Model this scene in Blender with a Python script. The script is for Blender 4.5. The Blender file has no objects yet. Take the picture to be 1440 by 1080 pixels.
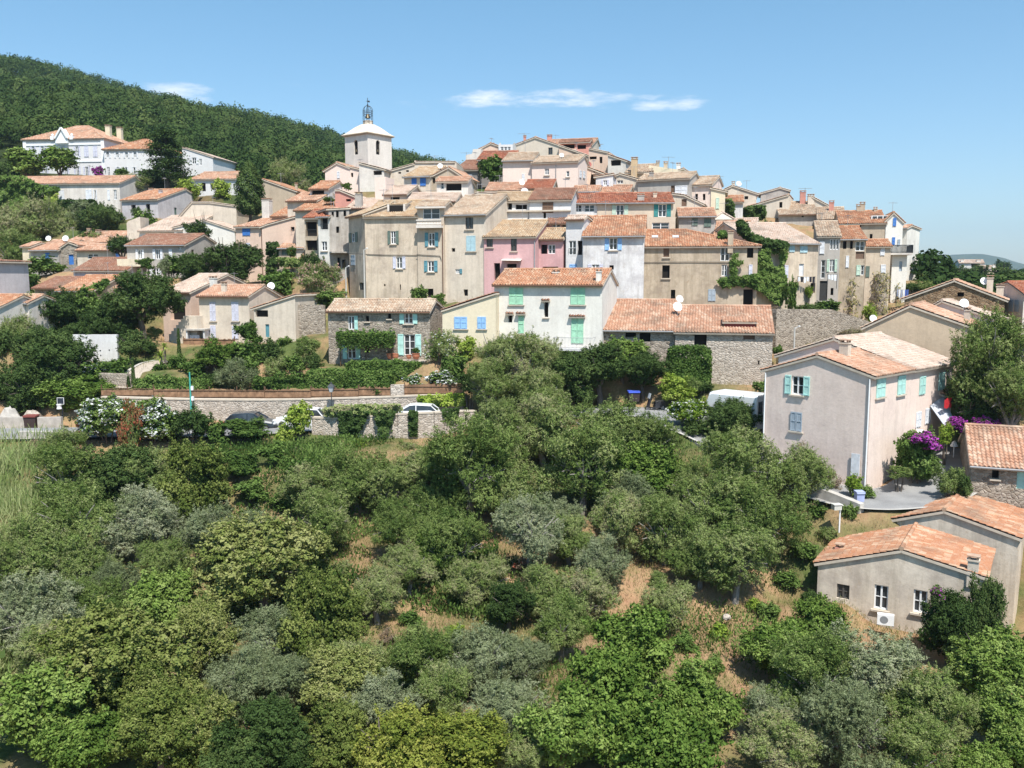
# A hillside village in the south of France, seen from a drone. Everything is built in metres:
# the camera stands at the origin and looks along +Y, slightly down.
import bpy, math, random
import numpy as np
from mathutils import Vector, Matrix
from mathutils.geometry import tessellate_polygon
R = math.radians
sc = bpy.context.scene
col = sc.collection
random.seed(7)
FOC = 1250.0                      # focal length in photograph pixels (1440 wide)
PITCH = math.atan(148 / FOC)
SUN_AZ, SUN_EL = 18.0, 59.0      # azimuth: to the right of the viewer's back

def ray(px, py):
    a, b = (px - 720) / FOC, (540 - py) / FOC
    c, s = math.cos(PITCH), math.sin(PITCH)
    v = Vector((a, c + b * s, -s + b * c))
    return v / v.y
def at(px, py, D):
    return ray(px, py) * D
def mpp(D):
    return D / FOC                # metres per photograph pixel at distance D

# ------------------------------------------------------------------ objects and meshes
def tag(o, label=None, cat=None, group=None, kind=None):
    if label: o['label'] = label
    if cat: o['category'] = cat
    if group: o['group'] = group
    if kind: o['kind'] = kind
    return o
def empty(name, loc, rz=0.0):
    o = bpy.data.objects.new(name, None)
    o.location = loc; o.rotation_euler = (0, 0, rz)
    o.empty_display_size = 0.2
    col.objects.link(o)
    return o
def link(name, me, parent=None):
    o = bpy.data.objects.new(name, me)
    col.objects.link(o)
    if parent: o.parent = parent
    return o

class MB:
    """collects polygons and links them as one mesh object"""
    def __init__(s): s.v = []; s.f = []; s.m = []; s.uv = []
    def poly(s, pts, mi=0, uv=(0, 0)):
        b = len(s.v); s.v += [tuple(p) for p in pts]
        s.f.append(tuple(range(b, b + len(pts)))); s.m.append(mi); s.uv.append(uv)
    def obox(s, c, ex, ey, ez, mi=0):
        c, ex, ey, ez = Vector(c), Vector(ex), Vector(ey), Vector(ez)
        b = len(s.v)
        for k in (-1, 1):
            for j in (-1, 1):
                for i in (-1, 1):
                    s.v.append(tuple(c + ex * i + ey * j + ez * k))
        for q in ((0, 2, 3, 1), (4, 5, 7, 6), (0, 1, 5, 4), (2, 6, 7, 3), (0, 4, 6, 2), (1, 3, 7, 5)):
            s.f.append(tuple(b + i for i in q)); s.m.append(mi); s.uv.append((0, 0))
    def box(s, lo, hi, mi=0):
        lo, hi = Vector(lo), Vector(hi); c = (lo + hi) / 2; h = (hi - lo) / 2
        s.obox(c, (h.x, 0, 0), (0, h.y, 0), (0, 0, h.z), mi)
    def tube(s, pts, rad, n=6, mi=0, cap=True, uvf=None):
        pts = [Vector(p) for p in pts]
        if not isinstance(rad, (list, tuple)): rad = [rad] * len(pts)
        b = len(s.v)
        for i, p in enumerate(pts):
            d = (pts[min(i + 1, len(pts) - 1)] - pts[max(i - 1, 0)]).normalized()
            a = d.cross(Vector((0.13, 0.31, 0.94)) if abs(d.z) < .9 else Vector((1, 0, 0))).normalized()
            c = d.cross(a)
            for k in range(n):
                t = 2 * math.pi * k / n
                s.v.append(tuple(p + (a * math.cos(t) + c * math.sin(t)) * rad[i]))
        for i in range(len(pts) - 1):
            for k in range(n):
                k2 = (k + 1) % n
                s.f.append((b + i * n + k, b + i * n + k2, b + (i + 1) * n + k2, b + (i + 1) * n + k))
                s.m.append(mi); s.uv.append(uvf(i) if uvf else (0, 0))
        if cap:
            e = b + (len(pts) - 1) * n
            s.f.append(tuple(b + k for k in range(n))); s.m.append(mi); s.uv.append((0, 0))
            s.f.append(tuple(e + k for k in range(n))); s.m.append(mi); s.uv.append((0, 0))
    def lathe(s, prof, c=(0, 0, 0), n=16, mi=0):
        c = Vector(c); b = len(s.v)
        for r, z in prof:
            for k in range(n):
                t = 2 * math.pi * k / n
                s.v.append((c.x + r * math.cos(t), c.y + r * math.sin(t), c.z + z))
        for i in range(len(prof) - 1):
            for k in range(n):
                k2 = (k + 1) % n
                s.f.append((b + i * n + k, b + i * n + k2, b + (i + 1) * n + k2, b + (i + 1) * n + k)); s.m.append(mi); s.uv.append((0, 0))
    def tess(s, outer, holes, fn, mi=0):
        """fill a flat polygon with holes; fn maps (a, z) to a 3-D point"""
        loops = [outer] + holes
        flat = [p for l in loops for p in l]
        tris = tessellate_polygon([[Vector((p[0], p[1], 0)) for p in l] for l in loops])
        b = len(s.v); s.v += [tuple(fn(*p)) for p in flat]
        for t in tris:
            s.f.append(tuple(b + i for i in t)); s.m.append(mi); s.uv.append((0, 0))
    def build(s, name, mats, parent=None, smooth=False):
        me = bpy.data.meshes.new(name)
        me.from_pydata(s.v, [], s.f)
        if not isinstance(mats, (list, tuple)): mats = [mats]
        for m in mats: me.materials.append(m)
        me.polygons.foreach_set('material_index', np.array(s.m, dtype=np.int32))
        if any(u != (0, 0) for u in s.uv):
            lay = me.uv_layers.new(name='UVMap')
            n = np.array([len(f) for f in s.f])
            lay.data.foreach_set('uv', np.repeat(np.array(s.uv, dtype=np.float32), n, axis=0).ravel())
        if smooth: me.polygons.foreach_set('use_smooth', np.ones(len(s.f), dtype=bool))
        me.update()
        return link(name, me, parent)

def np_mesh(name, V, Q, mats, tone=None, midx=None):
    me = bpy.data.meshes.new(name)
    V = np.ascontiguousarray(V, dtype=np.float32); Q = np.ascontiguousarray(Q, dtype=np.int32)
    n, k = Q.shape
    me.vertices.add(len(V)); me.vertices.foreach_set('co', V.ravel())
    me.loops.add(n * k); me.loops.foreach_set('vertex_index', Q.ravel())
    me.polygons.add(n); me.polygons.foreach_set('loop_start', np.arange(0, n * k, k, dtype=np.int32))
    for m in (mats if isinstance(mats, (list, tuple)) else [mats]): me.materials.append(m)
    if midx is not None: me.polygons.foreach_set('material_index', midx.astype(np.int32))
    me.update(calc_edges=True)
    if tone is not None:
        a = me.attributes.new('tone', 'FLOAT', 'FACE'); a.data.foreach_set('value', tone.astype(np.float32))
    return me

# ------------------------------------------------------------------ materials
MATS = {}
def nmat(name):
    m = bpy.data.materials.new(name); m.use_nodes = True
    nt = m.node_tree; nt.nodes.clear()
    out = nt.nodes.new('ShaderNodeOutputMaterial')
    return m, nt, out
def N(nt, t, **kw):
    n = nt.nodes.new('ShaderNode' + t)
    for k, v in kw.items():
        if k.startswith('i_'):
            key = k[2:]; n.inputs[int(key) if key.isdigit() else key].default_value = v
        else: setattr(n, k, v)
    return n
def ramp(nt, fac, stops, interp='LINEAR'):
    n = nt.nodes.new('ShaderNodeValToRGB'); n.color_ramp.interpolation = interp
    e = n.color_ramp.elements
    while len(e) < len(stops): e.new(0.5)
    for i, (p, c) in enumerate(stops):
        e[i].position = p; e[i].color = (*c, 1) if len(c) == 3 else c
    nt.links.new(fac, n.inputs[0])
    return n.outputs[0]
def mixc(nt, fac, a, b, mode='MIX'):
    n = nt.nodes.new('ShaderNodeMix'); n.data_type = 'RGBA'; n.blend_type = mode
    for idx, v in ((0, fac), (6, a), (7, b)):
        if hasattr(v, 'is_linked') or isinstance(v, bpy.types.NodeSocket): nt.links.new(v, n.inputs[idx])
        else: n.inputs[idx].default_value = v if idx == 0 else (*v, 1)
    return n.outputs[2]
def noise(nt, vec, scale, detail=4, rough=0.55, out=0):
    n = N(nt, 'TexNoise', i_Scale=scale, i_Detail=detail, i_Roughness=rough)
    nt.links.new(vec, n.inputs['Vector']); return n.outputs[out]
def mapping(nt, vec, scale):
    n = N(nt, 'Mapping'); n.inputs['Scale'].default_value = scale
    nt.links.new(vec, n.inputs['Vector']); return n.outputs[0]
def pos(nt): return N(nt, 'NewGeometry').outputs['Position']
def bump(nt, h, dist, strength=1.0):
    n = N(nt, 'Bump', i_Distance=dist, i_Strength=strength); nt.links.new(h, n.inputs['Height']); return n.outputs[0]
def princ(nt, out, color, rough=0.9, normal=None, spec=0.25, metal=0.0):
    p = N(nt, 'BsdfPrincipled', i_Roughness=rough, i_Metallic=metal)
    p.inputs['Specular IOR Level'].default_value = spec
    if isinstance(color, bpy.types.NodeSocket): nt.links.new(color, p.inputs['Base Color'])
    else: p.inputs['Base Color'].default_value = (*color, 1)
    if normal: nt.links.new(normal, p.inputs['Normal'])
    nt.links.new(p.outputs[0], out.inputs[0]); return p

def plain(name, c, rough=0.6, spec=0.3, metal=0.0, var=0.12):
    key = ('plain', name)
    if key in MATS: return MATS[key]
    m, nt, out = nmat(name)
    P = pos(nt)
    n = noise(nt, P, 2.3, 5)
    cc = ramp(nt, n, [(0.3, tuple(x * (1 - var) for x in c)), (0.7, tuple(min(1, x * (1 + var)) for x in c))])
    princ(nt, out, cc, rough, spec=spec, metal=metal)
    MATS[key] = m; return m

WALLC = dict(
    white=(0.77, 0.735, 0.675), chalk=(0.70, 0.685, 0.68), camel=(0.64, 0.50, 0.36), cream=(0.76, 0.66, 0.49), tan=(0.50, 0.41, 0.31),
    grey=(0.47, 0.43, 0.39), beige=(0.62, 0.515, 0.405), sand=(0.67, 0.58, 0.48), peach=(0.72, 0.53, 0.42), pink=(0.66, 0.40, 0.40),
    rose=(0.81, 0.66, 0.58), lilac=(0.56, 0.52, 0.53), salmon=(0.62, 0.30, 0.24), dark=(0.27, 0.255, 0.25),
    pale=(0.72, 0.66, 0.60), ochre=(0.58, 0.43, 0.27))
def wallmat(key, wear=0.5):
    k = ('wall', key, wear)
    if k in MATS: return MATS[k]
    c = WALLC[key]
    m, nt, out = nmat('render_' + key)
    P = pos(nt)
    big = noise(nt, P, 0.55, 6, 0.65)
    fine = noise(nt, P, 5.0, 6, 0.7)
    streak = noise(nt, mapping(nt, P, (2.2, 2.2, 0.22)), 1.0, 5, 0.65)
    c0 = ramp(nt, big, [(0.34, tuple(x * y for x, y in zip(c, (1 - .36 * wear, 1 - .38 * wear, 1 - .36 * wear)))), (0.52, c), (0.72, tuple(min(.85, x * (1 + 0.16 * wear)) for x in c))])
    dirt = tuple(x * y for x, y in zip(c, (0.52, 0.50, 0.46)))
    f1 = ramp(nt, streak, [(0.45, (0, 0, 0)), (0.70, (min(1, wear * .72),) * 3)])
    c1 = mixc(nt, f1, c0, dirt)
    patch = noise(nt, P, 1.3, 3, 0.5)
    f2 = ramp(nt, patch, [(0.60, (0, 0, 0)), (0.66, (wear * .35,) * 3)])
    c1 = mixc(nt, f2, c1, tuple(min(.85, x * 1.14 + .02) for x in c))
    crack = noise(nt, mapping(nt, P, (1.0, 1.0, .8)), 2.4, 8, .75)
    f3 = ramp(nt, crack, [(0.56, (0, 0, 0)), (0.64, (wear * .75,) * 3)])
    c1 = mixc(nt, f3, c1, tuple(x * y for x, y in zip(c, (.70, .64, .58))))
    c2 = mixc(nt, 0.16, c1, ramp(nt, fine, [(0.3, (0.25, .25, .25)), (0.7, (1, 1, 1))]), 'MULTIPLY')
    princ(nt, out, c2, 0.93, bump(nt, fine, 0.03, 0.5), 0.15)
    MATS[k] = m; return m

def stonemat(key='stone'):
    k = ('stone', key)
    if k in MATS: return MATS[k]
    pal = {'stone': [(0.18, .15, .12), (0.38, .32, .26), (0.50, .43, .36), (0.32, .26, .20)],
           'pale': [(0.32, .27, .225), (0.54, .46, .385), (0.64, .565, .49), (0.43, .355, .29)],
           'brown': [(0.13, .08, .05), (0.29, .18, .10), (0.40, .28, .18), (0.22, .14, .09)]}[key]
    m, nt, out = nmat('masonry_' + key)
    P = pos(nt)
    w = noise(nt, P, 1.6, 3)
    wv = N(nt, 'Mix', data_type='VECTOR'); wv.inputs[0].default_value = 0.12
    nn = N(nt, 'TexNoise', i_Scale=2.5); nt.links.new(P, nn.inputs['Vector'])
    nt.links.new(P, wv.inputs[4]); nt.links.new(nn.outputs['Color'], wv.inputs[5])
    mp = mapping(nt, wv.outputs[1], (3.9, 3.9, 6.4))
    v1 = N(nt, 'TexVoronoi', i_Scale=1.0); nt.links.new(mp, v1.inputs['Vector'])
    v2 = N(nt, 'TexVoronoi', feature='DISTANCE_TO_EDGE', i_Scale=1.0); nt.links.new(mp, v2.inputs['Vector'])
    sep = N(nt, 'SeparateColor'); nt.links.new(v1.outputs['Color'], sep.inputs[0])
    cc = ramp(nt, sep.outputs[0], [(0.0, pal[0]), (0.35, pal[1]), (0.7, pal[2]), (1.0, pal[3])])
    mort = ramp(nt, v2.outputs['Distance'], [(0.03, (1, 1, 1)), (0.10, (0, 0, 0))])
    c1 = mixc(nt, mort, cc, tuple(x * .95 for x in pal[2]))
    f = noise(nt, P, 9.0, 4)
    c2 = mixc(nt, 0.4, c1, ramp(nt, f, [(0.3, (0.45, .45, .45)), (0.7, (1, 1, 1))]), 'MULTIPLY')
    c3 = mixc(nt, ramp(nt, w, [(0.45, (0, 0, 0)), (0.7, (.5, .5, .5))]), c2, tuple(x * .6 for x in pal[1]))
    h = ramp(nt, v2.outputs['Distance'], [(0.0, (0, 0, 0)), (0.16, (1, 1, 1))])
    princ(nt, out, c3, 0.95, bump(nt, h, 0.06, 0.8), 0.1)
    MATS[k] = m; return m

ROOFC = dict(
    orange=[(0.36, .16, .085), (0.52, .25, .14), (0.63, .41, .27), (0.45, .20, .11), (0.70, .55, .42)],
    red=[(0.36, .12, .065), (0.45, .17, .095), (0.52, .24, .15), (0.32, .10, .06), (0.56, .36, .26)],
    pink=[(0.42, .205, .13), (0.57, .325, .215), (0.66, .46, .335), (0.48, .25, .16), (0.70, .56, .44)],
    cream=[(0.36, .25, .17), (0.58, .46, .35), (0.66, .56, .44), (0.46, .30, .20), (0.26, .20, .16)],
    ochre=[(0.38, .25, .15), (0.55, .41, .27), (0.63, .52, .38), (0.46, .29, .17), (0.28, .20, .14)],
    brown=[(0.25, .11, .07), (0.34, .17, .11), (0.42, .25, .18), (0.30, .14, .09), (0.46, .34, .27)],
    pale=[(0.54, .38, .29), (0.64, .50, .41), (0.70, .60, .51), (0.58, .42, .33), (0.48, .36, .29)])
def roofmat(key):
    k = ('roof', key)
    if k in MATS: return MATS[k]
    pal = [tuple(x * .80 for x in c) for c in ROOFC[key]]
    m, nt, out = nmat('clay_tiles_' + key)
    uv = N(nt, 'UVMap', uv_map='UVMap').outputs[0]
    wn = N(nt, 'TexWhiteNoise', noise_dimensions='2D'); nt.links.new(uv, wn.inputs['Vector'])
    P = pos(nt)
    big = noise(nt, P, 0.9, 5, 0.6)
    add = N(nt, 'Math', operation='MULTIPLY_ADD', i_1=0.5, i_2=0.0); nt.links.new(wn.outputs['Value'], add.inputs[0])
    add2 = N(nt, 'Math', operation='MULTIPLY_ADD', i_1=0.8); nt.links.new(big, add2.inputs[0]); nt.links.new(add.outputs[0], add2.inputs[2])
    sub = N(nt, 'Math', operation='SUBTRACT', i_1=0.14, use_clamp=True); nt.links.new(add2.outputs[0], sub.inputs[0])
    cc = ramp(nt, sub.outputs[0], [(0.05, pal[0]), (0.3, pal[1]), (0.5, pal[3]), (0.72, pal[2]), (0.95, pal[4])])
    f = noise(nt, P, 6.0, 5, 0.7)
    lich = ramp(nt, f, [(0.54, (0, 0, 0)), (0.68, (.55, .55, .55))])
    c1 = mixc(nt, lich, cc, tuple(.55 * x + .12 for x in pal[4]))
    soot = noise(nt, P, 0.5, 4, .6)
    c2 = mixc(nt, ramp(nt, soot, [(0.50, (0, 0, 0)), (0.70, (.6, .6, .6))]), c1, (0.17, .13, .10))
    princ(nt, out, c2, 0.9, bump(nt, f, 0.02, 0.5), 0.15)
    MATS[k] = m; return m

SHUT = dict(m=(0.38, .68, .48), t=(0.12, .30, .36), b=(0.30, .52, .84), B=(0.06, .20, .55), g=(0.52, .66, .54),
            G=(0.13, .18, .15), w=(0.74, .75, .78), n=(0.17, .10, .065), y=(0.36, .42, .48), l=(0.62, .62, .72),
            T=(0.03, .22, .22), a=(0.46, .74, .68), s=(0.44, .62, .68), r=(0.42, .05, .05), k=(0.03, .03, .03), c=(0.7, .64, .55))
def shutmat(k):
    key = ('shut', k)
    if key in MATS: return MATS[key]
    c = SHUT[k]
    m, nt, out = nmat('painted_wood')
    P = pos(nt)
    w = N(nt, 'TexWave', bands_direction='Z', i_Scale=4.5, i_Distortion=0.3, i_Detail=1.0); nt.links.new(P, w.inputs['Vector'])
    n = noise(nt, P, 3.0, 4)
    cc = ramp(nt, n, [(0.3, tuple(x * .82 for x in c)), (0.7, tuple(min(1, x * 1.08) for x in c))])
    princ(nt, out, cc, 0.55, bump(nt, w.outputs['Fac'], 0.02, 0.6), 0.3)
    MATS[key] = m; return m
def glassmat():
    if 'glass' in MATS: return MATS['glass']
    m, nt, out = nmat('window_glass')
    n = noise(nt, pos(nt), 0.8, 2)
    cc = ramp(nt, n, [(0.35, (0.012, .014, .017)), (0.65, (0.05, .06, .07))])
    princ(nt, out, cc, 0.08, spec=0.6)
    MATS['glass'] = m; return m
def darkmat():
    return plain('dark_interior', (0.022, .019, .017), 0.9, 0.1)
def mortar(): return plain('lime_mortar', (0.52, .45, .37), 0.95, 0.1)
def metal(): return plain('dark_iron', (0.04, .045, .05), 0.5, 0.4)
def zinc(): return plain('zinc_pipe', (0.30, .30, .31), 0.45, 0.5)
def whitepaint(): return plain('white_paint', (0.80, .80, .80), 0.4, 0.4, var=0.04)

# ------------------------------------------------------------------ clay tile roof slopes
RNG = np.random.default_rng(5)
def slope(mb, O, eu, Lu, ev, Lv, poly=None, fine=True):
    """canal tiles on the slope O + s*eu + t*ev (t uphill); poly clips it in (s, t); slot 0 tiles, slot 1 mortar"""
    O, eu, ev = (np.array(a, float) for a in (O, eu, ev))
    eu /= np.linalg.norm(eu); ev /= np.linalg.norm(ev)
    n = np.cross(eu, ev)
    if n[2] < 0: n = -n
    pw = 0.25
    nc = max(3, int(round(Lu / pw))); K = 6 if fine else 4
    nu = nc * K + 1
    us = np.linspace(0, Lu, nu); ph = (np.arange(nu) % K) / K
    hp = np.where(ph < .65, .06 * np.sin(np.pi * ph / .65), -.03 * np.sin(np.pi * (ph - .65) / .35))
    nr = max(2, int(round(Lv / 0.36)))
    colj = np.minimum(np.arange(nu) // K, nc - 1)
    lines = [(-0.0, hp - .05, 0)]
    wob = np.interp(us, np.linspace(0, Lu, 6), RNG.normal(0, .018, 6))
    for r in range(nr):
        jit = RNG.uniform(0, .014, nc)[colj]; sl = RNG.uniform(-.03, .03, nc)[colj]
        sag = wob * math.sin(math.pi * (r + .5) / nr)
        lines.append((r / nr * Lv + (sl if r else sl * .6), hp + .036 + jit + sag, r))
        lines.append((np.full(nu, (r + 1) / nr * Lv), hp + jit + sag, r))
    b = len(mb.v)
    V = np.concatenate([O + us[:, None] * eu + np.broadcast_to(t, (nu,))[:, None] * ev + (h + .10)[:, None] * n for t, h, r in lines])
    nl = len(lines)
    i, j = np.meshgrid(np.arange(nl - 1), np.arange(nu - 1), indexing='ij')
    a = (i * nu + j).ravel()
    Q = np.stack([a, a + 1, a + nu + 1, a + nu], 1)
    rows = np.array([l[2] for l in lines[1:]])[i.ravel()]
    cols = (j.ravel() // K)
    if poly is not None:
        s = us[j.ravel()] + .5 * Lu / (nu - 1); t = (rows + .5) / nr * Lv
        keep = np.ones(len(Q), bool)
        m = len(poly)
        for k in range(m):
            (x0, y0), (x1, y1) = poly[k], poly[(k + 1) % m]
            keep &= (x1 - x0) * (t - y0) - (y1 - y0) * (s - x0) >= -.12 * math.hypot(x1 - x0, y1 - y0)
        Q, rows, cols = Q[keep], rows[keep], cols[keep]
    off = RNG.integers(0, 900, 2)
    mb.v += V.tolist(); mb.f += (Q + b).tolist(); mb.m += [0] * len(Q)
    mb.uv += list(zip((cols + off[0] + .37).tolist(), (rows + off[1] + .41).tolist()))
    # the slab below
    pl = poly or [(0, 0), (Lu, 0), (Lu, Lv), (0, Lv)]
    lo, hi = [], []
    for s, t in pl:
        p = O + s * eu + t * ev
        lo.append(p - .10 * n); hi.append(p + .03 * n)
    mb.poly(lo[::-1], 1); mb.poly(hi, 1)
    for k in range(len(pl)):
        k2 = (k + 1) % len(pl); mb.poly([lo[k], lo[k2], hi[k2], hi[k]], 1)
def ridge(mb, a, b, r=.13):
    a, b = Vector(a), Vector(b); L = (b - a).length; n = max(2, int(L / .4)); o = random.randint(0, 900)
    mb.tube([a.lerp(b, i / n) for i in range(n + 1)], [r + .012 * (i % 2) for i in range(n + 1)], 6, 0, True, lambda i: (o + .37, o + i + .41))
# ------------------------------------------------------------------ houses
CTRL = []            # terrain control points (x, y, z)
VILLAGE = 'houses of the hill village'
class House: pass

def house(label, x, D, b, e=None, r=None, top=None, dep=None, rd=None, p=.32, roof='orange', wall='beige', w='', c='', d='',
          ov=.32, hip=(0, 0), name='house', low=5.0, wear=.5, stone=None, group=VILLAGE, parts=None, roofless=False, ctrl=True, parapet=False, backp=True):
    H = House()
    D0, D1 = D if isinstance(D, tuple) else (D, D)
    yl = top[0][1] if top else e
    A = at(x[0], yl, D0); B = at(x[1], top[-1][1] if top else e, D1)
    u = Vector((B.x - A.x, B.y - A.y, 0)); W = u.length; u.normalize()
    v = Vector((-u.y, u.x, 0))
    zb = at((x[0] + x[1]) / 2, b, (D0 + D1) / 2).z
    root = empty(name, (A.x, A.y, zb), math.atan2(u.y, u.x))
    tag(root, label, name.replace('_', ' ') if name != 'house' else 'house', group)
    def loc(P): q = P - Vector((A.x, A.y, zb)); return Vector((q.dot(u), q.dot(v), q.z))
    def locd(d_): return Vector((d_.dot(u), d_.dot(v), d_.z))
    C = loc(Vector((0, 0, 0)))
    def hit(px, py, P0, n):
        rl = locd(ray(px, py)); t = (Vector(P0) - C).dot(n) / rl.dot(n)
        return C + rl * t
    H.__dict__.update(root=root, W=W, zb=zb, A=A, u=u, v=v, loc=loc, hit=hit, C=C, locd=locd)
    slopes = []
    rm = MB()
    wm = wallmat(wall, wear) if not stone else stonemat(stone)
    if top:
        P = [hit(px, py, (0, 0, 0), Vector((0, 1, 0))) for px, py in top]
        P = [(q.x, q.z) for q in P]; P[0] = (0.0, P[0][1]); P[-1] = (W, P[-1][1])
        dep = dep or 7.0
        zl, zr = P[0][1], P[-1][1]
        front = [(0, -low), (W, -low)] + P[::-1]
        sideL = [(0, -low), (dep, -low), (dep, zl), (0, zl)]
        sideR = [(0, -low), (dep, -low), (dep, zr), (0, zr)]
        if not roofless:
            rk = .14
            for k in range(len(P) - 1):
                (a0, z0), (a1, z1) = P[k], P[k + 1]
                L = math.hypot(a1 - a0, z1 - z0)
                if abs(a1 - a0) < .3: continue
                if z1 >= z0: lo_, hi_, first = (a0, z0), (a1, z1), k == 0
                else: lo_, hi_, first = (a1, z1), (a0, z0), k == len(P) - 2
                dx, dz = (hi_[0] - lo_[0]) / L, (hi_[1] - lo_[1]) / L
                ext = ov if first else 0
                ehi = ov * .5 if len(P) == 2 else 0
                O = (lo_[0] - dx * ext, -rk, lo_[1] - dz * ext)
                slopes.append((O, (0, 1, 0), dep + 2 * rk, (dx, 0, dz), L + ext + ehi, None))
            H.zE = min(zl, zr)
            for k in range(1, len(P) - 1):
                if P[k][1] > P[k - 1][1] and P[k][1] >= P[k + 1][1]:
                    ridge(rm, (P[k][0], -.14, P[k][1] + .13), (P[k][0], dep + .14, P[k][1] + .13))
        H.zr = max(q[1] for q in P)
    else:
        zE = A.z - zb
        if r is not None:
            kk = hit((x[0] + x[1]) / 2, r, (0, 0, 0), Vector((0, 1, 0)))
            if rd is None:
                # the distance at which a slope of pitch p meets the ray through the ridge pixel
                rl = locd(ray((x[0] + x[1]) / 2, r)); k_ = rl.z / rl.y
                rd = (kk.z - zE) / max(.06, p - k_)
                rd = min(max(rd, 1.2), 9.0)
            zR = hit((x[0] + x[1]) / 2, r, (0, rd, 0), Vector((0, 1, 0))).z
        else:
            rd = rd or (dep or 7) / 2; zR = zE + p * rd
        pp = (zR - zE) / rd
        if pp < .1 or pp > .75: print('PITCH', label[:40], round(pp, 2), 'rd', round(rd, 2))
        if dep is None: dep = 2 * rd
        if dep < rd: dep = rd
        pb = pp if dep - rd > .3 else 0
        if dep - rd > 1.7 * rd: pb = pp * rd / (dep - rd)
        zEb = zR - pb * (dep - rd)
        front = [(0, -low), (W, -low), (W, zE), (0, zE)]
        if hip[0]: sideL = [(0, -low), (dep, -low), (dep, zE), (0, zE)]
        else: sideL = [(0, -low), (dep, -low), (dep, zEb)] + ([(rd, zR)] if dep - rd > .05 else []) + [(0, zE)]
        if hip[1]: sideR = [(0, -low), (dep, -low), (dep, zE), (0, zE)]
        else: sideR = [(0, -low), (dep, -low), (dep, zEb)] + ([(rd, zR)] if dep - rd > .05 else []) + [(0, zE)]
        if not roofless:
            rk0 = ov if hip[0] else .14; rk1 = ov if hip[1] else .14
            Lv = (rd + ov) * math.hypot(1, pp); Lu = W + rk0 + rk1
            def cl(h0, h1, L, Lv_):
                return [(0, 0), (L, 0), (L - h1, Lv_), (h0, Lv_)] if (h0 or h1) else None
            a0 = hip[0] + rk0 if hip[0] else 0; a1 = hip[1] + rk1 if hip[1] else 0
            slopes.append(((-rk0, -ov, zE - ov * pp), (1, 0, 0), Lu, (0, 1, pp), Lv, cl(a0, a1, Lu, Lv)))
            if pb:
                Lb = (dep - rd + ov) * math.hypot(1, pb)
                slopes.append(((W + rk1, dep + ov, zEb - ov * pb), (-1, 0, 0), Lu, (0, -1, pb), Lb, cl(a1, a0, Lu, Lb)))
            for s_, hh in ((0, hip[0]), (1, hip[1])):
                if not hh: continue
                ph_ = (zR - zE) / hh; Lh = (hh + ov) * math.hypot(1, ph_); Ld = dep + 2 * ov
                if s_ == 0: slopes.append(((-ov, dep + ov, zE - ov * ph_), (0, -1, 0), Ld, (1, 0, ph_), Lh, [(0, 0), (Ld, 0), (dep + ov - rd, Lh)]))
                else: slopes.append(((W + ov, -ov, zE - ov * ph_), (0, 1, 0), Ld, (-1, 0, ph_), Lh, [(0, 0), (Ld, 0), (rd + ov, Lh)]))
                xx = 0 if s_ == 0 else W; sg = 1 if s_ == 0 else -1
                for yy in (-ov, dep + ov):
                    ridge(rm, (xx - sg * ov, yy, zE - ov * pp + .12), (xx + sg * hh, rd, zR + .12), .11)
            ridge(rm, (-.14 + hip[0], rd, zR + .12), (W + .14 - hip[1], rd, zR + .12))
        H.zE, H.zr, H.rd = zE, zR, rd
    H.dep = dep; H.slopes = slopes
    if not roofless:
        for (O, eu, Lu, ev, Lv, poly) in slopes: slope(rm, O, eu, Lu, ev, Lv, poly, fine=D0 < 112)
        rm.build('roof', [roofmat(roof), mortar()], root)
    # ---- walls with real openings
    walls = {'f': (front, Vector((0, 0, 0)), Vector((1, 0, 0)), Vector((0, -1, 0)), W),
             'r': (sideR, Vector((W, 0, 0)), Vector((0, 1, 0)), Vector((1, 0, 0)), dep),
             'l': (sideL, Vector((0, 0, 0)), Vector((0, 1, 0)), Vector((-1, 0, 0)), dep)}
    holes = {'f': [], 'r': [], 'l': []}
    wb = MB()
    H.walls = walls
    for spec in [s_ for s_ in w.replace('\n', ' ').split(';') if s_.strip()]:
        q = [t.strip() for t in spec.split(',')]
        sd, code = q[0], q[5]
        cx, cy, ww, hh = map(float, q[1:5])
        pol, P0, E, n, L = walls[sd]
        p1 = hit(cx - ww / 2, cy - hh / 2, P0, n); p2 = hit(cx + ww / 2, cy + hh / 2, P0, n)
        pc = hit(cx, cy, P0, n)
        a0, a1 = sorted(((p1 - P0).dot(E), (p2 - P0).dot(E)))
        hz = abs(hit(cx, cy - hh / 2, P0, n).z - hit(cx, cy + hh / 2, P0, n).z)
        z0, z1 = pc.z - hz / 2, pc.z + hz / 2
        a0 = max(a0, .06); a1 = min(a1, L - .06)
        if a1 - a0 < .12: print('WIN off wall', label[:30], spec); continue
        z1 = min(z1, (H.zE if not top and sd == 'f' else H.zr) - .1) if not roofless else z1
        hole = window(root, P0, E, n, a0, a1, z0, z1, code)
        if hole:
            holes[sd].append(hole)
            dd = hole[4]
            h4 = [(hole[0], hole[2]), (hole[1], hole[2]), (hole[1], hole[3]), (hole[0], hole[3])]
            for k in range(4):
                (b0, y0), (b1, y1) = h4[k], h4[(k + 1) % 4]
                wb.poly([P0 + E * b0 + Vector((0, 0, y0)), P0 + E * b1 + Vector((0, 0, y1)),
                         P0 + E * b1 + Vector((0, 0, y1)) - n * dd, P0 + E * b0 + Vector((0, 0, y0)) - n * dd])
    for sd in 'frl':
        pol, P0, E, n, L = walls[sd]
        hs = [[(h[0], h[2]), (h[1], h[2]), (h[1], h[3]), (h[0], h[3])] for h in holes[sd]]
        wb.tess(pol, hs, lambda a, z, P0=P0, E=E: P0 + E * a + Vector((0, 0, z)))
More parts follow.
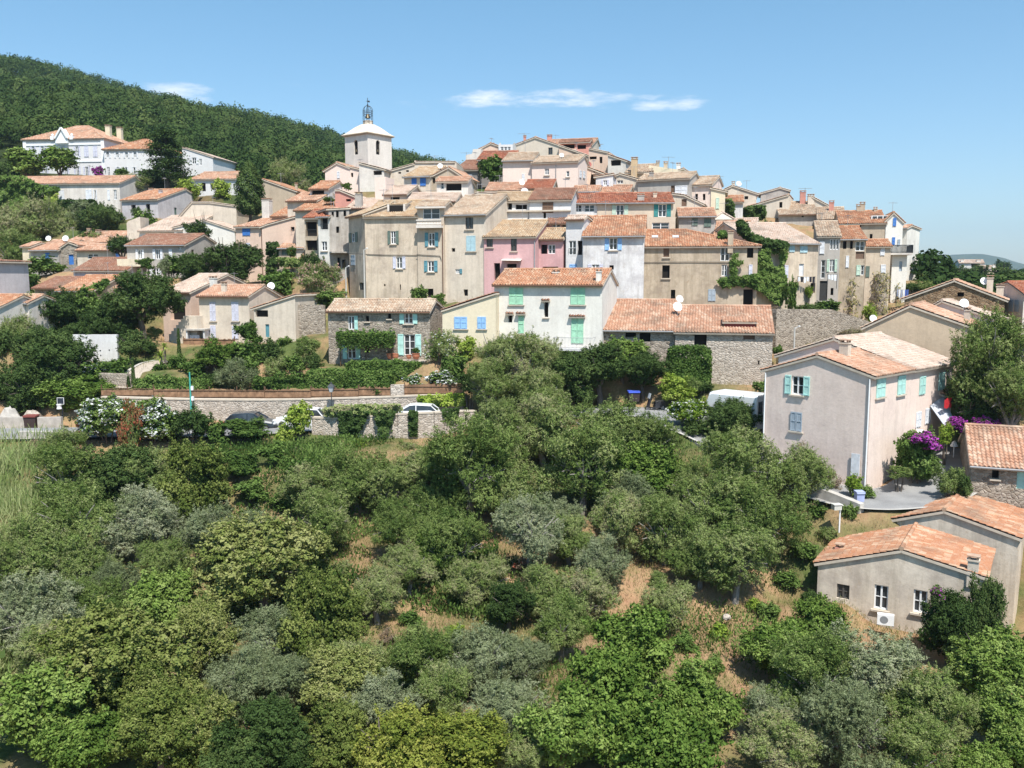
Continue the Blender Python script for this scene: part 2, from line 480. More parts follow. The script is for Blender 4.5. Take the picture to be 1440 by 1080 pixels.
    if top: wb.tess(front, [], lambda a, z: Vector((a, dep, z)))
    else: wb.poly([(0, dep, -low), (W, dep, -low), (W, dep, sideR[2][1]), (0, dep, sideL[2][1])])
    if roofless:
        zt = H.zE if not top else None
        if top:
            for k in range(len(P) - 1):
                wb.poly([(P[k][0], 0, P[k][1]), (P[k + 1][0], 0, P[k + 1][1]), (P[k + 1][0], dep, P[k + 1][1]), (P[k][0], dep, P[k][1])])
        else:
            hp_ = .35 if parapet else 0
            wb.poly([(0, 0, zt - hp_), (W, 0, zt - hp_), (W, dep, zt - hp_), (0, dep, zt - hp_)])
            if parapet:
                for (lo, hi) in (((0, -.001, zt), (W, .22, zt + .05)), ((0, dep - .22, zt), (W, dep + .001, zt + .05))): wb.box(lo, hi)
                for xx in (0, W): wb.box((xx - .11, .222, zt), (xx + .11, dep - .222, zt + .05))
    wb.build('wall', wm, root)
    # ---- gutter and downpipe, aerial
    hr = random.Random(label)
    if not top and not roofless and D0 < 125 and hr.random() < .6:
        g_ = MB(); gy, gz_ = -ov - .07, zE - ov * pp + .02
        g_.tube([(-.1, gy, gz_), (W + .1, gy, gz_)], .06, 6); g_.build('gutter', zinc() if hr.random() < .6 else plain('rusty_pipe', (.16, .08, .05)), root)
    if not roofless and 90 < D0 < 148 and hr.random() < .5:
        ax = W * hr.uniform(.25, .75); ay = H.rd if not top else dep * .5; az_ = H.zr if not top else np.interp(ax, [q[0] for q in P], [q[1] for q in P]); hh_ = hr.uniform(1.1, 2.0)
        ae = MB(); ae.tube([(ax, ay, az_ - .2), (ax, ay, az_ + hh_)], .025, 5); t_ = hr.uniform(0, 3.1); e_ = Vector((math.cos(t_), math.sin(t_), 0)); o_ = Vector((ax, ay, az_ + hh_ - .12))
        ae.tube([o_ - e_ * .55, o_ + e_ * .55], .018, 4)
        for i_ in range(6): c_ = o_ + e_ * (-.5 + .2 * i_); s_2 = e_.cross(Vector((0, 0, 1))) * .26; ae.tube([c_ - s_2, c_ + s_2], .011, 4)
        ae.build('roof_aerial', zinc(), root)
    # ---- chimneys: (px, y base, y top, width px)
    def on_roof(px, py):
        rl = locd(ray(px, py)); best = None
        for (O, eu, Lu, ev, Lv, poly) in slopes:
            O, eu, ev = Vector(O), Vector(eu).normalized(), Vector(ev).normalized(); n = eu.cross(ev)
            dn = rl.dot(n)
            if abs(dn) < 1e-6: continue
            t = (O - C).dot(n) / dn; q = C + rl * t; s_, t_ = (q - O).dot(eu), (q - O).dot(ev)
            if t > 0 and -.3 < s_ < Lu + .3 and -.3 < t_ < Lv + .3 and (best is None or t < best[0]): best = (t, q)
        if best: return best[1]
        q = hit(px, py, (0, (H.rd if not top else dep / 2), 0), Vector((0, 1, 0)))
        q.x = min(max(q.x, .3), W - .3); return q
    H.on_roof = on_roof
    for spec in [s_ for s_ in c.split(';') if s_.strip()]:
        q = spec.split(','); cx, yb, yt, wp = map(float, q[:4]); mk = q[4].strip() if len(q) > 4 else None
        g = on_roof(cx, yb); dist = (g - C).length
        zt = C.z + locd(ray(cx, yt)).z * ((g.y - C.y) / locd(ray(cx, yt)).y)
        hw = max(.16, wp * dist / FOC / 2)
        mb = MB()
        mb.box((g.x - hw, g.y - hw * .8, g.z - .7), (g.x + hw, g.y + hw * .8, zt - .30))
        mb.box((g.x - hw - .05, g.y - hw * .8 - .05, zt - .30), (g.x + hw + .05, g.y + hw * .8 + .05, zt - .22))
        ch = mb.build('chimney', wallmat(mk) if mk else wm, root)
        cp = MB()
        for sx in (-1, 1):
            for sy in (-1, 1):
                cp.box((g.x + sx * hw * .75 - .05, g.y + sy * hw * .55 - .05, zt - .22), (g.x + sx * hw * .75 + .05, g.y + sy * hw * .55 + .05, zt - .06))
        cp.box((g.x - hw - .06, g.y - hw * .8 - .06, zt - .06), (g.x + hw + .06, g.y + hw * .8 + .06, zt))
        cp.build('chimney_cap', roofmat('pink'), ch)
    for spec in [s_ for s_ in d.split(';') if s_.strip()]:
        q = spec.split(','); cx, cy, rp = map(float, q[:3]); cl_ = q[3].strip() if len(q) > 3 else 'w'
        g = on_roof(cx, cy + rp * 2.0)
        rl = locd(ray(cx, cy)); cc = C + rl * ((g.y - C.y) / rl.y)
        dish(root, g, cc, rp * (cc - C).length / FOC, cl_)
    if ctrl:
        for a_, dv in ((0, -.5), (.5, -.5), (1, -.5), (.5, dep)):
            q = Vector((A.x, A.y, zb)) + u * (W * a_) + v * dv
            CTRL.append((q.x, q.y, zb - .05 + (.2 if dv > 0 else 0)))
    if parts: parts(H)
    return H

def dish(root, g, c, rad, cl='w'):
    mb = MB()
    zax = Vector((.35, -.85, .38)).normalized(); xa = zax.cross(Vector((0, 0, 1))).normalized(); ya = xa.cross(zax)
    n = 18; b = len(mb.v)
    prof = [(0.0, -.18), (.4, -.15), (.75, -.07), (1.0, 0.0), (1.0, -.04), (.7, -.13), (0.0, -.23)]
    for rr, zz in prof:
        for k in range(n):
            t = 2 * math.pi * k / n
            mb.v.append(tuple(c + (xa * math.cos(t) * rr + ya * math.sin(t) * rr * 1.05 + zax * zz) * rad))
    for i in range(len(prof) - 1):
        for k in range(n):
            k2 = (k + 1) % n
            mb.f.append((b + i * n + k, b + i * n + k2, b + (i + 1) * n + k2, b + (i + 1) * n + k)); mb.m.append(0); mb.uv.append((0, 0))
    mb.tube([c - ya * rad * .95, c - ya * rad * .55 + zax * rad * .75], rad * .04 + .008, 5, 1)
    back = c - zax * rad * .22
    mb.tube([back, Vector((back.x, back.y, back.z - rad * .5)), Vector((g.x, g.y, g.z - .1))], .025, 5, 1)
    m0 = whitepaint() if cl == 'w' else plain('dish_red', (0.35, .09, .07)) if cl == 'r' else plain('dish_grey', (0.35, .35, .36))
    mb.build('satellite_dish', [m0, zinc()], root, smooth=False)

def window(root, P0, E, n, a0, a1, z0, z1, code):
    """code: o/c/w/g/d/x/a/v + shutter colour + flags s sill, h tile hood, l/r one leaf only, b bars, R railing"""
    t = code[0]; colr = code[1] if t in 'ocx' and len(code) > 1 else None
    fl = code[2:] if t in 'ocx' else code[1:]
    Z = Vector((0, 0, 1))
    def Pt(a, z, dn): return P0 + E * a + Z * z + n * dn
    def bx(mb, b0, b1, y0, y1, d0, d1, mi=0):
        mb.obox(Pt((b0 + b1) / 2, (y0 + y1) / 2, (d0 + d1) / 2), E * ((b1 - b0) / 2), Z * ((y1 - y0) / 2), n * ((d1 - d0) / 2), mi)
    W, Hh = a1 - a0, z1 - z0
    hole = None
    def leaf(b0, b1, tilt=0.0):
        mb = MB()
        bx(mb, b0, b1, z0 - .03, z1 + .03, .02, .06)
        e = min(.07, (b1 - b0) * .2)
        for yy in (z0 + .02, (z0 + z1) / 2, z1 - .06): bx(mb, b0 + .002, b1 - .002, yy, yy + .07, .062, .082)
        bx(mb, b0, b0 + e, z0 - .03, z1 + .03, .06, .078); bx(mb, b1 - e, b1, z0 - .03, z1 + .03, .06, .078)
        mb.build('shutter', shutmat(colr), root)
    if t == 'c':
        m_ = (a0 + a1) / 2
        if W > .55: leaf(a0, m_ - .012); leaf(m_ + .012, a1)
        else: leaf(a0, a1)
    else:
        dd = {'d': .35, 'x': .12, 'v': .5}.get(t, .16)
        hole = (a0, a1, z0, z1, dd)
        pane = MB()
        pane.poly([Pt(a0, z0, -dd), Pt(a1, z0, -dd), Pt(a1, z1, -dd), Pt(a0, z1, -dd)])
        if t == 'x':
            o = pane.build('door' if Hh > 1.6 else 'panel', shutmat(colr), root)
            fr = MB(); bx(fr, a0, a0 + .06, z0, z1, -dd, -dd + .05); bx(fr, a1 - .06, a1, z0, z1, -dd, -dd + .05); bx(fr, a0, a1, z1 - .06, z1, -dd, -dd + .06)
            fr.build('frame', shutmat(colr), o)
        else:
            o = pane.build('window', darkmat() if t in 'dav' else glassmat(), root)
        if t in 'owg':
            fr = MB(); f = .07; d0, d1 = -dd + .01, -dd + .07
            bx(fr, a0, a0 + f, z0, z1, d0, d1); bx(fr, a1 - f, a1, z0, z1, d0, d1)
            bx(fr, a0 + f, a1 - f, z0, z0 + f, d0, d1); bx(fr, a0 + f, a1 - f, z1 - f, z1, d0, d1)
            m_ = (a0 + a1) / 2
            if W > .45: bx(fr, m_ - .045, m_ + .045, z0 + f, z1 - f, d0, d1 + .01)
            k = 3 if Hh > 1.5 else 2
            for i in range(1, k):
                yy = z0 + Hh * i / k; bx(fr, a0 + f, a1 - f, yy - .018, yy + .018, d0 + .005, d1 - .015)
            fr.build('frame', whitepaint() if t != 'g' else plain('dark_frame', (.10, .09, .08)), o)
        if t == 'o':
            lw = W * .52
            if 'r' not in fl: leaf(a0 - lw - .03, a0 - .03)
            if 'l' not in fl: leaf(a1 + .03, a1 + lw + .03)
        if 'b' in fl:
            br = MB(); k = max(2, int(W / .16))
            for i in range(1, k):
                aa = a0 + W * i / k; br.tube([Pt(aa, z0, -.04), Pt(aa, z1, -.04)], .012, 4)
            br.build('bars', metal(), o)
        if 'R' in fl:
            br = MB(); k = max(3, int(W / .12)); zt = z0 + min(.95, Hh * .45)
            for i in range(k + 1):
                aa = a0 + W * i / k; br.tube([Pt(aa, z0, .1), Pt(aa, zt, .1)], .012, 4)
            br.tube([Pt(a0, zt, .1), Pt(a1, zt, .1)], .022, 5)
            br.build('railing', metal(), root)
    if 's' in fl:
        sl = MB(); bx(sl, a0 - .12, a1 + .12, z0 - .13, z0 - .035, .0, .14)
        sl.build('sill', mortar(), root)
    if 'h' in fl:
        hd = MB(); s = .34; L = a1 - a0 + .36
        O = Pt(a0 - .18, z1 + .10, s); ev = Vector(-n * s + Z * .10)
        slope(hd, O, E, L, ev, ev.length)
        hd.build('tile_hood', [roofmat('brown'), mortar()], root)
    return hole

def awning(root, H, P, mat, name='awning', th=.03):
    mb = MB(); a = [Vector(p) for p in P]
    n = (a[1] - a[0]).cross(a[3] - a[0]).normalized() * th
    mb.poly(a); mb.poly([q - n for q in a[::-1]])
    for k in range(4): mb.poly([a[k], a[(k + 1) % 4], a[(k + 1) % 4] - n, a[k] - n])
    return mb.build(name, mat, root)
# ------------------------------------------------------------------ the front row
def pipe(H, px, y0, y1, sd='f', mat=None):
    pol, P0, E, n, L = H.walls[sd]
    a, b = H.hit(px, y0, P0, n), H.hit(px, y1, P0, n); b.x, b.y = a.x, a.y
    mb = MB(); mb.tube([a + n * .08, b + n * .08], .05, 6)
    mb.build('downpipe', mat or zinc(), H.root)
def white_parts(H):
    W = H.W; mb = MB()
    p = H.hit(783, 488, (0, 0, 0), Vector((0, 1, 0))); q = H.hit(838, 488, (0, 0, 0), Vector((0, 1, 0)))
    mb.box((p.x, -1.5, p.z - .2), (q.x, -.003, p.z)); mb.build('balcony', wallmat('chalk'), H.root)
    rb = MB()
    for i in range(29):
        x = p.x + .05 + (q.x - p.x - .1) * i / 28; rb.tube([(x, -1.45, p.z), (x, -1.45, p.z + .95)], .012, 4)
    for z in (.1, .95): rb.tube([(p.x + .05, -1.45, p.z + z), (q.x - .05, -1.45, p.z + z)], .02, 5)
    for x in (p.x + .05, q.x - .05): rb.tube([(x, -1.45, p.z + .95), (x, -.02, p.z + .95)], .02, 5)
    rb.build('railing', zinc(), H.root)
house('white rendered house with mint green shutters and an orange tiled roof', (695, 847), (80.5, 77.6), 489, e=400, r=380.5, wall='white', wear=.28, roof='orange', p=.36,
      w='f,726,416.5,19.5,23,cms;f,812.7,416.5,20,23,cms;f,768,435.5,6,21,dxhs;f,717.5,448.5,5.5,10,dxh;f,733,456,7.5,25,cmhs;f,812,465,16.5,35,cmh',
      c='842,397,378,7,white;782,386,379,9,white', parts=white_parts)
house('cream lean to house with two light blue shuttered windows, left of the white house', (622, 697), (80, 79), 500, top=[(622, 437), (697, 413)], dep=6, wall='cream', wear=.12, roof='brown', ov=.1,
      w='f,648,454,18,16,cbs;f,677.5,454,12,16,cbs')
def stone_parts(H):
    mb = MB()
    p = H.hit(548, 505, (0, 0, 0), Vector((0, 1, 0))); q = H.hit(604, 505, (0, 0, 0), Vector((0, 1, 0)))
    mb.box((p.x, -2.0, p.z - 3.0), (q.x, -.01, p.z)); mb.build('terrace', stonemat('pale'), H.root)
house('long low fieldstone cottage with pale aqua shutters above the clipped hedges', (461, 604), (82, 80.6), 512, e=437, r=423, wall='sand', stone='stone', roof='cream', p=.4, dep=6,
      w='f,494,454,9,19,oar;f,516.5,448,5,8,ds;f,547.5,444,5,8,ds;f,574.5,447.5,12,15,oas;f,494.5,494,12,21,oa;f,516,491,7,10,d;f,576,485,16,29,oa',
      parts=stone_parts)
def left_parts(H): pass
house('grey beige two storey house with pale lavender louvred shutters and a dish beside its chimney', (279.5, 350), (92, 90.6), 482, e=416, r=402.5, wall='sand', wear=.4, roof='pink', dep=7,
      w='f,299.5,438,9,26,cls;f,331,438,10.5,26,cls;f,300,466.5,8,17,cl;f,331,467.5,9.5,17,cl', c='315.5,412,396,6', d='381,402,5')
house('beige lean to annex with a grey shaded opening and a sloping pink tile roof', (357, 414.5), (89.2, 88.2), 482, top=[(357, 434), (414.5, 415.6)], dep=5.5, wall='sand', wear=.4, roof='pink',
      w='f,368,441,18,9.5,d;f,376,465,6,18,xt')
house('beige house with a pale pink roof over a deep dark porch, behind the spreading tree', (228, 268), (96, 94.5), 482, e=411, r=387, wall='peach', wear=.3, roof='pale', dep=9,
      w='f,250,436,22,28,v', c='300,398,388,8,white')
house('small ochre roofed shed with a sunny orange roof slope among bushes', (80, 130), (100, 99), 440, e=409, r=388.5, wall='tan', roof='orange', dep=6)
house('low stone outhouse with a mottled brown roof and two white dishes', (48, 92), (104, 103), 424, e=405, r=391, wall='tan', stone='stone', roof='brown', dep=5, d='70,401,4.5;40,408,6')
house('narrow pink roofed lean to right of the orange roofed shed', (140, 170), (103, 102.5), 420, e=405, r=391, wall='dark', roof='pink', dep=4.5)
house('tall blank grey gable house cut by the left edge of the photo', (-84, -7), (88, 86.5), 470, top=[(-84, 392), (-48, 366), (-7, 368)], dep=4.2, wall='lilac', roof='brown', wear=.4)
house('low house with an orange roof under the blank grey gable at the left edge', (-70, -4), (84, 83), 482, e=433, r=416, wall='pale', roof='orange', dep=4)
house('tiny brown roofed shed right of the orange roof at the left edge', (10, 40), (87, 86.5), 470, e=426, r=416, wall='pale', roof='pink', dep=4)
def balc7(H):
    mb = MB(); p = H.hit(176, 375, (0, 0, 0), Vector((0, 1, 0))); q = H.hit(207, 364.5, (0, 0, 0), Vector((0, 1, 0)))
    mb.box((p.x, -1.6, p.z), (q.x, -.005, q.z)); mb.build('balcony', wallmat('cream'), H.root)
house('grey house with open white shutters, a dark red brown roof and a cream balcony', (178, 260), (112, 110.5), 396, e=345, r=331, wall='grey', roof='brown', dep=7.2,
      w='f,197,357.5,6,13,ow;f,222,357.5,7,14,ow;f,240,356.5,5,11,cw;f,253,349.5,5,3.5,w;f,192,383,9,11,ow;f,219,382,8,10,ow;r,271,355,4,8,xn', parts=balc7)
house('low brown roofed annex with white windows in shade below the balcony', (103, 178), (109.5, 109), 396, e=380.5, r=364, wall='lilac', roof='brown', dep=6,
      w='f,148,386,6,7,w;f,169,387,7,8,w')
house('old house with bright blue shutters and a long sloping pink roof', (43, 82), (122, 121), 392, e=352, r=339, wall='grey', roof='pink', dep=6, w='f,67,362.5,6.5,13,cB', d='68,335,3.2;92,335,3.6')
house('plain cream end house left of the blue shuttered house', (31, 43), (122.5, 122), 380, e=347, r=342, wall='cream', roof='pink', dep=5)
house('stone fronted house with a bright blue door onto a white terrace', (82, 108), (121.5, 120.5), 385, top=[(82, 351), (97, 341), (108, 345)], dep=6, wall='sand', stone='stone', roof='pink', w='f,100,365,8,14,xB')
house('upper house with three stub chimneys on its roof, behind the blue shuttered house', (93, 160), (127, 126), 360, e=341, r=327, wall='tan', roof='pink', dep=7, c='87,333,322,4;111,330,321,4;139,331,323,5')
house('low house with a wide blue and white window beside the grey house', (108, 160), (120, 119), 380, e=352, r=345, wall='sand', roof='pink', dep=6, w='f,130.5,360.5,15,7,w;r,165,358.5,5,8,cB')
house('tall narrow beige gable wall house at the end of the white walled terrace', (178, 197), (126, 126), 345, top=[(178, 314), (180, 311), (196, 305), (197, 305)], dep=3, wall='sand', roof='pale', roofless=True)
house('white house under a wide pale pink roof, its wall cut by a diagonal roof line', (196, 257), (125.5, 124), 345, e=325, r=305, wall='white', roof='pale', wear=.15, dep=6)
house('white gable house with a pale roof edge behind a bushy tree', (245, 330), (124, 123), 356, top=[(245, 320), (287, 310), (330, 324)], wall='white', roof='pale', wear=.15, dep=6)
house('broad sand coloured blank gable house above the white gable house', (253, 332), (132, 131), 332, top=[(253, 304), (270, 285), (295, 285), (332, 290)], wall='sand', roof='pale', dep=7, wear=.4)
house('lilac fronted house with two dark windows and an orange roof below the villa', (171, 222), (140, 138), 308, e=282, r=268.5, wall='lilac', roof='orange', dep=8.5,
      w='f,187.5,291.5,7,7,d;f,208,293,6.5,12,d;r,247,298,4,12,xG', c='179,276,266,6;226,273,266,4')
def villa_parts(H):
    W = H.W; f = lambda px, py: H.hit(px, py, (0, 0, 0), Vector((0, 1, 0)))
    tr = MB()
    for y in (203, 227): z = f(90, y).z; tr.box((-.05, -.12, z - .18), (W + .05, -.003, z + .18))
    tr.box((-.10, -.14, -4), (.5, -.004, H.zE - .1)); tr.box((W - .5, -.14, -4), (W + .10, -.004, H.zE - .1))
    tr.build('cornice', whitepaint(), H.root)
    a, b, t = f(80, 196), f(97, 196), f(88.5, 181)
    pm = MB(); z0 = f(88, 202).z
    y0, y1 = -.5, .9
    P = [(a.x, z0), (b.x, z0), (b.x, a.z), (t.x, t.z), (a.x, a.z)]
    for y in (y0, y1): pm.poly([(p[0], y, p[1]) for p in P])
    for k in range(5):
        p, q = P[k], P[(k + 1) % 5]; pm.poly([(p[0], y0, p[1]), (q[0], y0, q[1]), (q[0], y1, q[1]), (p[0], y1, p[1])])
    for (p, q) in ((P[2], P[3]), (P[3], P[4])): pm.tube([(p[0], y0 - .12, p[1] + .1), (q[0], y0 - .12, q[1] + .1)], .2, 4)
    for xx in (a.x - .7, b.x + .7): pm.box((xx - .3, -.45, H.zE - .2), (xx + .3, .1, H.zE + .45)); pm.lathe([(.16, 0), (.26, .2), (.12, .42), (0, .5)], (xx, -.17, H.zE + .45), 8)
    pm.build('pediment', whitepaint(), H.root)
vw = ';'.join('f,%g,213,4.5,14,ol' % x for x in (47, 60, 73)) + ';f,88.5,213,5,14,ol;f,108.5,213,5,14,ol;f,121.5,213,7,15,cl;f,134,213,7,15,cl;'
vw += ';'.join('f,%g,241,5,13,ol' % x for x in (50, 64, 93, 109, 122))
house('grand white villa with a pediment and a hipped red tile roof on the wooded hillside', (33, 145.5), (166, 164), 250, e=196.5, r=179, wall='chalk', wear=.1, roof='pink', hip=(6.5, 6.5), rd=6.0, dep=12,
      w=vw, c='153,192,176,6,cream;169,196,179,6,cream', name='villa', parts=villa_parts)
ww = ';'.join('f,%g,217.5,4.2,9,ow' % x for x in (151.5, 165, 178, 190)) + ';f,211,217,4,7,d;f,152.5,241,4.5,12,w;f,166,240,4,10,ow;f,177.5,240,3.5,10,ow;f,189,240,3.5,10,ow'
house('white wing of the villa with a bright orange hipped roof and dark vine stems', (146, 229), (163, 162), 252, e=210, r=197.5, wall='chalk', wear=.12, roof='orange', hip=(5, 5), rd=4.6, dep=9.2, w=ww)
house('pale house right of the cedar with a slanting grey pink roof', (256, 299), (168, 167), 246, top=[(256, 208), (262, 209), (299, 221)], wall='chalk', wear=.15, roof='pale', dep=9, w='f,273,226,6,9,ow;f,282,228,4,9,w')
house('low white house with dark openings and an orange roof behind pale willows', (268, 331), (152, 151), 276, e=252.5, r=243, wall='chalk', wear=.3, roof='pink', dep=8, w='f,286,263,7,12,v;f,298,262,5,9,v;f,318,264,5,10,v')
def ivyh(H): pass
house('long house with a pink tiled roof, half hidden under thick bright green creeper', (-20, 168), (147, 145), 303, e=259.5, r=249.5, wall='pale', wear=.4, roof='pink', dep=9,
      w='f,87,274,8,13,cw;f,125,274,9,14,cw;f,134,274,3,13,ow;f,153,274,4,14,cw;f,162,274,5,14,w;f,134,291,10,11,cw')
def pipes16(H): pipe(H, 368, 322, 400, mat=plain('rusty_pipe', (.16, .08, .05)))
house('peach gabled house with small blue shutters and a rusty downpipe', (331, 368), (113, 112), 398, e=319.5, r=308, wall='peach', wear=.25, roof='pink', dep=14, rd=7,
      w='f,346.5,326,11,10,cB;f,349.5,348.5,5.5,13,cl', parts=pipes16, c='363.5,302,280,6,pale;376,300,279,11,pale')
house('peach coloured house wall beside the dark balconies, small dark windows', (368, 430), (111.6, 110.6), 398, top=[(368, 319), (376, 316), (414, 305.5), (430, 304)], wall='peach', wear=.2, roof='pink', dep=6,
      w='f,411.5,322,5.5,6,d;f,424,322.5,2.5,5,d;f,405,352,12,6,xG;f,419,353,7,9,v')
house('small garage roof house with a tiled canopy against the peach wall', (392, 427), (109.5, 109), 398, e=349, r=343, wall='tan', roof='pink', dep=2, w='f,403,354,14,8,xG;f,419,354.5,7,8,v')
house('orange roofed house stepping down behind the peach gable', (382, 430), (117, 116), 350, e=304.5, r=289, wall='peach', roof='orange', dep=7)
house('tan recessed house with balconies under a rusty orange roof', (428, 463), (104.5, 104), 392, e=306.5, r=296, wall='tan', roof='red', dep=6, w='f,438,322,16,20,vR;f,438,345,16,14,v')
house('narrow white fronted house with one white window and a dark loggia', (447, 463), (102.5, 102), 396, e=305, r=299, wall='white', roof='red', dep=5, wear=.3, w='f,456,314,11,17,vR;f,456,346,8,13,ws')
def g18(H):
    mb = MB(); p = H.hit(463, 354, (0, 0, 0), Vector((0, 1, 0))); q = H.hit(488, 354, (0, 0, 0), Vector((0, 1, 0)))
    mb.box((p.x, -1.1, p.z - .15), (q.x, -.004, p.z)); mb.build('balcony', wallmat('grey', .9), H.root)
house('tall narrow weathered grey house in shade, left of the big beige facade', (462, 491), (102, 103), 410, top=[(462, 294.5), (491, 293)], wall='grey', wear=.95, roof='pink', dep=7,
      w='f,468,301,3.5,7,d;f,474.5,301,4,9,d;f,485,300,4,8,d;f,475,323,4.5,9,d;f,477,372,5,20,v;f,484,371,6,12,v', parts=g18)
# ---- the big facade: rounded corner built from three flat walls that share one roof line
house('round cornered left end of the big beige facade with a shuttered dark window', (490, 513), (101, 96.3), 428, e=305.3, r=296, wall='beige', wear=.95, roof='ochre', dep=7, rd=3.4,
      w='f,497,334,6,13,oG;f,497,366,6,14,cy;f,508.5,402.5,7,10,db')
def big_parts(H):
    # roof terrace: dark solid block whose colour stands in for shade in the recess
    for (x0, x1, y0, y1) in ((549, 569, 293, 302),):
        g = H.on_roof((x0 + x1) / 2, (y0 + y1) / 2); k = (g - H.C).length / FOC
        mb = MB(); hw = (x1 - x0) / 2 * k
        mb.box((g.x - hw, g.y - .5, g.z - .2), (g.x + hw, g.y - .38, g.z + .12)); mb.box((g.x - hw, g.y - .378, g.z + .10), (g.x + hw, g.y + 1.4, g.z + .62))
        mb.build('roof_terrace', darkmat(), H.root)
        sd = MB()
        sd.box((g.x - hw - .2, g.y - .5, g.z), (g.x - hw, g.y + 1.5, g.z + .75)); sd.box((g.x + hw, g.y - .5, g.z), (g.x + hw + .2, g.y + 1.5, g.z + .75))
        sd.build('terrace_wall', wallmat('pale'), H.root)
        rr = MB(); slope(rr, (g.x - hw - .3, g.y - .3, g.z + .62), (1, 0, 0), 2 * hw + .6, (0, 1, .3), 2.2); rr.build('terrace_roof', [roofmat('ochre'), mortar()], H.root)
    o = MB(); f = lambda px, py: H.hit(px, py, (0, 0, 0), Vector((0, 1, 0)))
    pts = [f(x, y) for x, y in ((490, 356.5), (540, 358.5), (587, 359))]
    o.tube([q + Vector((0, -.06, 0)) for q in pts], .03, 5); o.build('cable', metal(), H.root)
house('big beige rendered facade with dark green shutters above and lavender shutters below', (512.5, 587), (96.4, 95.4), 430, e=305, r=284, wall='beige', wear=.85, roof='ochre', p=.38,
      w='f,553,334,7.5,18,oGs;f,561.5,369.5,8.5,16,ols;f,541,401,2.2,3,d;f,563,404,1.8,8,d', parts=big_parts)
def loggia_parts(H):
    f = lambda px, py: H.hit(px, py, (0, 0, 0), Vector((0, 1, 0)))
    a, b = f(588, 317.5), f(623, 309)
    mb = MB(); mb.box((a.x, -.75, a.z - .28), (b.x, -.004, a.z)); mb.box((a.x, -.73, b.z - .12), (b.x, -.5, b.z))
    n = 15
    for i in range(n + 1):
        x = a.x + .1 + (b.x - a.x - .2) * i / n
        mb.lathe([(.06, 0), (.10, .12), (.05, .32), (.09, b.z - a.z - .12)], (x, -.61, a.z), 6)
    mb.build('balustrade', wallmat('pale', .2), H.root)
    cn = MB(); c0, c1 = f(590, 293.5), f(623, 290.5); cn.box((c0.x - .3, -.5, c0.z), (c1.x + .3, -.003, c1.z)); cn.build('cornice', wallmat('pale', .2), H.root)
    pipe(H, 622.5, 316, 430, mat=plain('rusty_pipe', (.16, .08, .05)))
    o = MB(); pts = [f(x, y) for x, y in ((586, 358), (619, 360), (621, 366))]; o.tube([q + Vector((0, -.06, 0)) for q in pts], .03, 5); o.build('cable', metal(), H.root)
house('beige house with a glazed loggia over a stone balustrade and teal shutters', (586.5, 624), (95.2, 94.6), 430, e=291, r=284, wall='beige', wear=.45, roof='cream', dep=5,
      w='f,606.5,300.5,24,15,w;f,607,337,9,19,ots;f,606,374.5,9,15,ots;f,605,412,9,12,d', parts=loggia_parts)
house('tall beige house with pale aqua closed shutters and a mottled cream tile roof', (623.7, 683), (95, 93.6), 430, e=302.5, r=277, wall='sand', wear=.5, roof='cream', p=.36,
      w='f,660,314,11,16.5,gs;f,662.5,342.5,13,21,css;f,637.5,351.5,5,5,d;f,643.5,381.5,6,6,otr;f,655,411.5,6,9,db')
house('pink house with a mottled ochre roof and a pale awning over its door', (680.5, 753), (93.5, 92.2), 410, e=333.5, r=312, wall='pink', wear=.25, roof='ochre', p=.33,
      w='f,688.5,341,9,13,gs;f,722.5,344,8.5,18,gs;f,699,382,8.5,24,v;f,719.5,376,14,10,v',
      parts=lambda H: (awning(H.root, H, [H.hit(704, 366, (0, -1.0, 0), Vector((0, 1, 0))), H.hit(732, 366.5, (0, -1.0, 0), Vector((0, 1, 0))), H.hit(734, 364, (0, -.02, 0), Vector((0, 1, 0))), H.hit(707, 364, (0, -.02, 0), Vector((0, 1, 0)))], wallmat('pale')), pipe(H, 752, 338, 382)))
house('pink right hand house with a wide window and small ochre roof, beyond the awning', (753, 792), (94, 93.2), 410, e=336.5, r=323, wall='pink', wear=.45, roof='ochre', dep=6,
      w='f,765,350.5,9,13,v;f,776,350.5,10,13,w;f,774,378,22,6,v')
house('pink upper storey with a strip of tiles over a long deep red recess', (719, 768), (99, 98.5), 340, e=313, r=311, wall='salmon', roof='ochre', dep=4, rd=1.6)
house('small pink attic house with a lilac window under a rough tile roof', (767, 797), (98, 97.4), 340, e=314.5, r=307, wall='pink', roof='brown', dep=4, w='f,782.5,318.5,11,8,w;f,793,318.5,5.5,8,v')
house('narrow white house with a dark balcony window, right of the pink house', (796, 821), (93, 92.4), 420, e=309, r=305, wall='chalk', wear=.4, roof='pale', dep=4,
      w='f,805,348.5,10,20,wR;f,815.5,348.5,6.5,20,v;f,824,315,7,15,w;f,806,376,10,8,cb')
house('white house with sky blue shutters and a tall orange tiled roof', (820, 906), (91.3, 90.3), 445, e=332, r=305.5, wall='chalk', wear=.75, roof='orange', p=.37,
      w='f,862.5,343,11,17,obs;f,837.5,375.5,10,7,ol;f,860,376,6,6,d')
def tan_parts(H):
    for cx in (921, 950):
        g = H.on_roof(cx, 335); mb = MB(); mb.obox(g + Vector((0, 0, .16)), (.32, 0, 0), (0, .34, .11), (0, -.02, .06)); mb.build('skylight', plain('skylight', (.55, .56, .58), .2), H.root)
    f = lambda px, py: H.hit(px, py, (0, 0, 0), Vector((0, 1, 0)))
    o = MB(); o.tube([f(x, y) + Vector((0, -.07, 0)) for x, y in ((906, 369), (970, 368.5), (1040, 369))], .03, 5); o.build('cable', metal(), H.root)
    pipe(H, 903.5, 345, 428, mat=metal())
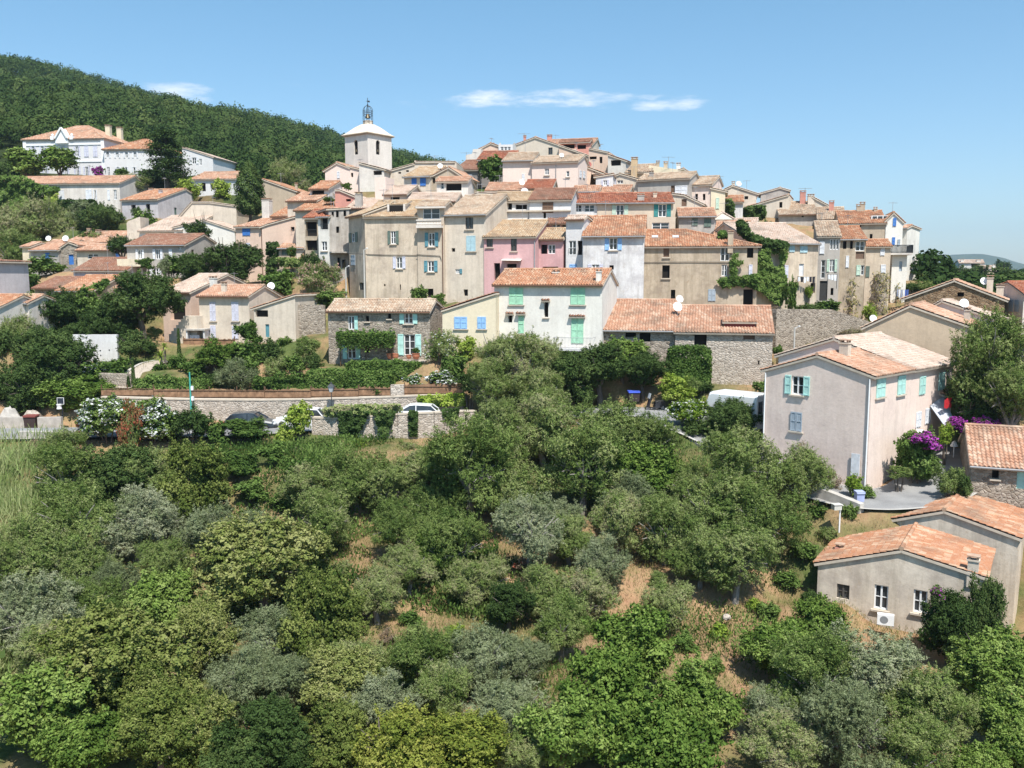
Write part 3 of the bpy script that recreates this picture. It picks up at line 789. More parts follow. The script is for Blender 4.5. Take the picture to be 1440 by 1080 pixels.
house('long tan house under a wide orange roof with two skylights and a brown chimney', (905, 1066), (92.3, 90.5), 437, e=346.5, r=324.5, wall='tan', wear=.85, roof='orange', p=.36, hip=(0, 7.0),
      w='f,937,355,8,13,xns;f,936.5,382,10,18,ds;f,946.5,414,6,13,d;f,1001,415,10,16,cy;f,1019.5,357.5,12,19,wb;f,1018.5,380,7,16,ws;f,1055,355.5,8.5,14,d;f,1055.5,380,4.5,15,cl;f,1052,420,13,26,v',
      c='1027,346,324,7,tan', parts=tan_parts)
house('stone barn with a pale pink tile roof and dark openings, behind the white house', (846, 949), (78.5, 77.3), 497, e=463.5, r=423.5, wall='sand', stone='stone', roof='pink', rd=6.5, dep=10,
      w='f,887,469.5,15,9.5,v;f,907,473,15,15,v', d='956,420,5;953,431,6.5')
def recess(H):
    g = H.on_roof(1040, 460); k = (g - H.C).length / FOC; hw = 20 * k; mb = MB()
    mb.box((g.x - hw, g.y - .3, g.z - .1), (g.x + hw, g.y + .9, g.z + .42)); mb.build('roof_terrace', plain('red_recess', (.16, .03, .025)), H.root)
    rr = MB(); slope(rr, (g.x - hw - .2, g.y - .45, g.z + .40), (1, 0, 0), 2 * hw + .4, (0, 1, .25), 1.6); rr.build('terrace_roof', [roofmat('pink'), mortar()], H.root)
house('pale stone barn with a broad pink roof and a red roof recess, beside the van', (949.5, 1087), (77, 75.2), 540, e=466.5, r=432, wall='sand', stone='pale', roof='pink', rd=6.2, dep=11,
      w='f,985,478,17,15,d;f,1053.5,473,16,9,xn;f,1073,500,1.6,6,d;f,1067,510,2,6,d', parts=recess)
# ---- the second tier
house('tan house with big teal shutters and a long bright red roof', (840, 947), (104.6, 104), 335, e=285.5, r=273, wall='beige', wear=.3, roof='red', dep=7,
      w='f,872,296,10.5,16,ogs;f,931.5,296,11,18,oT', c='901,283,272,9,grey;921,279,269,5')
house('low white windowed house under a bright red roof, left of the tan house', (803, 841), (105.2, 104.7), 335, e=286, r=273, wall='chalk', roof='red', dep=7, w='f,813,293,10,10,w;f,829,293,14,10,w')
house('boxy tan extension with a wide white window below the teal shutters', (910, 950), (100, 99.5), 345, e=306, wall='beige', wear=.2, roofless=True, parapet=True, dep=4, w='f,929,318,24,10,w')
house('house with dark green closed shutters and a low pink roof right of the tan extension', (955, 1006), (102.5, 102), 345, e=304.5, r=294.5, wall='grey', wear=.6, roof='pink', dep=6, w='f,977,311,8,12,cG;f,995,312.5,9.5,13,cG', d='968,316,4.5')
house('beige gable house with two small windows under a broken tile edge', (854, 897), (118.5, 117), 290, top=[(854, 252), (872, 245), (897, 252)], wall='sand', wear=.5, roof='cream', dep=12, w='f,860,257,6,9,ol;f,872,256,8,5,w')
house('long grey house with one brown and one white shutter under a cream roof', (897, 970), (116.8, 114), 292, e=254, r=245, wall='grey', wear=.5, roof='cream', dep=7, w='f,946,267,5,12,xn;f,958,267.5,17,12,cw', c='916,250,240,5')
house('low pink roofed shed in front of the beige gable house', (836, 884), (112, 111), 285, e=272, r=262.5, wall='sand', roof='pink', dep=5)
house('sand coloured lean to with a brown shutter under a slanting roof edge', (945, 988), (110, 109), 304, top=[(945, 273), (962, 275), (988, 287)], wall='sand', wear=.4, roof='pale', dep=5, w='f,962,285,7,10,xn')
house('pinkish white house with two dark windows below a cream roof', (968, 1001), (115.5, 114.3), 306, e=261, r=250, wall='rose', roof='cream', dep=7, w='f,979.5,277,3.5,9,d;f,990,277,3.5,9,d')
house('cream gable house with one narrow green shutter', (1000, 1020), (114.2, 113.8), 306, top=[(1000, 265), (1020, 269.5)], wall='cream', wear=.2, roof='cream', dep=6, w='f,1009,286,4,15,cg')
house('tiny white pavilion with a hipped pale roof below the green shutter', (1006, 1028), (107, 106.7), 318, e=307, r=299, wall='chalk', roof='pale', hip=(1, 1), rd=1.2, dep=2.4)
house('beige gable house with a small dark window and a tall chimney wall', (1019, 1064), (129, 128), 300, top=[(1019, 267), (1030, 261.5), (1064, 272.5)], wall='sand', roof='pale', dep=7, w='f,1049.5,278,5,4.5,d', c='1031,264,255,4', d='1039,258,3.5')
house('small house with an orange roof and white wall beside the ivy hedge', (1020, 1045), (121, 120.5), 312, e=284.5, r=276.5, wall='chalk', roof='orange', dep=5)
house('pale gable house with a pink roof slope facing left', (1052, 1110), (127, 125), 306, top=[(1052, 291), (1109, 274.5), (1110, 275)], wall='sand', wear=.2, roof='pink', dep=8, w='f,1098,288,4,8,d')
house('grey walled house edge showing above the pink slope', (1070, 1109), (133, 132), 300, top=[(1070, 272), (1097, 264.5), (1109, 268)], wall='grey', roof='pale', dep=6)
house('house with a wide cream roof and tall brick red chimneys on the skyline', (1096, 1150), (123, 122), 318, e=302, r=285, wall='grey', wear=.6, roof='cream', dep=8, w='f,1119,295,2.5,12,d;f,1129,303,3,5,d', c='1128.5,287,268,7,salmon;1140,288,273,8,sand')
house('sand gable house behind the skyline chimneys', (1140, 1168), (127, 126), 312, top=[(1140, 276), (1168, 291)], wall='sand', roof='pale', dep=6)
house('low cream roofed house right of the skyline chimneys', (1150, 1188), (119, 118), 318, e=309, r=293, wall='sand', roof='cream', dep=7, c='1169,297,282,6,salmon')
house('house with a broad cream roof and small shuttered windows above the ivy', (1062, 1151), (92.6, 94.6), 440, e=341.5, r=316, wall='beige', wear=.8, roof='pale', p=.36,
      w='f,1113.5,349,7,10,cs;f,1130,349.5,10,11,cs;f,1127,379.5,6,17,x' + 'ws;f,1105.5,382,4.5,17,cl;f,1143,405,6,14,d')
house('tall grey house with three slim windows, laundry balcony and a dark garage door', (1150, 1182), (98, 97.4), 445, e=332.5, r=313, wall='grey', wear=.35, roof='cream', dep=7,
      w='f,1169,343.5,3.2,15,w;f,1173.2,343.5,3.2,15,w;f,1177.5,343.5,3.2,15,w;f,1156,348.5,6,17,cw;f,1170,373.5,6,17,og;f,1157.5,378.5,5,26,w;f,1158,409,10,28,xk;f,1170,410,3.5,10,d')
house('tall brown grey house with an orange roof and a glazed bay, left of the cliff', (1181, 1218), (98.5, 98), 455, e=336.5, r=320, wall='tan', wear=.9, roof='orange', dep=7,
      w='f,1188,343.5,4.5,13,d;f,1197.5,343.5,3.5,13,d;f,1191.5,368,3.5,16,cw;f,1209.5,346,12,14,w;f,1209.5,359,12,10,xn;f,1207,380,5,14,cg;f,1213.5,380,5.5,14,w')
house('tan house with white windows and a small orange roof above the cliff face', (1218, 1253), (102.5, 102), 450, e=346.5, r=338.5, wall='beige', wear=.4, roof='orange', dep=6,
      w='f,1241,353.5,5.5,11,cw;f,1242,378,6.5,11,cw;f,1220,382,4.5,15,cG')
def top39(H):
    g = H.on_roof(1237, 309); k = (g - H.C).length / FOC; hw = 10 * k; mb = MB()
    mb.box((g.x - hw, g.y - .1, g.z - .1), (g.x + hw, g.y + 1.2, g.z + .5)); mb.build('dormer', whitepaint(), H.root)
    gl = MB()
    for i in range(3): gl.box((g.x - hw + .12 + i * hw * .66, g.y - .13, g.z + .05), (g.x - hw + .1 + (i + .85) * hw * .66, g.y - .101, g.z + .42))
    gl.build('dormer_window', glassmat(), H.root)
house("top house at the village's right end, dormer strip in its orange roof", (1181, 1246), (111, 109.6), 392, e=314.5, r=298, wall='tan', wear=.4, roof='orange', dep=7, w='f,1225,333,3.5,8,d;f,1190,320,10,6,d;f,1209,317.5,4,4,d',
      c='1207,298,287,5;1212.5,296,284,6;1231,297,291,4', d='1209,329,5;1220,335,4', parts=top39)
house('white gable house with slim blue shutters at the right end of the skyline', (1246, 1270), (109.5, 109), 394, top=[(1246, 310), (1257, 299.5), (1270, 312)], wall='white', wear=.15, roof='orange', dep=7, w='f,1258,312.5,4,11,cB;f,1256.5,339,3.5,10,cB;f,1264,341,3,8,cy')
house('narrow white annex behind the white gable at the right end', (1268, 1276), (113, 112.5), 394, e=321, r=318, wall='white', roof='pink', dep=4)
def tower40(H):
    W = H.W; f = lambda px, py: H.hit(px, py, (0, 0, 0), Vector((0, 1, 0)))
    z = f(1265, 356).z; zt = f(1265, 345).z
    mb = MB(); mb.box((-.4, -.7, z - .2), (W + .5, H.dep + .3, z)); mb.build('terrace', wallmat('pale'), H.root)
    rb = MB()
    for (a, b) in (((-.35, -.65), (W + .45, -.65)), ((W + .45, -.65), (W + .45, H.dep))):
        n = 18
        for i in range(n + 1):
            x, y = a[0] + (b[0] - a[0]) * i / n, a[1] + (b[1] - a[1]) * i / n; rb.tube([(x, y, z), (x, y, zt)], .04, 4)
        for q in (z + .1, zt): rb.tube([(*a, q), (*b, q)], .035, 5)
    rb.build('railing', metal(), H.root)
house('white stair tower carrying a dark railed terrace above the cliff', (1255, 1276), (104, 103.6), 425, e=357, wall='white', wear=.2, roofless=True, dep=3.4, w='f,1266.5,374.5,3.5,14,xy', name='tower_house', parts=tower40)
# ---- the top of the hill
house('white and pink church side house with a grey dish on its gable', (457, 490), (121, 120), 272, top=[(457, 240), (474, 229.5), (490, 236)], wall='rose', wear=.15, roof='pink', dep=6, w='f,476,246,4,9,cw', d='474,252,4,g')
house('pink house with one small dark window and a slanting roof below the bell tower', (489, 506), (120, 119.6), 272, top=[(489, 234), (506, 238)], wall='rose', wear=.2, roof='pink', dep=5, w='f,495,246,3.5,6,d')
house('pale grey house with a slanting roof right under the bell tower', (505, 540), (118.4, 117.8), 270, top=[(505, 229.5), (540, 238.5)], wall='pale', wear=.4, roof='pale', dep=5, w='f,531,243,12,6,d')
house('house with two blue shuttered windows and an old tile roof right of the bell tower', (568, 605), (113.5, 112.5), 285, e=249, r=237, wall='sand', wear=.5, roof='ochre', dep=7, w='f,582.5,256,7,10,cB;f,595,255.5,8,11,cB', d='619,233,3.5')
house('brown grey gable house next to the blue shuttered windows', (604, 648), (113, 112), 285, top=[(604, 250), (631, 236), (648, 247)], wall='tan', wear=.6, roof='pink', dep=7, w='f,610,254,4,8,d')
house('low sand coloured house with a flat tiled edge behind the brown gable', (540, 642), (120, 119), 270, top=[(540, 243), (583, 231), (584, 228.5), (640, 228), (642, 230)], wall='sand', wear=.5, roof='pale', dep=6, w='f,562,243,4,2.5,d;f,573,240.5,4,2.5,d')
house('small loggia house with a thin tile roof over a white terrace', (614, 658), (108.5, 108), 290, e=255.5, r=250.5, wall='pale', roof='pink', dep=4, w='f,638,263,22,10,v;f,622,261,5,10,w')
house('pale pink boxy chimney house among the rooftops', (527, 542), (108, 107.7), 292, top=[(527, 250), (541, 248.5), (542, 248.5)], wall='rose', wear=.1, roof='pink', roofless=True, dep=3)
house('pale roofed pink house with a dark low window in the roofscape', (540, 572), (106.5, 106), 300, e=274, r=263, wall='rose', wear=.15, roof='pale', dep=6, w='f,555.5,279.5,13,5,d')
house('house with a dark covered loggia between white posts and an orange roof', (436, 462), (115, 114.6), 285, e=266, r=256.5, wall='chalk', roof='orange', dep=5, w='f,447,270.5,18,7,v')
house('salmon orange lean to house in the roofscape below the church', (471, 501), (108.5, 108), 298, top=[(471, 268), (478, 268), (501, 277.5)], wall='salmon', wear=.2, roof='pale', dep=5, w='f,490,281.5,7,3.5,d')
house('small house with a mottled red roof left of the salmon lean to', (404, 446), (113, 112), 300, e=283, r=272.5, wall='sand', roof='pink', dep=5, d='418,280,5')
house('house with an orange brown roof sloping above the weathered grey house', (415, 472), (109, 108), 316, e=296, r=283.5, wall='sand', roof='orange', dep=6)
house('cream roofed house with a grey chimney above the weathered grey house', (488, 545), (104.5, 104), 306, e=293, r=281, wall='pale', roof='pale', dep=6, c='505,292,270,9,grey')
house('tan gable house with a sloping orange roof edge beside the cypress', (368, 416), (131, 130), 300, top=[(368, 252), (416, 269)], wall='tan', wear=.5, roof='orange', dep=7, c='417,268,257,3')
house('row of pink roofs behind the loggia house, left part', (683, 737), (110.5, 110), 285, e=268.5, r=258.5, wall='sand', roof='pink', dep=6)
house('bright orange roofed house behind the white loggia house, with a roof dish', (737, 776), (109.5, 109), 285, e=265, r=254.5, wall='sand', roof='red', dep=6, d='734,256,4')
house('lilac pink house with one white window under a mottled cream roof', (707, 749), (119.5, 118.8), 275, e=226.5, r=216.5, wall='rose', wear=.1, roof='cream', dep=7, w='f,736,249,4,8,cw', d='')
house('rose house with a bent flue pipe and white window under a cream roof', (748, 813), (118.4, 116.6), 275, e=229.5, r=221, wall='rose', wear=.1, roof='cream', dep=6.5, w='f,769,241.5,6,9,ws;f,798.5,244.5,4,8,ws;r,816,245,2.5,10,cw;r,821,246,2.5,10,cw', d='790,218,3;778,249,4',
      parts=lambda H: pipe(H, 782, 232, 250))
house('sunlit cream gable house at the very top of the village', (722, 786), (140.5, 138), 240, top=[(722, 205), (753, 193.5), (786, 204.5)], wall='sand', wear=.25, roof='pink', dep=14, w='f,774,212.5,6,10,g', c='738,200,190,3,salmon')
house('long house with a ragged pink roof behind the top gable', (760, 832), (146, 144), 235, e=207, r=197, wall='sand', roof='pink', dep=8, w='', c='757,196,190,6,salmon')
house('peach side house with a tiled dormer below the top gable', (786, 835), (137, 135.5), 240, top=[(786, 205), (835, 222)], wall='peach', wear=.3, roof='pale', dep=6, w='f,807,213,6,8,d')
house('dark recessed roof terrace house with white posts on the skyline', (787, 829), (143, 142), 225, e=201, r=197, wall='salmon', roof='brown', dep=5, w='f,800,206,16,6,v;f,818,206.5,12,6,v')
house('beige house with two dark windows and flat cornice right of the top gable', (828, 858), (134, 133), 250, top=[(828, 209), (856, 215), (858, 215)], wall='peach', wear=.3, roof='pale', dep=6, w='f,845,225,4,9,d;f,834,222,10,4,d')
house('pale house with pilasters beneath a slanting brown roof edge on the skyline', (855, 880), (131, 130), 255, top=[(855, 218), (880, 226.5)], wall='pale', wear=.4, roof='brown', dep=6, w='f,866,229,14,8,d')
house('peach low house with a dark window and red dish below the skyline houses', (824, 856), (122, 121.5), 262, top=[(824, 235), (856, 247)], wall='peach', wear=.2, roof='pink', dep=5, w='f,834.5,242,5,6,d', d='828,231,4,r')
house('small white house with blue edged window under the red dish', (838, 862), (115, 114.6), 282, top=[(838, 249), (862, 245)], wall='chalk', roof='pink', dep=4, w='f,851,257,5,7,ol')
house('house with a bright orange roof and dark grey wall left of the hilltop', (672, 722), (128, 127.4), 262, e=224.5, r=214, wall='dark', wear=.4, roof='red', dep=6, w='f,687,231,4,9,cy')
house('pink rooftop house with a square chimney left of the top gable', (676, 702), (137, 136.6), 235, top=[(676, 209), (690, 202), (702, 206)], wall='peach', roof='pink', dep=5, c='692,206,201,5,salmon')
house('white glazed rooftop box on the hilltop skyline', (701, 721), (136, 135.7), 230, e=203.5, wall='chalk', wear=.1, roofless=True, dep=4, w='f,706,209,4,5,w;f,711,209,4,5,w;f,716,209,4,5,w')
house('pale ruined wall house stepping down at the left of the hilltop', (655, 676), (136, 135.5), 245, top=[(655, 218), (664, 216), (665, 210), (676, 209)], wall='pale', wear=.3, roof='pale', roofless=True, dep=4)
house('red roofed house with a dark blue grey wall beside the round tree', (641, 672), (126, 125.4), 268, e=239.5, r=227, wall='dark', wear=.3, roof='brown', dep=6, w='f,660,249,8,7,cy')
def logg51(H):
    f = lambda px, py: H.hit(px, py, (0, 0, 0), Vector((0, 1, 0)))
    z = f(720, 297).z; mb = MB(); mb.box((0, -.35, z - .1), (H.W, -.004, z + .06)); mb.build('ledge', mortar(), H.root)
house('white house with an open red loggia under an orange roof', (693.5, 744.5), (101, 100.4), 322, e=283.5, r=272, wall='chalk', wear=.25, roof='ochre', dep=6, w='f,707,290.5,26,9,v;f,733,291,16,7,v', parts=logg51)
house('white house with brown plank shutters and a mottled roof with a dish', (744.5, 803), (100.2, 99.4), 322, e=281.5, r=267, wall='chalk', wear=.25, roof='brown', dep=7, w='f,770.5,292,15,14,cn;f,766,303,3.5,8,d', d='738,269,5', parts=logg51)
house('cream penthouse block with twin pots on its roof, on the right skyline', (912, 953), (126, 125), 260, top=[(912, 235), (913, 232.5), (951, 238), (953, 239)], wall='cream', wear=.1, roofless=True, roof='pale', dep=6, c='925,235,226,4,tan;936,237,227,5,tan')
house('cream gable house right of the penthouse on the skyline', (950, 984), (127, 126), 262, top=[(950, 241), (961, 237.5), (984, 252)], wall='cream', wear=.2, roof='pale', dep=6, c='954,241,229,5,white;975,248,244,7,tan')
house('grey roofed house with a tall stained yellow chimney on the skyline', (880, 914), (125, 124), 260, e=243, r=233, wall='tan', roof='cream', dep=6, c='892,243,221,8,ochre')
house('small orange roofed house between the skyline chimney and the gable', (806, 842), (110, 109.5), 285, e=270, r=263, wall='pale', roof='pink', dep=5)
house('house with a low cream roof between the salmon lean to and the loggia house', (572, 640), (103.5, 103), 298, e=284, r=273, wall='pale', roof='pale', dep=6)
house('sand coloured flat terrace house left of the pink roofs', (640, 694), (106, 105.4), 305, top=[(640, 285), (672, 272), (694, 273)], wall='sand', roof='pale', dep=5, wear=.2)
house('low pink tiled house wedged between the long orange roof and the ivy topped chimney', (1004, 1052), (99, 98), 350, e=334, r=313, wall='sand', roof='pink', dep=6, d='1049,329,4.5')
house('small tiled house end between the pavilion and the ivy hedge', (1026, 1062), (106, 105), 330, e=318, r=309, wall='sand', roof='pale', dep=5)
# ---- right hand side, close
def roseparts(H):
    pol, P0, E, n, L = H.walls['f']
    mb = MB(); a, b = H.hit(1201, 668, P0, n), H.hit(1207, 638, P0, n); mb.obox((a + b) / 2 + n * .12, E * .28, n * .03, Vector((0, 0, (b.z - a.z) / 2))); mb.build('leaning_board', shutmat('w'), H.root)
    pipe(H, 1224, 533, 690, mat=whitepaint()); pipe(H, 1077.5, 524, 625, mat=whitepaint())
rz = house('large rose rendered gable house with an open aqua shuttered window and a rendered blank wall', (1076, 1226), (61.4, 56), 690, top=[(1076, 520.5), (1150, 500.5), (1226, 529)], wall='rose', wear=.3, roof='pink', dep=6.2,
           w='f,1121.5,542,15.5,26,oas;f,1120,593,15,26,cys;r,1238,545,10.5,26,cas;r,1267,541.5,9,25,cas', c='1188,502,477,12,sand', parts=roseparts)
# the second half of the rose house stands directly behind the first
def awn60(H):
    pol, P0, E, n, L = H.walls['r']
    Z = Vector((0, 0, 1))
    def q(px, py, d): return H.hit(px, py, P0 + n * d, n)
    awning(H.root, H, [q(1308, 571, .1), q(1327, 556, .1), q(1345, 601, 1.8), q(1333, 606, 1.8)], plain('grey_canvas', (.42, .45, .50)), 'sail_awning')
    awning(H.root, H, [q(1288, 603, .1), q(1304, 606, .1), q(1321, 620, 1.5), q(1292, 612, 1.5)], plain('white_canvas', (.75, .74, .72)), 'sail_awning')
    rr = MB(); s0 = q(1322, 560, .02); slope(rr, s0 + n * 1.3, E, 2.4, -n + Z * .2, 1.4); rr.build('porch_roof', [roofmat('pink'), mortar()], H.root)
    rc = MB(); c = q(1333, 567, 1.2)
    for i in range(4): rc.obox(c + E * (i * .34 - .5), E * .15, n * .012, Z * (.3 + .06 * (i % 2)))
    rc.build('laundry', plain('red_cloth', (.5, .03, .04)), H.root)
# corner of second volume along the right wall of the first
q0 = rz.root.location + rz.u * (rz.W - .0) + rz.v * (rz.dep + .01)
def px_of(P):
    c, s = math.cos(PITCH), math.sin(PITCH)
    d = P.y * c - P.z * s; h = P.y * s + P.z * c
    return 720 + FOC * P.x / d, 540 - FOC * h / d
zE2 = at(1289, 520, q0.y).z
A2 = q0 - rz.u * 10.0; B2 = Vector((q0.x, q0.y, zE2)); M2 = q0 - rz.u * 5.6; M2.z = at(1170, 477, M2.y).z; A2.z = zE2 + .35
house('rear half of the rose house with aqua shutters, sail awnings and a pale tile roof', (px_of(A2)[0], px_of(B2)[0]), (A2.y, B2.y), 668, top=[px_of(A2), px_of(M2), px_of(B2)], wall='rose', wear=.12, roof='pale', dep=7.6,
      w='r,1296.5,542,6.5,24,ca;r,1323.5,536,6.5,23,ca;r,1291,590,5.5,20,cw;r,1304,585,5.5,20,cw', parts=awn60, c='1207,494,479,7,sand')
house('plain beige gable house with dishes on its roof and a dish shadow on its wall', (1217, 1368), (72, 68), 540, top=[(1217, 460), (1280, 430.5), (1368, 461)], wall='camel', wear=.3, roof='pink', dep=9, c='1359.5,452,432,7,sand', d='1228,447.5,4.5;1235,457.5,6;1356,426,5.5;1279,436,5,g')
house('low house with a flat white roof between the beige and the stone gable houses', (1300, 1400), (78, 74), 500, top=[(1300, 437), (1325, 424), (1400, 449)], wall='pale', wear=.2, roof='pale', dep=2.5)
house('brown fieldstone gable house with one small window and two chimneys', (1272, 1413), (84, 80), 480, top=[(1272, 420), (1342, 395), (1413, 422)], wall='tan', stone='brown', roof='pink', dep=7, w='f,1351,414,9,6,d', c='1392,402,387,7,sand;1406,414,399,8,sand', d='1384,395,4.5')
house('far right house with blue shutters and a pink roof behind the stone gable', (1405, 1440), (87, 83), 470, top=[(1405, 402), (1418, 398), (1440, 414)], wall='pale', roof='red', dep=6, w='f,1422,430,4,16,cy;f,1430,430,4,16,cy')
house('stone cottage at the right edge with a pink tile roof and aqua door', (1366, 1470), (54, 52.5), 716, e=652.5, r=603, wall='sand', stone='stone', roof='pink', rd=4.2, dep=8, w='f,1400,666,9,14,ds;f,1437,676,13,24,xa')
house('lowest house with old rendered gable, white casements and two tone pink roof', (1150.5, 1384), (47.2, 43.0), 884, top=[(1150.5, 792), (1268, 774), (1384, 812)], wall='sand', wear=.7, roof='orange', dep=5.2, ov=.2,
      w='f,1185.5,832,17,20,g;f,1239,840,18,34,ws;f,1294,846,18,32,ws', c='1368,806,780,12,sand;1181,774,764,9,salmon')
house('taller rear house with a broad orange pink roof directly behind the lowest house', (1191, 1432), (53, 47.6), 860, top=[(1191, 742), (1328, 719), (1432, 757)], wall='sand', wear=.9, roof='orange', dep=6.5, ov=.2)
# ---- far houses beyond the village on the right
FAR = 'pale houses beyond the village'
house('far pale villa with a dark balcony below the blue mountain', (1349, 1384), (262, 260), 392, e=370, r=366, wall='white', roof='pale', dep=9, w='f,1372,373,12,5,d', group=FAR, ctrl=False, c='1353,369,364,3;1376,368,365,5')
house('far white house right of the balcony villa', (1376, 1402), (255, 254), 394, e=378, r=374, wall='white', roof='pale', dep=8, w='f,1384,382,3,4,d', group=FAR, ctrl=False, c='1397,377,372,3,white')
house('far low beige house half hidden by pines', (1385, 1420), (245, 244), 394, e=385, r=381.5, wall='cream', roof='pale', dep=7, group=FAR, ctrl=False)
house('pale house top at the right edge below the pines', (1427, 1460), (150, 149), 420, e=402, r=398, wall='cream', roof='pale', dep=6, group=FAR, ctrl=False)
# ------------------------------------------------------------------ church tower
def church_tower():
    D = 123.0
    c0 = at(517, 188, D)                                  # near corner, eave height
    # left face runs to px 491, right face to px 555; square plan
    s_ = 4.35
    best = None
    for a in np.linspace(0, 1.5, 400):
        ux, uy = math.cos(a), math.sin(a)
        e1 = (c0.x + ux * s_, c0.y + uy * s_); e2 = (c0.x - uy * s_, c0.y + ux * s_)
        p1 = 720 + FOC * e1[0] / e1[1]; p2 = 720 + FOC * e2[0] / e2[1]
        r_ = abs((p1 - 517) / (517 - p2) - 38 / 26)
        if best is None or r_ < best[0]: best = (r_, a, p1 - 517)
    a = best[1]; s_ *= 38 / best[2]
    zE = c0.z; zb = at(517, 262, D).z
    root = empty('church_bell_tower', (c0.x, c0.y, zb), a)
    tag(root, 'square cream church bell tower with a rounded stone cap and iron bell cage', 'bell tower')
    h = zE - zb
    wb = MB()
    faces = {'r': (Vector((0, 0, 0)), Vector((1, 0, 0)), Vector((0, -1, 0))), 'l': (Vector((0, 0, 0)), Vector((0, 1, 0)), Vector((-1, 0, 0))),
             'b': (Vector((0, s_, 0)), Vector((1, 0, 0)), Vector((0, 1, 0))), 'q': (Vector((s_, 0, 0)), Vector((0, 1, 0)), Vector((1, 0, 0)))}
    Z = Vector((0, 0, 1)); k = s_ / 38.0
    zt, zs = h - .62, h - 2.55
    for key, (P0, E, n) in faces.items():
        if key in 'bq':
            wb.poly([P0 + Z * -6, P0 + E * s_ + Z * -6, P0 + E * s_ + Z * h, P0 + Z * h]); continue
        m = s_ * (.42 if key in 'rq' else .52); hw = .38
        arch = [(m - hw, zs), (m + hw, zs), (m + hw, zt - hw)] + [(m + hw * math.cos(t), zt - hw + hw * math.sin(t)) for t in np.linspace(.3, 2.84, 7)] + [(m - hw, zt - hw)]
        wb.tess([(0, -6), (s_, -6), (s_, h), (0, h)], [arch], lambda x, z: P0 + E * x + Z * z)
        for i in range(len(arch)):
            p, q = arch[i], arch[(i + 1) % len(arch)]
            wb.poly([P0 + E * p[0] + Z * p[1], P0 + E * q[0] + Z * q[1], P0 + E * q[0] + Z * q[1] - n * .2, P0 + E * p[0] + Z * p[1] - n * .2])
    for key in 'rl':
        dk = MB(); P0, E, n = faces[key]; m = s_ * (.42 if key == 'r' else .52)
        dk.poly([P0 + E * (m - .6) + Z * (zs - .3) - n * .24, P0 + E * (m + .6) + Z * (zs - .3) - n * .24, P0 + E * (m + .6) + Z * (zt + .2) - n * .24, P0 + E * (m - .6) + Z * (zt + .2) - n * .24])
        dk.build('belfry_shade_sheet', darkmat(), root)  # near-black sheet behind the arch stands for the shade inside the belfry
    wb.box((.05, .05, zs - .4), (s_ - .05, s_ - .05, zs - .32))
    wb.build('wall', wallmat('pale', .3), root)
    cn = MB()
    cn.box((-.22, -.22, h), (s_ + .22, s_ + .22, h + .10)); cn.box((-.34, -.34, h + .101), (s_ + .34, s_ + .34, h + .2))
    cn.build('cornice', wallmat('tan', .3), root)
    dm = MB(); c = s_ / 2
    prof = [(c + .32, .2), (c + .05, .36), (c * .86, .66), (c * .70, 1.02), (c * .52, 1.38), (c * .36, 1.62), (c * .30, 1.72), (.46, 1.74), (.46, 2.25), (.0, 2.27)]
    for i in range(len(prof) - 1):
        (r0, z0), (r1, z1) = prof[i], prof[i + 1]
        q0 = [(c - r0, c - r0), (c + r0, c - r0), (c + r0, c + r0), (c - r0, c + r0)]; q1 = [(c - r1, c - r1), (c + r1, c - r1), (c + r1, c + r1), (c - r1, c + r1)]
        for j in range(4):
            j2 = (j + 1) % 4; dm.poly([(*q0[j], h + z0), (*q0[j2], h + z0), (*q1[j2], h + z1), (*q1[j], h + z1)])
    dm.build('roof', wallmat('sand', .4), root)
    ir = MB(); z0 = h + 1.75; r_ = .68
    top = h + 3.55
    for i in range(6):
        t = math.pi / 3 * i; x, y = c + r_ * math.cos(t), c + r_ * math.sin(t)
        pts = [(x, y, z0 - .5), (x, y, top)] + [(c + r_ * math.cos(t) * math.cos(q), c + r_ * math.sin(t) * math.cos(q), top + .72 * math.sin(q)) for q in np.linspace(.3, 1.5, 5)]
        ir.tube(pts, .036, 5)
    for z in (z0 + .35, z0 + 1.2, top - .3, top):
        ir.tube([(c + r_ * math.cos(t), c + r_ * math.sin(t), z) for t in np.linspace(0, 2 * math.pi, 13)], .032, 4)
    ir.tube([(c, c, top - 1.2), (c, c, top + 1.75)], .04, 5)
    cage = ir.build('iron_bell_cage', metal(), root)
    bl = MB(); bl.lathe([(.42, 0), (.36, .12), (.26, .35), (.2, .5), (.05, .56)], (c, c, top - .95), 12); bl.build('bell', plain('bronze', (.10, .08, .05), .4, metal=.6), cage)
    wv = MB(); wv.box((c, c - .02, top + 1.2), (c + .4, c + .02, top + 1.42)); wv.tube([(c - .3, c, top + 1.28), (c, c, top + 1.32)], .03, 4); wv.lathe([(0, 0), (.12, .12), (0, .24)], (c, c, top + .72), 8)
    wv.build('weather_vane', metal(), cage)
    b2 = MB(); b2.lathe([(.17, 0), (.15, .1), (.1, .3), (.03, .36)], (s_ * .42, .06, zs + .35), 12); b2.lathe([(.17, 0), (.15, .1), (.1, .3), (.03, .36)], (.06, s_ * .52, zs + .35), 12)
    b2.build('bell', plain('bronze', (.10, .08, .05), .4, metal=.6), root)
    CTRL.append((c0.x, c0.y - 1, zb)); CTRL.append((c0.x, c0.y + 6, zb))
church_tower()
# ------------------------------------------------------------------ terrain
def cp(px, py, D): p = at(px, py, D); CTRL.append((p.x, p.y, p.z))
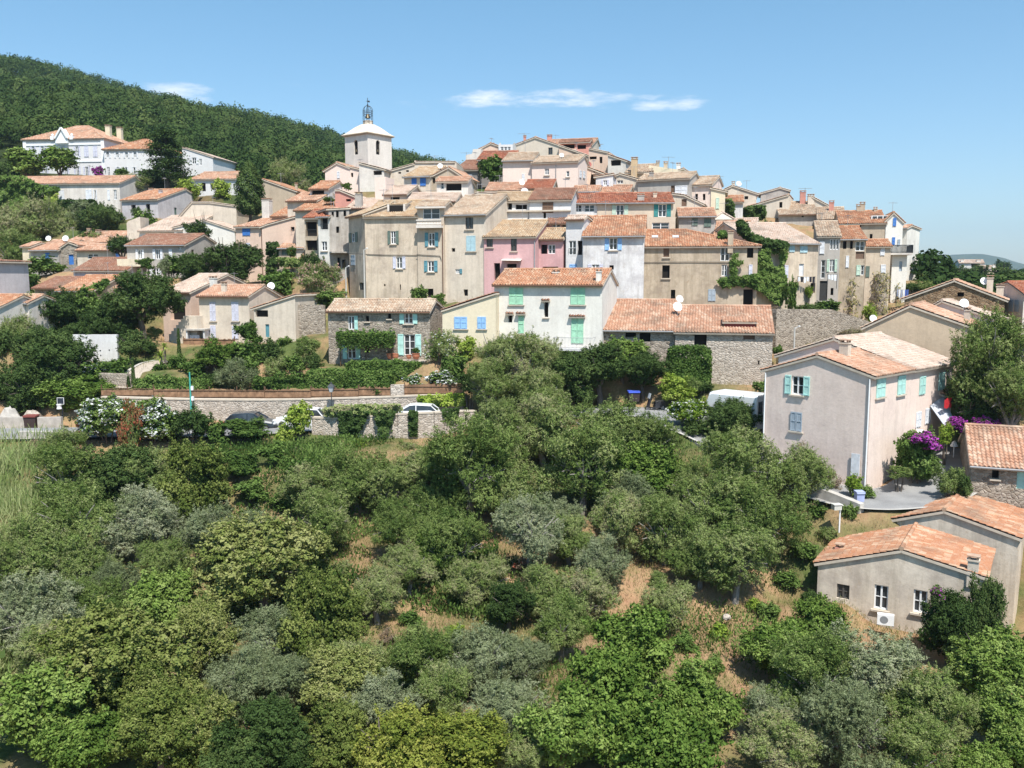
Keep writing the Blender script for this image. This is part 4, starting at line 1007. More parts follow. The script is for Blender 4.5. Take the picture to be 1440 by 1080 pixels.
# valley and the slope under the road
for x in range(-60, 61, 10):
    CTRL.append((x, 14, -21.5)); CTRL.append((x, 24, -20.5))
for px in range(-100, 1561, 160):
    for py, D in ((1010, 34), (900, 42), (790, 50)):
        if px > 1100 and D > 36: continue
        cp(px, py, D)
for q in ((640, 880, 44), (530, 790, 50), (600, 650, 62), (300, 640, 63.5), (1150, 760, 50), (1000, 905, 42), (1090, 1000, 36), (1240, 930, 42), (1400, 930, 42), (1440, 1010, 37),
          (420, 640, 63), (520, 622, 66), (620, 622, 67), (700, 700, 58), (800, 690, 59), (860, 720, 56), (900, 680, 58.5), (980, 660, 59), (1080, 700, 55), (1120, 690, 56.5),
          (20, 650, 62), (40, 720, 55), (30, 800, 48), (160, 660, 61), (220, 650, 63), (-60, 640, 63), (1180, 735, 52), (1185, 800, 50.5), (1215, 800, 52), (1260, 800, 53.5), (1210, 815, 49.5), (1150, 830, 46.5)): cp(*q)
# terraces above the road
for q in ((100, 552, 76), (20, 560, 76), (180, 548, 76), (300, 548, 75.5), (420, 546, 75.5), (540, 545, 75.5), (640, 540, 76), (720, 552, 75), (820, 552, 75), (900, 545, 76), (1000, 540, 74.5), (960, 545, 74),
          (240, 520, 80), (340, 505, 84), (420, 510, 82), (200, 510, 84), (135, 508, 84), (60, 500, 86), (10, 480, 90), (430, 470, 88), (440, 440, 92), (330, 440, 98), (400, 430, 96), (660, 495, 79),
          (560, 418, 95), (640, 420, 94), (480, 420, 99), (390, 398, 106), (1150, 480, 84), (1180, 470, 88), (1240, 455, 92), (1110, 500, 78), (1240, 440, 101), (1290, 440, 104), (1330, 430, 112),
          (100, 450, 96), (180, 440, 99), (200, 480, 88), (60, 340, 132), (20, 340, 132), (110, 325, 136), (150, 320, 138), (20, 400, 112), (60, 425, 100), (330, 385, 112), (250, 390, 108), (300, 400, 104), (-80, 440, 100),
          (-80, 350, 130), (230, 275, 155), (60, 270, 155), (330, 290, 142), (-60, 260, 165), (-150, 250, 170), (350, 305, 140), (1290, 432, 118), (1290, 430, 132), (1290, 426, 150), (1340, 432, 112), (1340, 430, 125), (1360, 425, 145), (1400, 436, 112), (1440, 434, 125), (1440, 428, 145), (1500, 436, 112), (1500, 430, 140), (1600, 430, 130), (1400, 424, 160), (1300, 422, 165), (1480, 450, 95), (1560, 470, 85), (300, 592, 73.0), (280, 596, 72.0), (330, 596, 72.2), (310, 598, 71.2), (420, 593, 73.0), (480, 590, 73.2), (540, 588, 73.4), (600, 586, 73.4), (220, 596, 72.4), (180, 598, 72.4), (20, 606, 71.6), (88, 606, 71.6), (-60, 606, 71.6), (130, 604, 71.5), (20, 604, 73), (88, 603, 73), (250, 596, 72.2), (372, 594, 72.6), (-100, 560, 78), (-40, 520, 84), (60, 470, 93), (10, 445, 97), (-60, 430, 100)): cp(*q)
for px, py, D in ((560, 290, 115), (620, 250, 130), (700, 240, 145), (800, 232, 152), (900, 260, 140), (1000, 290, 135), (1100, 315, 135), (1200, 335, 130), (480, 262, 135), (420, 285, 140)): cp(px, py, D)
# the road: world points of its centre line
ROAD = [at(*q) for q in ((-120, 611, 66.5), (60, 609, 66.8), (200, 606, 68), (330, 605.5, 69.3), (450, 598, 70.4), (600, 591, 71.2), (750, 584, 71.4), (850, 578, 70.8), (925, 582, 69.2), (990, 604, 65.2), (1080, 647, 60.2), (1150, 682, 56.6), (1200, 700, 54.6), (1250, 701, 54.2), (1300, 690, 55.2), (1335, 662, 58.2), (1352, 640, 61.5), (1362, 632, 63))]
def spline(P, n=12):
    out = []
    for i in range(len(P) - 1):
        p0, p1, p2, p3 = P[max(i - 1, 0)], P[i], P[i + 1], P[min(i + 2, len(P) - 1)]
        for k in range(n):
            t = k / n
            out.append(0.5 * ((2 * p1) + (p2 - p0) * t + (2 * p0 - 5 * p1 + 4 * p2 - p3) * t * t + (3 * p1 - p0 - 3 * p2 + p3) * t ** 3))
    out.append(P[-1]); return out
ROADP = spline(ROAD)
RP = np.array([tuple(p) for p in ROADP])
for p in ROADP[::6]: CTRL.append(tuple(p))
CA = np.array(CTRL)
RIDGE = np.array([(-500, 20, 480, 22), (-100, 66, 500, 22), (0, 94, 510, 21), (100, 110, 520, 20), (200, 138, 530, 19), (300, 166, 540, 17), (400, 186, 550, 15), (470, 206, 560, 14), (560, 226, 570, 13), (650, 248, 580, 11),
                  (720, 275, 580, 10), (800, 320, 580, 9), (920, 380, 560, 6), (1150, 396, 560, 1), (1280, 404, 560, -3), (1440, 404, 560, -5), (2200, 404, 560, -6)], float)
def terrain(x, y):
    x, y = np.atleast_1d(np.asarray(x, float)), np.atleast_1d(np.asarray(y, float))
    z = np.empty_like(x)
    for s in range(0, len(x), 4000):
        xs, ys = x[s:s + 4000], y[s:s + 4000]
        d2 = (xs[:, None] - CA[:, 0]) ** 2 + (ys[:, None] - CA[:, 1]) ** 2 + 2.0
        w = 1 / d2 ** 3.0
        z[s:s + 4000] = (w * CA[:, 2]).sum(1) / w.sum(1)
    # hill behind the village
    yy = np.maximum(y, 30.0)
    px = np.clip(720 + FOC * x / yy, -500, 2200)
    ry = np.interp(px, RIDGE[:, 0], RIDGE[:, 1]); rd = np.interp(px, RIDGE[:, 0], RIDGE[:, 2]); z0 = np.interp(px, RIDGE[:, 0], RIDGE[:, 3])
    c_, s_ = math.cos(PITCH), math.sin(PITCH)
    b = (540 - ry) / FOC
    zr = rd * (-s_ + b * c_) / (c_ + b * s_)
    t = np.clip((y - 172) / (rd - 172), 0, 1)
    hz = z0 + (zr - z0) * (t ** .92) + np.sin(x * .045) * 2.2 * t * (1 - t) * 4 + np.sin(y * .06 + x * .02) * 1.6 * t * (1 - t) * 4
    hz = np.where(y > rd, np.maximum(zr - (y - rd) * .22, -70), hz)
    k = np.clip((y - 158) / 16, 0, 1); k = k * k * (3 - 2 * k)
    z = z * (1 - k) + hz * k
    # level the ground under the road
    m = (y < 80) & (y > 45)
    if m.any():
        xi, yi = x[m], y[m]
        d = np.full(len(xi), 1e9); zz = np.zeros(len(xi))
        for p in RP[::3]:
            dd = (xi - p[0]) ** 2 + (yi - p[1]) ** 2
            n = dd < d; d[n] = dd[n]; zz[n] = p[2]
        d = np.sqrt(d); kk = np.clip((d - 2.9) / 1.5, 0, 1)
        z[m] = np.where(d < 4.4, (zz - .16) * (1 - kk) + z[m] * kk, z[m])
    return z
def gz(x, y): return float(terrain([x], [y])[0])

def ground_mat():
    m, nt, out = nmat('dry_hillside')
    P = pos(nt)
    a = noise(nt, P, 0.10, 5, .6); b = noise(nt, P, 0.9, 6, .65); c = noise(nt, P, 6.0, 5, .7)
    dry = ramp(nt, b, [(0.3, (.34, .19, .115)), (0.5, (.40, .26, .15)), (0.7, (.24, .20, .09))])
    grn = ramp(nt, b, [(0.3, (.06, .085, .028)), (0.6, (.11, .14, .045)), (0.75, (.17, .18, .07))])
    k = ramp(nt, a, [(0.44, (0, 0, 0)), (0.60, (1, 1, 1))])
    cc = mixc(nt, k, dry, grn)
    # beyond the village everything is under trees
    sep = N(nt, 'SeparateXYZ'); nt.links.new(P, sep.inputs[0])
    mr = N(nt, 'MapRange', i_1=130.0, i_2=165.0); nt.links.new(sep.outputs['Y'], mr.inputs[0])
    cc = mixc(nt, mr.outputs[0], cc, (.035, .05, .018))
    cc = mixc(nt, .5, cc, ramp(nt, c, [(0.3, (.45, .45, .45)), (0.7, (1, 1, 1))]), 'MULTIPLY')
    princ(nt, out, cc, .97, bump(nt, c, .12, .7), .08); return m
def build_ground():
    ys = np.concatenate([np.arange(-60, 12, 6), np.arange(12, 112, .9), np.arange(112, 180, 1.6), np.arange(180, 640, 9), np.geomspace(640, 9000, 26)])
    k = 240
    u = np.linspace(-1, 1, k)
    X, Y = [], []
    for y in ys:
        half = max(70, y * .80); X.append(u * half); Y.append(np.full(k, y))
    X, Y = np.concatenate(X), np.concatenate(Y)
    Zt = terrain(X, Y)
    V = np.stack([X, Y, Zt], 1)
    i, j = np.meshgrid(np.arange(len(ys) - 1), np.arange(k - 1), indexing='ij'); a = (i * k + j).ravel()
    Q = np.stack([a, a + 1, a + k + 1, a + k], 1)
    me = np_mesh('ground', V, Q, ground_mat()); me.polygons.foreach_set('use_smooth', np.ones(len(Q), bool))
    tag(link('ground', me), kind='structure')
build_ground()
def far_hills():
    m, nt, out = nmat('far_hill_woods')
    P = pos(nt); n = noise(nt, P, .012, 6, .65)
    princ(nt, out, ramp(nt, n, [(0.3, (.03, .045, .02)), (0.7, (.08, .10, .045))]), .95)
    prof = [(1150, 402), (1250, 392), (1290, 377), (1310, 363), (1325, 359.5), (1345, 357.5), (1365, 357), (1385, 360), (1410, 368), (1440, 378), (1480, 388), (1560, 397), (1700, 402)]
    D0, D1 = 3300, 4300
    rows = []
    px = np.linspace(1150, 1700, 90); py = np.interp(px, [p[0] for p in prof], [p[1] for p in prof]) + np.random.default_rng(3).normal(0, .25, 90)
    V = []
    for f in np.linspace(0, 1, 14):
        D = D0 + (D1 - D0) * f; h = math.sin(math.pi * min(1, f * 1.0) ** .8) if f < 1 else 0
        for a, b in zip(px, py):
            q = at(a, b, (D0 + D1) / 2 - 60); x = q.x
            V.append((x, D, -75 + max(0, q.z + 75) * max(h, 0)))
    V = np.array(V); i, j = np.meshgrid(np.arange(13), np.arange(89), indexing='ij'); a = (i * 90 + j).ravel()
    me = np_mesh('hills', V, np.stack([a, a + 1, a + 91, a + 90], 1), m); me.polygons.foreach_set('use_smooth', np.ones(13 * 89, bool))
    tag(link('hills', me), kind='structure')
far_hills()

# ------------------------------------------------------------------ road, walls, fences
def ribbon(name, P, off0, off1, dz, mat, kind='structure'):
    mb = MB(); a = []
    for i, p in enumerate(P):
        d = P[min(i + 1, len(P) - 1)] - P[max(i - 1, 0)]; d.z = 0; d.normalize(); n = Vector((d.y, -d.x, 0))
        a.append((p + n * off0 + Vector((0, 0, dz)), p + n * off1 + Vector((0, 0, dz))))
    for q, r_ in zip(a, a[1:]): mb.poly([q[0], q[1], r_[1], r_[0]])
    return tag(mb.build(name, mat), kind=kind)
def asphalt():
    m, nt, out = nmat('asphalt'); P = pos(nt)
    n = noise(nt, P, .8, 5); f = noise(nt, P, 30, 3)
    c = mixc(nt, .4, ramp(nt, n, [(.3, (.24, .235, .235)), (.7, (.33, .325, .32))]), ramp(nt, f, [(.3, (.4, .4, .4)), (.7, (1, 1, 1))]), 'MULTIPLY')
    princ(nt, out, c, .9, bump(nt, f, .01, .4), .2); return m
ribbon('road', ROADP, -2.5, 2.5, 0.0, asphalt())
ribbon('road_edge', ROADP, 2.5, 2.75, .06, plain('concrete_edge', (.42, .40, .37), .9))
def wall_run(name, pts, hgt, th, mat, label, cat, cap=None, follow=None, group=None):
    """a wall along world points (base); hgt metres high"""
    root = empty(name, pts[0]); o = pts[0]
    tag(root, label, cat, group)
    mb, cb = MB(), MB()
    for i in range(len(pts) - 1):
        a, b = pts[i] - o, pts[i + 1] - o
        d = Vector((b.x - a.x, b.y - a.y, 0)).normalized(); n = Vector((d.y, -d.x, 0)) * th / 2
        h0 = hgt[i] if isinstance(hgt, list) else hgt; h1 = hgt[i + 1] if isinstance(hgt, list) else hgt
        e = d * .004 * (i % 2); L0, L1 = Vector((0, 0, -2.5)), 0
        A = [a - n + L0, b - n + L0, b + n + L0, a + n + L0]; B = [a - n + Vector((0, 0, h0)), b - n + Vector((0, 0, h1)), b + n + Vector((0, 0, h1)), a + n + Vector((0, 0, h0))]
        mb.poly(B); mb.poly(A[::-1])
        for k in range(4): mb.poly([A[k], A[(k + 1) % 4], B[(k + 1) % 4], B[k]])
        if cap:
            n2 = n * 1.18; C0 = [a - n2 + Vector((0, 0, h0 + .003)), b - n2 + Vector((0, 0, h1 + .003)), b + n2 + Vector((0, 0, h1 + .003)), a + n2 + Vector((0, 0, h0 + .003))]; C1 = [q + Vector((0, 0, .12)) for q in C0]
            cb.poly(C1); cb.poly(C0[::-1])
            for k in range(4): cb.poly([C0[k], C0[(k + 1) % 4], C1[(k + 1) % 4], C1[k]])
    mb.build('masonry', mat, root)
    if cap: cb.build('coping', cap, root)
    return root
concrete = wallmat('grey', .6)
lowm = plain('pale_concrete', (.43, .40, .365), .9, .15, var=.2)
# retaining wall behind the road, its reed fence on top
RW = [at(*q) for q in ((146, 586, 74.0), (200, 590, 73.6), (280, 592, 73.4), (372, 590, 73.6), (437, 588, 73.8), (505, 586, 74), (550, 585, 74.2), (600, 584, 74.4), (652, 583, 74.4))]
hh = [-(0) + (at(px, py, q.y).z - q.z) for q, (px, py) in zip(RW, ((146, 559), (200, 560.5), (280, 562.5), (372, 563), (437, 562), (505, 560), (550, 558.5), (600, 556.5), (652, 556)))]
wall_run('retaining_wall', RW, hh, .5, stonemat('pale'), 'long pale stone retaining wall under the reed fence, behind the parked cars', 'wall', mortar())
def reed(label, px0, px1, y0, y1, t0, t1, D):
    a, b = at(px0, y1, D), at(px1, y1 - (y0 - y0), D); a2, b2 = at(px0, t0, D), at(px1, t1, D)
    root = empty('reed_fence', a); tag(root, label, 'fence', 'brown reed fence panels above the road')
    n = int((b.x - a.x) / .11); mb = MB(); rng = random.Random(px0)
    for i in range(n):
        f = (i + .5) / n; p = a.lerp(b, f); h = a2.z + (b2.z - a2.z) * f - p.z + rng.uniform(-.06, .06)
        q = p - a; mb.box((q.x - .052, q.y - .02 + rng.uniform(-.012, .012), -.05), (q.x + .052, q.y + .02, h))
    mb.build('reed_panel', plain('reed', (.26, .155, .095), .9, .1, var=.4), root)
    rl = MB()
    for z in (.25, .8): rl.tube([Vector((0, -.05, z)), Vector((b.x - a.x, -.05, z + b.z - a.z))], .03, 5)
    rl.build('rail', plain('brown_wood', (.12, .07, .04)), root)
    ps = MB()
    k = max(2, int((b.x - a.x) / 2))
    for i in range(k + 1): x = (b.x - a.x) * i / k; ps.tube([(x, .06, -.3), (x, .06, 1.15)], .05, 6)
    ps.build('post', plain('brown_wood', (.12, .07, .04)), root)
reed('reed fence panel at the left end beside the stair path', 143, 216, 0, 560, 548, 547.5, 74.2)
reed('long reed fence panel behind the green light pole', 217, 372, 0, 562.5, 547, 549, 73.9)
reed('reed fence panel left of the black street lantern', 373, 437, 0, 563, 547.5, 548.5, 73.9)
reed('reed fence panel behind the black street lantern', 438, 504, 0, 561.5, 545.5, 547, 74.1)
reed('reed fence panel under the clipped round hedges', 505, 550, 0, 560, 544, 545, 74.3)
reed('reed fence panel draped with white oleander flowers', 569, 652, 0, 557, 541, 539, 74.5)
P_ = at(551, 560, 74.3)
mb = MB(); mb.box((-.05, -.25, -2), (1.05, .25, at(551, 541, 74.3).z - P_.z)); o = mb.build('stone_pillar', stonemat('pale')); o.location = P_; tag(o, 'square pale stone pillar between two reed fence panels', 'pillar')
reed('short reed fence in front of the lavender shuttered house', 258, 330, 0, 489, 476, 477, 89.5)
# lower road wall with ivy on it
LW = [at(*q) for q in ((440, 613, 67.4), (477, 614, 67.3), (520, 616, 67.2), (560, 617, 67.2), (610, 616, 67.6), (650, 612, 68.4), (668, 606, 69))]
lh = [at(px, py, q.y).z - q.z for q, (px, py) in zip(LW, ((440, 588), (477, 588.5), (520, 586), (560, 583), (610, 581), (650, 579), (668, 579)))]
wall_run('roadside_wall', LW, lh, .45, stonemat('pale'), 'low pale stone wall with clumps of ivy on the valley side of the road', 'wall', mortar())
# concrete kerb walls
def pt(px, py, D): return at(px, py, D)
wall_run('roadside_parapet', [pt(28, 618, 64.6), pt(108, 618, 64.6)], [.62, .62], .5, lowm, 'low grey concrete parapet along the left end of the road', 'parapet')
wall_run('gate_wall', [pt(2, 606, 71.4), pt(36, 606, 71.4)], [1.15, 1.15], .35, lowm, 'pale rendered gate wall left of the red brown bin', 'wall')
wall_run('gate_wall', [pt(55, 605.5, 71.4), pt(88, 605, 71.4)], [1.1, 1.1], .35, lowm, 'pale rendered gate wall right of the red brown bin, streaked with shade', 'wall')
wall_run('roadside_parapet', [pt(916, 600, 66.6), pt(955, 614, 64.4), pt(992, 632, 61.5)], [.25, .25, .25], .5, lowm, 'pale concrete kerb wall at the bend below the scooter', 'parapet')
wall_run('roadside_parapet', [pt(1140, 690, 54.8), pt(1175, 703, 53.4), pt(1212, 718, 52)], [.42, .42, .42], .45, lowm, 'pale concrete kerb wall at the foot of the large rose house', 'parapet')
WRW = wall_run('white_retaining_wall', [pt(105, 506, 84), pt(167, 506, 84)], [2.4, 2.4], .4, wallmat('chalk', .35), 'blank white retaining wall with small drain holes among the trees', 'wall')
for i, (fx, fz) in enumerate(((.22, 1.0), (.42, 1.02), (.62, .9), (.82, .95), (.62, .45))):
    mb = MB(); L_ = at(167, 506, 84).x - at(105, 506, 84).x; mb.tube([(L_ * fx, -.23, fz), (L_ * fx, -.195, fz)], .06, 8); mb.build('drain_hole', darkmat(), WRW)
wall_run('garden_wall', [pt(142, 545, 78), pt(186, 545, 77.5)], [1.3, 1.2], .4, stonemat('stone'), 'rough dry stone garden wall under the white flowered hedge', 'wall')
wall_run('garden_wall', [pt(415, 478, 89), pt(458, 470, 89)], [3.6, 2.9], .4, stonemat('stone'), 'fieldstone wall between the lean to annex and the stone cottage', 'wall')
wall_run('garden_wall', [pt(392, 420, 105), pt(428, 420, 104)], [3.4, 3.6], .5, stonemat('stone'), 'old stone bastion wall below the tiled garage canopy', 'wall')
wall_run('garden_wall', [pt(1087, 500, 80), pt(1130, 490, 82), pt(1165, 486, 83.5), (pt(1218, 478, 86))], [4.2, 3.6, 3.4, 1.8], .5, stonemat('stone'), 'mossy old stone wall between the pale barn and the rose house', 'wall')
wall_run('garden_wall', [pt(92, 530, 80), pt(40, 530, 82)], [2.2, 2.2], .4, stonemat('stone'), 'dark ruined stone wall under the trees at the far left', 'wall')
# garden path with pale kerb
def path():
    m = plain('pale_path', (.40, .34, .28), .95)
    P = spline([at(*q) for q in ((168, 553, 76.5), (190, 535, 79), (212, 516, 82), (232, 500, 84.5))], 6)
    P = [Vector((p.x, p.y, gz(p.x, p.y) + .12)) for p in P]
    ribbon('path', P, -.9, .9, 0, m)
    ribbon('path_edge', P, -1.2, -.9, .05, lowm)
path()
# stepped stair wall by the porch house
def stairs():
    A = at(238, 482, 91.5); B = at(278, 482, 90.8)
    root = empty('stair_block', A, math.atan2(B.y - A.y, B.x - A.x)); tag(root, 'beige rendered outside stair with stepped parapet, left of the lavender shuttered house', 'stairs')
    L = (B - A).length; mb = MB(); n = 7
    k = 91 / FOC
    for i in range(n):
        h = (8 + (38 - 8) * (i + 1) / n) * k; mb.box((L * .62 * i / n, 0, -3), (L * .62 * (i + 1) / n, 1.1, h))
    mb.box((L * .62 + .001, 0.003, -3), (L, 1.1, 38 * k)); mb.build('parapet', wallmat('sand', .4), root)
    g = at(262, 482, 90.2); gb = empty('garage_shelter', g); tag(gb, 'small flat roofed white shelter at the foot of the beige stair', 'shelter')
    mb = MB(); w = 26 * k; mb.box((0, 0, -2), (.15, 1.6, 1.25)); mb.box((w - .15, 0, -2), (w, 1.6, 1.25)); mb.box((.151, 1.4, -2), (w - .151, 1.597, 1.25)); mb.build('wall', wallmat('chalk', .3), gb)
    mb = MB(); mb.box((-.12, -.15, 1.252), (w + .12, 1.7, 1.4)); mb.build('roof', lowm, gb)
    mb = MB(); mb.box((.16, .5, -.4), (w * .62, .55, .75)); mb.build('panel', shutmat('w'), gb)
stairs()
# ------------------------------------------------------------------ foliage
GAIN = dict(olive=1.2, silver=1.08, oak=1.15, yellow=1.15, bright=1.1, dark=1.05, hedge=1.2, lime=1.1, wood=1.08, grass=1.0, reed=1.0)
def leafmat(name, cols, trans=.14):
    if ('leaf', name) in MATS: return MATS[('leaf', name)]
    m, nt, out = nmat('foliage_' + name)
    at_ = N(nt, 'Attribute', attribute_name='tone')
    oi = N(nt, 'ObjectInfo')
    ad = N(nt, 'Math', operation='MULTIPLY_ADD', i_1=.44, i_2=-.24); nt.links.new(oi.outputs['Random'], ad.inputs[0])
    a2 = N(nt, 'Math', operation='ADD', use_clamp=True); nt.links.new(at_.outputs['Fac'], a2.inputs[0]); nt.links.new(ad.outputs[0], a2.inputs[1])
    g_ = GAIN.get(name, 1.0); cols = [tuple(min(.6, x * g_) for x in c) for c in cols]
    k = len(cols) - 1
    c = ramp(nt, a2.outputs[0], [(i / k * .9 + .05, q) for i, q in enumerate(cols)])
    d = N(nt, 'BsdfDiffuse'); t = N(nt, 'BsdfTranslucent'); mx = N(nt, 'MixShader', i_0=trans)
    nt.links.new(c, d.inputs[0])
    tc = mixc(nt, 1.0, c, (1.25, 1.3, .7), 'MULTIPLY'); nt.links.new(tc, t.inputs[0])
    nt.links.new(d.outputs[0], mx.inputs[1]); nt.links.new(t.outputs[0], mx.inputs[2]); nt.links.new(mx.outputs[0], out.inputs[0])
    MATS[('leaf', name)] = m; return m
LEAF = dict(
    olive=[(.046, .076, .020), (.090, .132, .034), (.145, .188, .058), (.215, .245, .10), (.25, .22, .14)],
    silver=[(.085, .108, .050), (.145, .175, .085), (.205, .235, .130), (.28, .29, .19)],
    oak=[(.050, .075, .018), (.095, .125, .030), (.155, .18, .052), (.235, .24, .095)],
    yellow=[(.055, .075, .015), (.11, .14, .025), (.18, .20, .04), (.26, .25, .07)],
    bright=[(.045, .080, .016), (.085, .140, .028), (.14, .20, .046), (.22, .285, .085)],
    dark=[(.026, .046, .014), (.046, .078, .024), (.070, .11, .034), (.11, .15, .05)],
    hedge=[(.034, .064, .016), (.064, .108, .026), (.105, .16, .040), (.16, .215, .068)],
    lime=[(.08, .14, .02), (.15, .22, .03), (.22, .29, .05), (.30, .34, .09)],
    dry=[(.16, .11, .07), (.22, .16, .11), (.26, .20, .15), (.20, .20, .10)],
    wood=[(.022, .042, .014), (.042, .072, .022), (.065, .098, .03), (.105, .13, .045)],
    white=[(.6, .6, .58), (.7, .7, .68), (.78, .78, .76), (.8, .8, .8)],
    rosy=[(.42, .20, .20), (.5, .28, .26), (.5, .34, .30), (.46, .30, .26)],
    red=[(.22, .045, .03), (.30, .07, .045), (.34, .11, .07), (.16, .09, .04)],
    purple=[(.22, .02, .22), (.32, .04, .32), (.40, .08, .40), (.34, .05, .28)],
    grass=[(.09, .12, .03), (.15, .17, .05), (.30, .25, .11), (.42, .33, .17)],
    reed=[(.09, .15, .045), (.15, .22, .07), (.22, .29, .10), (.33, .36, .17)])
def leaf_quads(P, Nm, size, aspect, rng, tilt=.6):
    n = len(P)
    Nn = Nm + rng.normal(0, tilt, (n, 3)); Nn /= np.linalg.norm(Nn, axis=1)[:, None]
    T = rng.normal(0, 1, (n, 3)); T -= (T * Nn).sum(1)[:, None] * Nn; T /= np.linalg.norm(T, axis=1)[:, None]
    B = np.cross(Nn, T)
    s = (size * rng.uniform(.65, 1.35, n))[:, None]
    V = np.stack([P - T * s, P + B * s * aspect + T * s * .1, P + T * s, P - B * s * aspect + T * s * .1], 1).reshape(-1, 3)
    return V, np.arange(n * 4).reshape(n, 4)
def crown_points(n, nclump, rng, size):
    """leaves in sprigs on the outside of many overlapping lumps, a few inside"""
    C, rc = [], []
    nl = int(rng.integers(9, 13)); ang = rng.uniform(0, 6.28)
    for i in range(nl):                      # main limbs carry lobes of foliage; the sky shows between them
        a_ = ang + 2.4 * i + rng.normal(0, .25); el = rng.uniform(-.75, 1.2) if i else 1.4
        d = np.array([math.cos(a_) * math.cos(el), math.sin(a_) * math.cos(el), math.sin(el)]); L = d * rng.uniform(.46, .72)
        for j in range(max(4, int(nclump * 1.15) // nl)):
            p = L + rng.normal(0, .17, 3) * np.array([1, 1, .9]); n_ = np.linalg.norm(p)
            if n_ > .88: p *= .88 / n_
            C.append(p); rc.append(rng.uniform(.11, .24))
    C = np.array([(0, 0, .0)] + C); rc = np.array([.52] + rc); tone = rng.uniform(0, 1, len(C))
    ns = n // 16
    k = rng.choice(len(C), ns * 3, p=rc ** 2 / (rc ** 2).sum())
    dd = rng.normal(0, 1, (len(k), 3)); dd[:, 2] += .15; dd /= np.linalg.norm(dd, axis=1)[:, None]
    S = C[k] + dd * (rc[k] * rng.uniform(.75, 1.22, len(k)))[:, None]
    inside = np.zeros(len(k), bool)
    for c, r_ in zip(C, rc): inside |= ((S - c) ** 2).sum(1) < (r_ * .74) ** 2
    S, dd, k = S[~inside][:ns], dd[~inside][:ns], k[~inside][:ns]
    st = rng.uniform(0, 1, len(S))
    m = rng.integers(0, len(S), n)
    ax = dd[m] + rng.normal(0, .25, (n, 3))
    P = S[m] + ax * (rng.uniform(-1.3, 1.3, n) * size * 1.5)[:, None] + rng.normal(0, size * .75, (n, 3))
    # feathery shoots stand out from the lumps
    so = rng.choice(len(S), max(6, len(S) // 11)); sd = dd[so] * .6 + np.array([0, 0, .65]) + rng.normal(0, .25, (len(so), 3)); sd /= np.linalg.norm(sd, axis=1)[:, None]; sl = rng.uniform(.10, .30, len(so))
    fs = np.where(rng.uniform(0, 1, n) < .22)[0]; w_ = rng.integers(0, len(so), len(fs)); tt = rng.uniform(0, 1, len(fs)) ** .8
    P[fs] = S[so][w_] + sd[w_] * (sl[w_] * tt)[:, None] + rng.normal(0, 1, (len(fs), 3)) * (size * (1.5 - .9 * tt))[:, None]
    fi = rng.uniform(0, 1, n) < .10; P[fi] *= rng.uniform(.3, .8, fi.sum())[:, None]
    t = .52 * tone[k[m]] + .26 * st[m] + .2 * rng.uniform(0, 1, n); t[fs] = np.clip(t[fs] + .12, 0, 1)
    return P, dd[m], t
PROTO = {}; CPTS = {}
SPEC = {  # leaves, clumps, leaf size, aspect
    'olive': (52000, 50, .0235, .36), 'silver': (52000, 50, .0235, .36), 'oak': (42000, 56, .028, .6), 'yellow': (42000, 56, .028, .6),
    'bright': (26000, 44, .040, .55), 'dark': (40000, 52, .029, .5), 'hedge': (16000, 44, .046, .6), 'lime': (14000, 36, .045, .5), 'dry': (9000, 26, .042, .25)}
def crown_mesh(kind, var=0, small=False):
    key = (kind, var, small)
    if key in PROTO: return PROTO[key]
    n, nc, ls, asp = SPEC[kind]
    rng = np.random.default_rng(hash_(kind) + var * 17 + small * 5)
    if small: n, ls, nc = int(n * .2), ls * 2.0, int(nc * .6)
    P, dd, t = crown_points(n, nc, rng, ls)
    CPTS[key] = (P, dd)
    V, Q = leaf_quads(P, dd + np.array([0, 0, .28]), ls, asp, rng, tilt=.46)
    PROTO[key] = np_mesh('crown', V, Q, leafmat(kind, LEAF[kind]), t)
    return PROTO[key]
def hash_(s): return sum(ord(c) * (i + 3) for i, c in enumerate(s)) % 1000
def barkmat(key='bark'):
    if ('bark', key) in MATS: return MATS[('bark', key)]
    m, nt, out = nmat(key); P = pos(nt); n = noise(nt, mapping(nt, P, (6, 6, 1.4)), 1.5, 5, .7)
    c = {'bark': ((.07, .055, .045), (.20, .17, .145)), 'grey_bark': ((.15, .135, .12), (.40, .37, .34))}[key]
    princ(nt, out, ramp(nt, n, [(.3, c[0]), (.7, c[1])]), .95, bump(nt, n, .05, .8), .1); MATS[('bark', key)] = m; return m
def trunk_mesh(var=0, mat='bark'):
    key = ('trunk', var, mat)
    if key in PROTO: return PROTO[key]
    rng = random.Random(var + 40); mb = MB()
    lx, ly = rng.uniform(-.12, .12), rng.uniform(-.12, .12)
    fork = Vector((lx, ly, .55))
    mb.tube([(0, 0, -.5), (0, 0, 0), (lx * .4, ly * .4, .3), fork], [.13, .105, .085, .075], 8)
    for i in range(6):
        a = i * 1.05 + rng.uniform(-.3, .3); r_ = rng.uniform(.35, .62); e = Vector((math.cos(a) * r_, math.sin(a) * r_, rng.uniform(1.0, 1.45)))
        mid = fork.lerp(e, .5) + Vector((math.cos(a) * .08, math.sin(a) * .08, rng.uniform(-.05, .1)))
        mb.tube([fork, mid, e], [.055, .036, .014], 6, cap=False)
        for j in range(5):
            b = a + rng.uniform(-1.2, 1.2); q_ = rng.uniform(.25, .55); e2 = mid + Vector((math.cos(b) * q_, math.sin(b) * q_, rng.uniform(-.05, .6)))
            mb.tube([mid, mid.lerp(e2, .5) + Vector((0, 0, .04)), e2], [.028, .018, .007], 5, cap=False)
    o = mb.build('trunk', barkmat(mat)); me = o.data; bpy.data.objects.remove(o)
    PROTO[key] = me; return me
TREES = 0
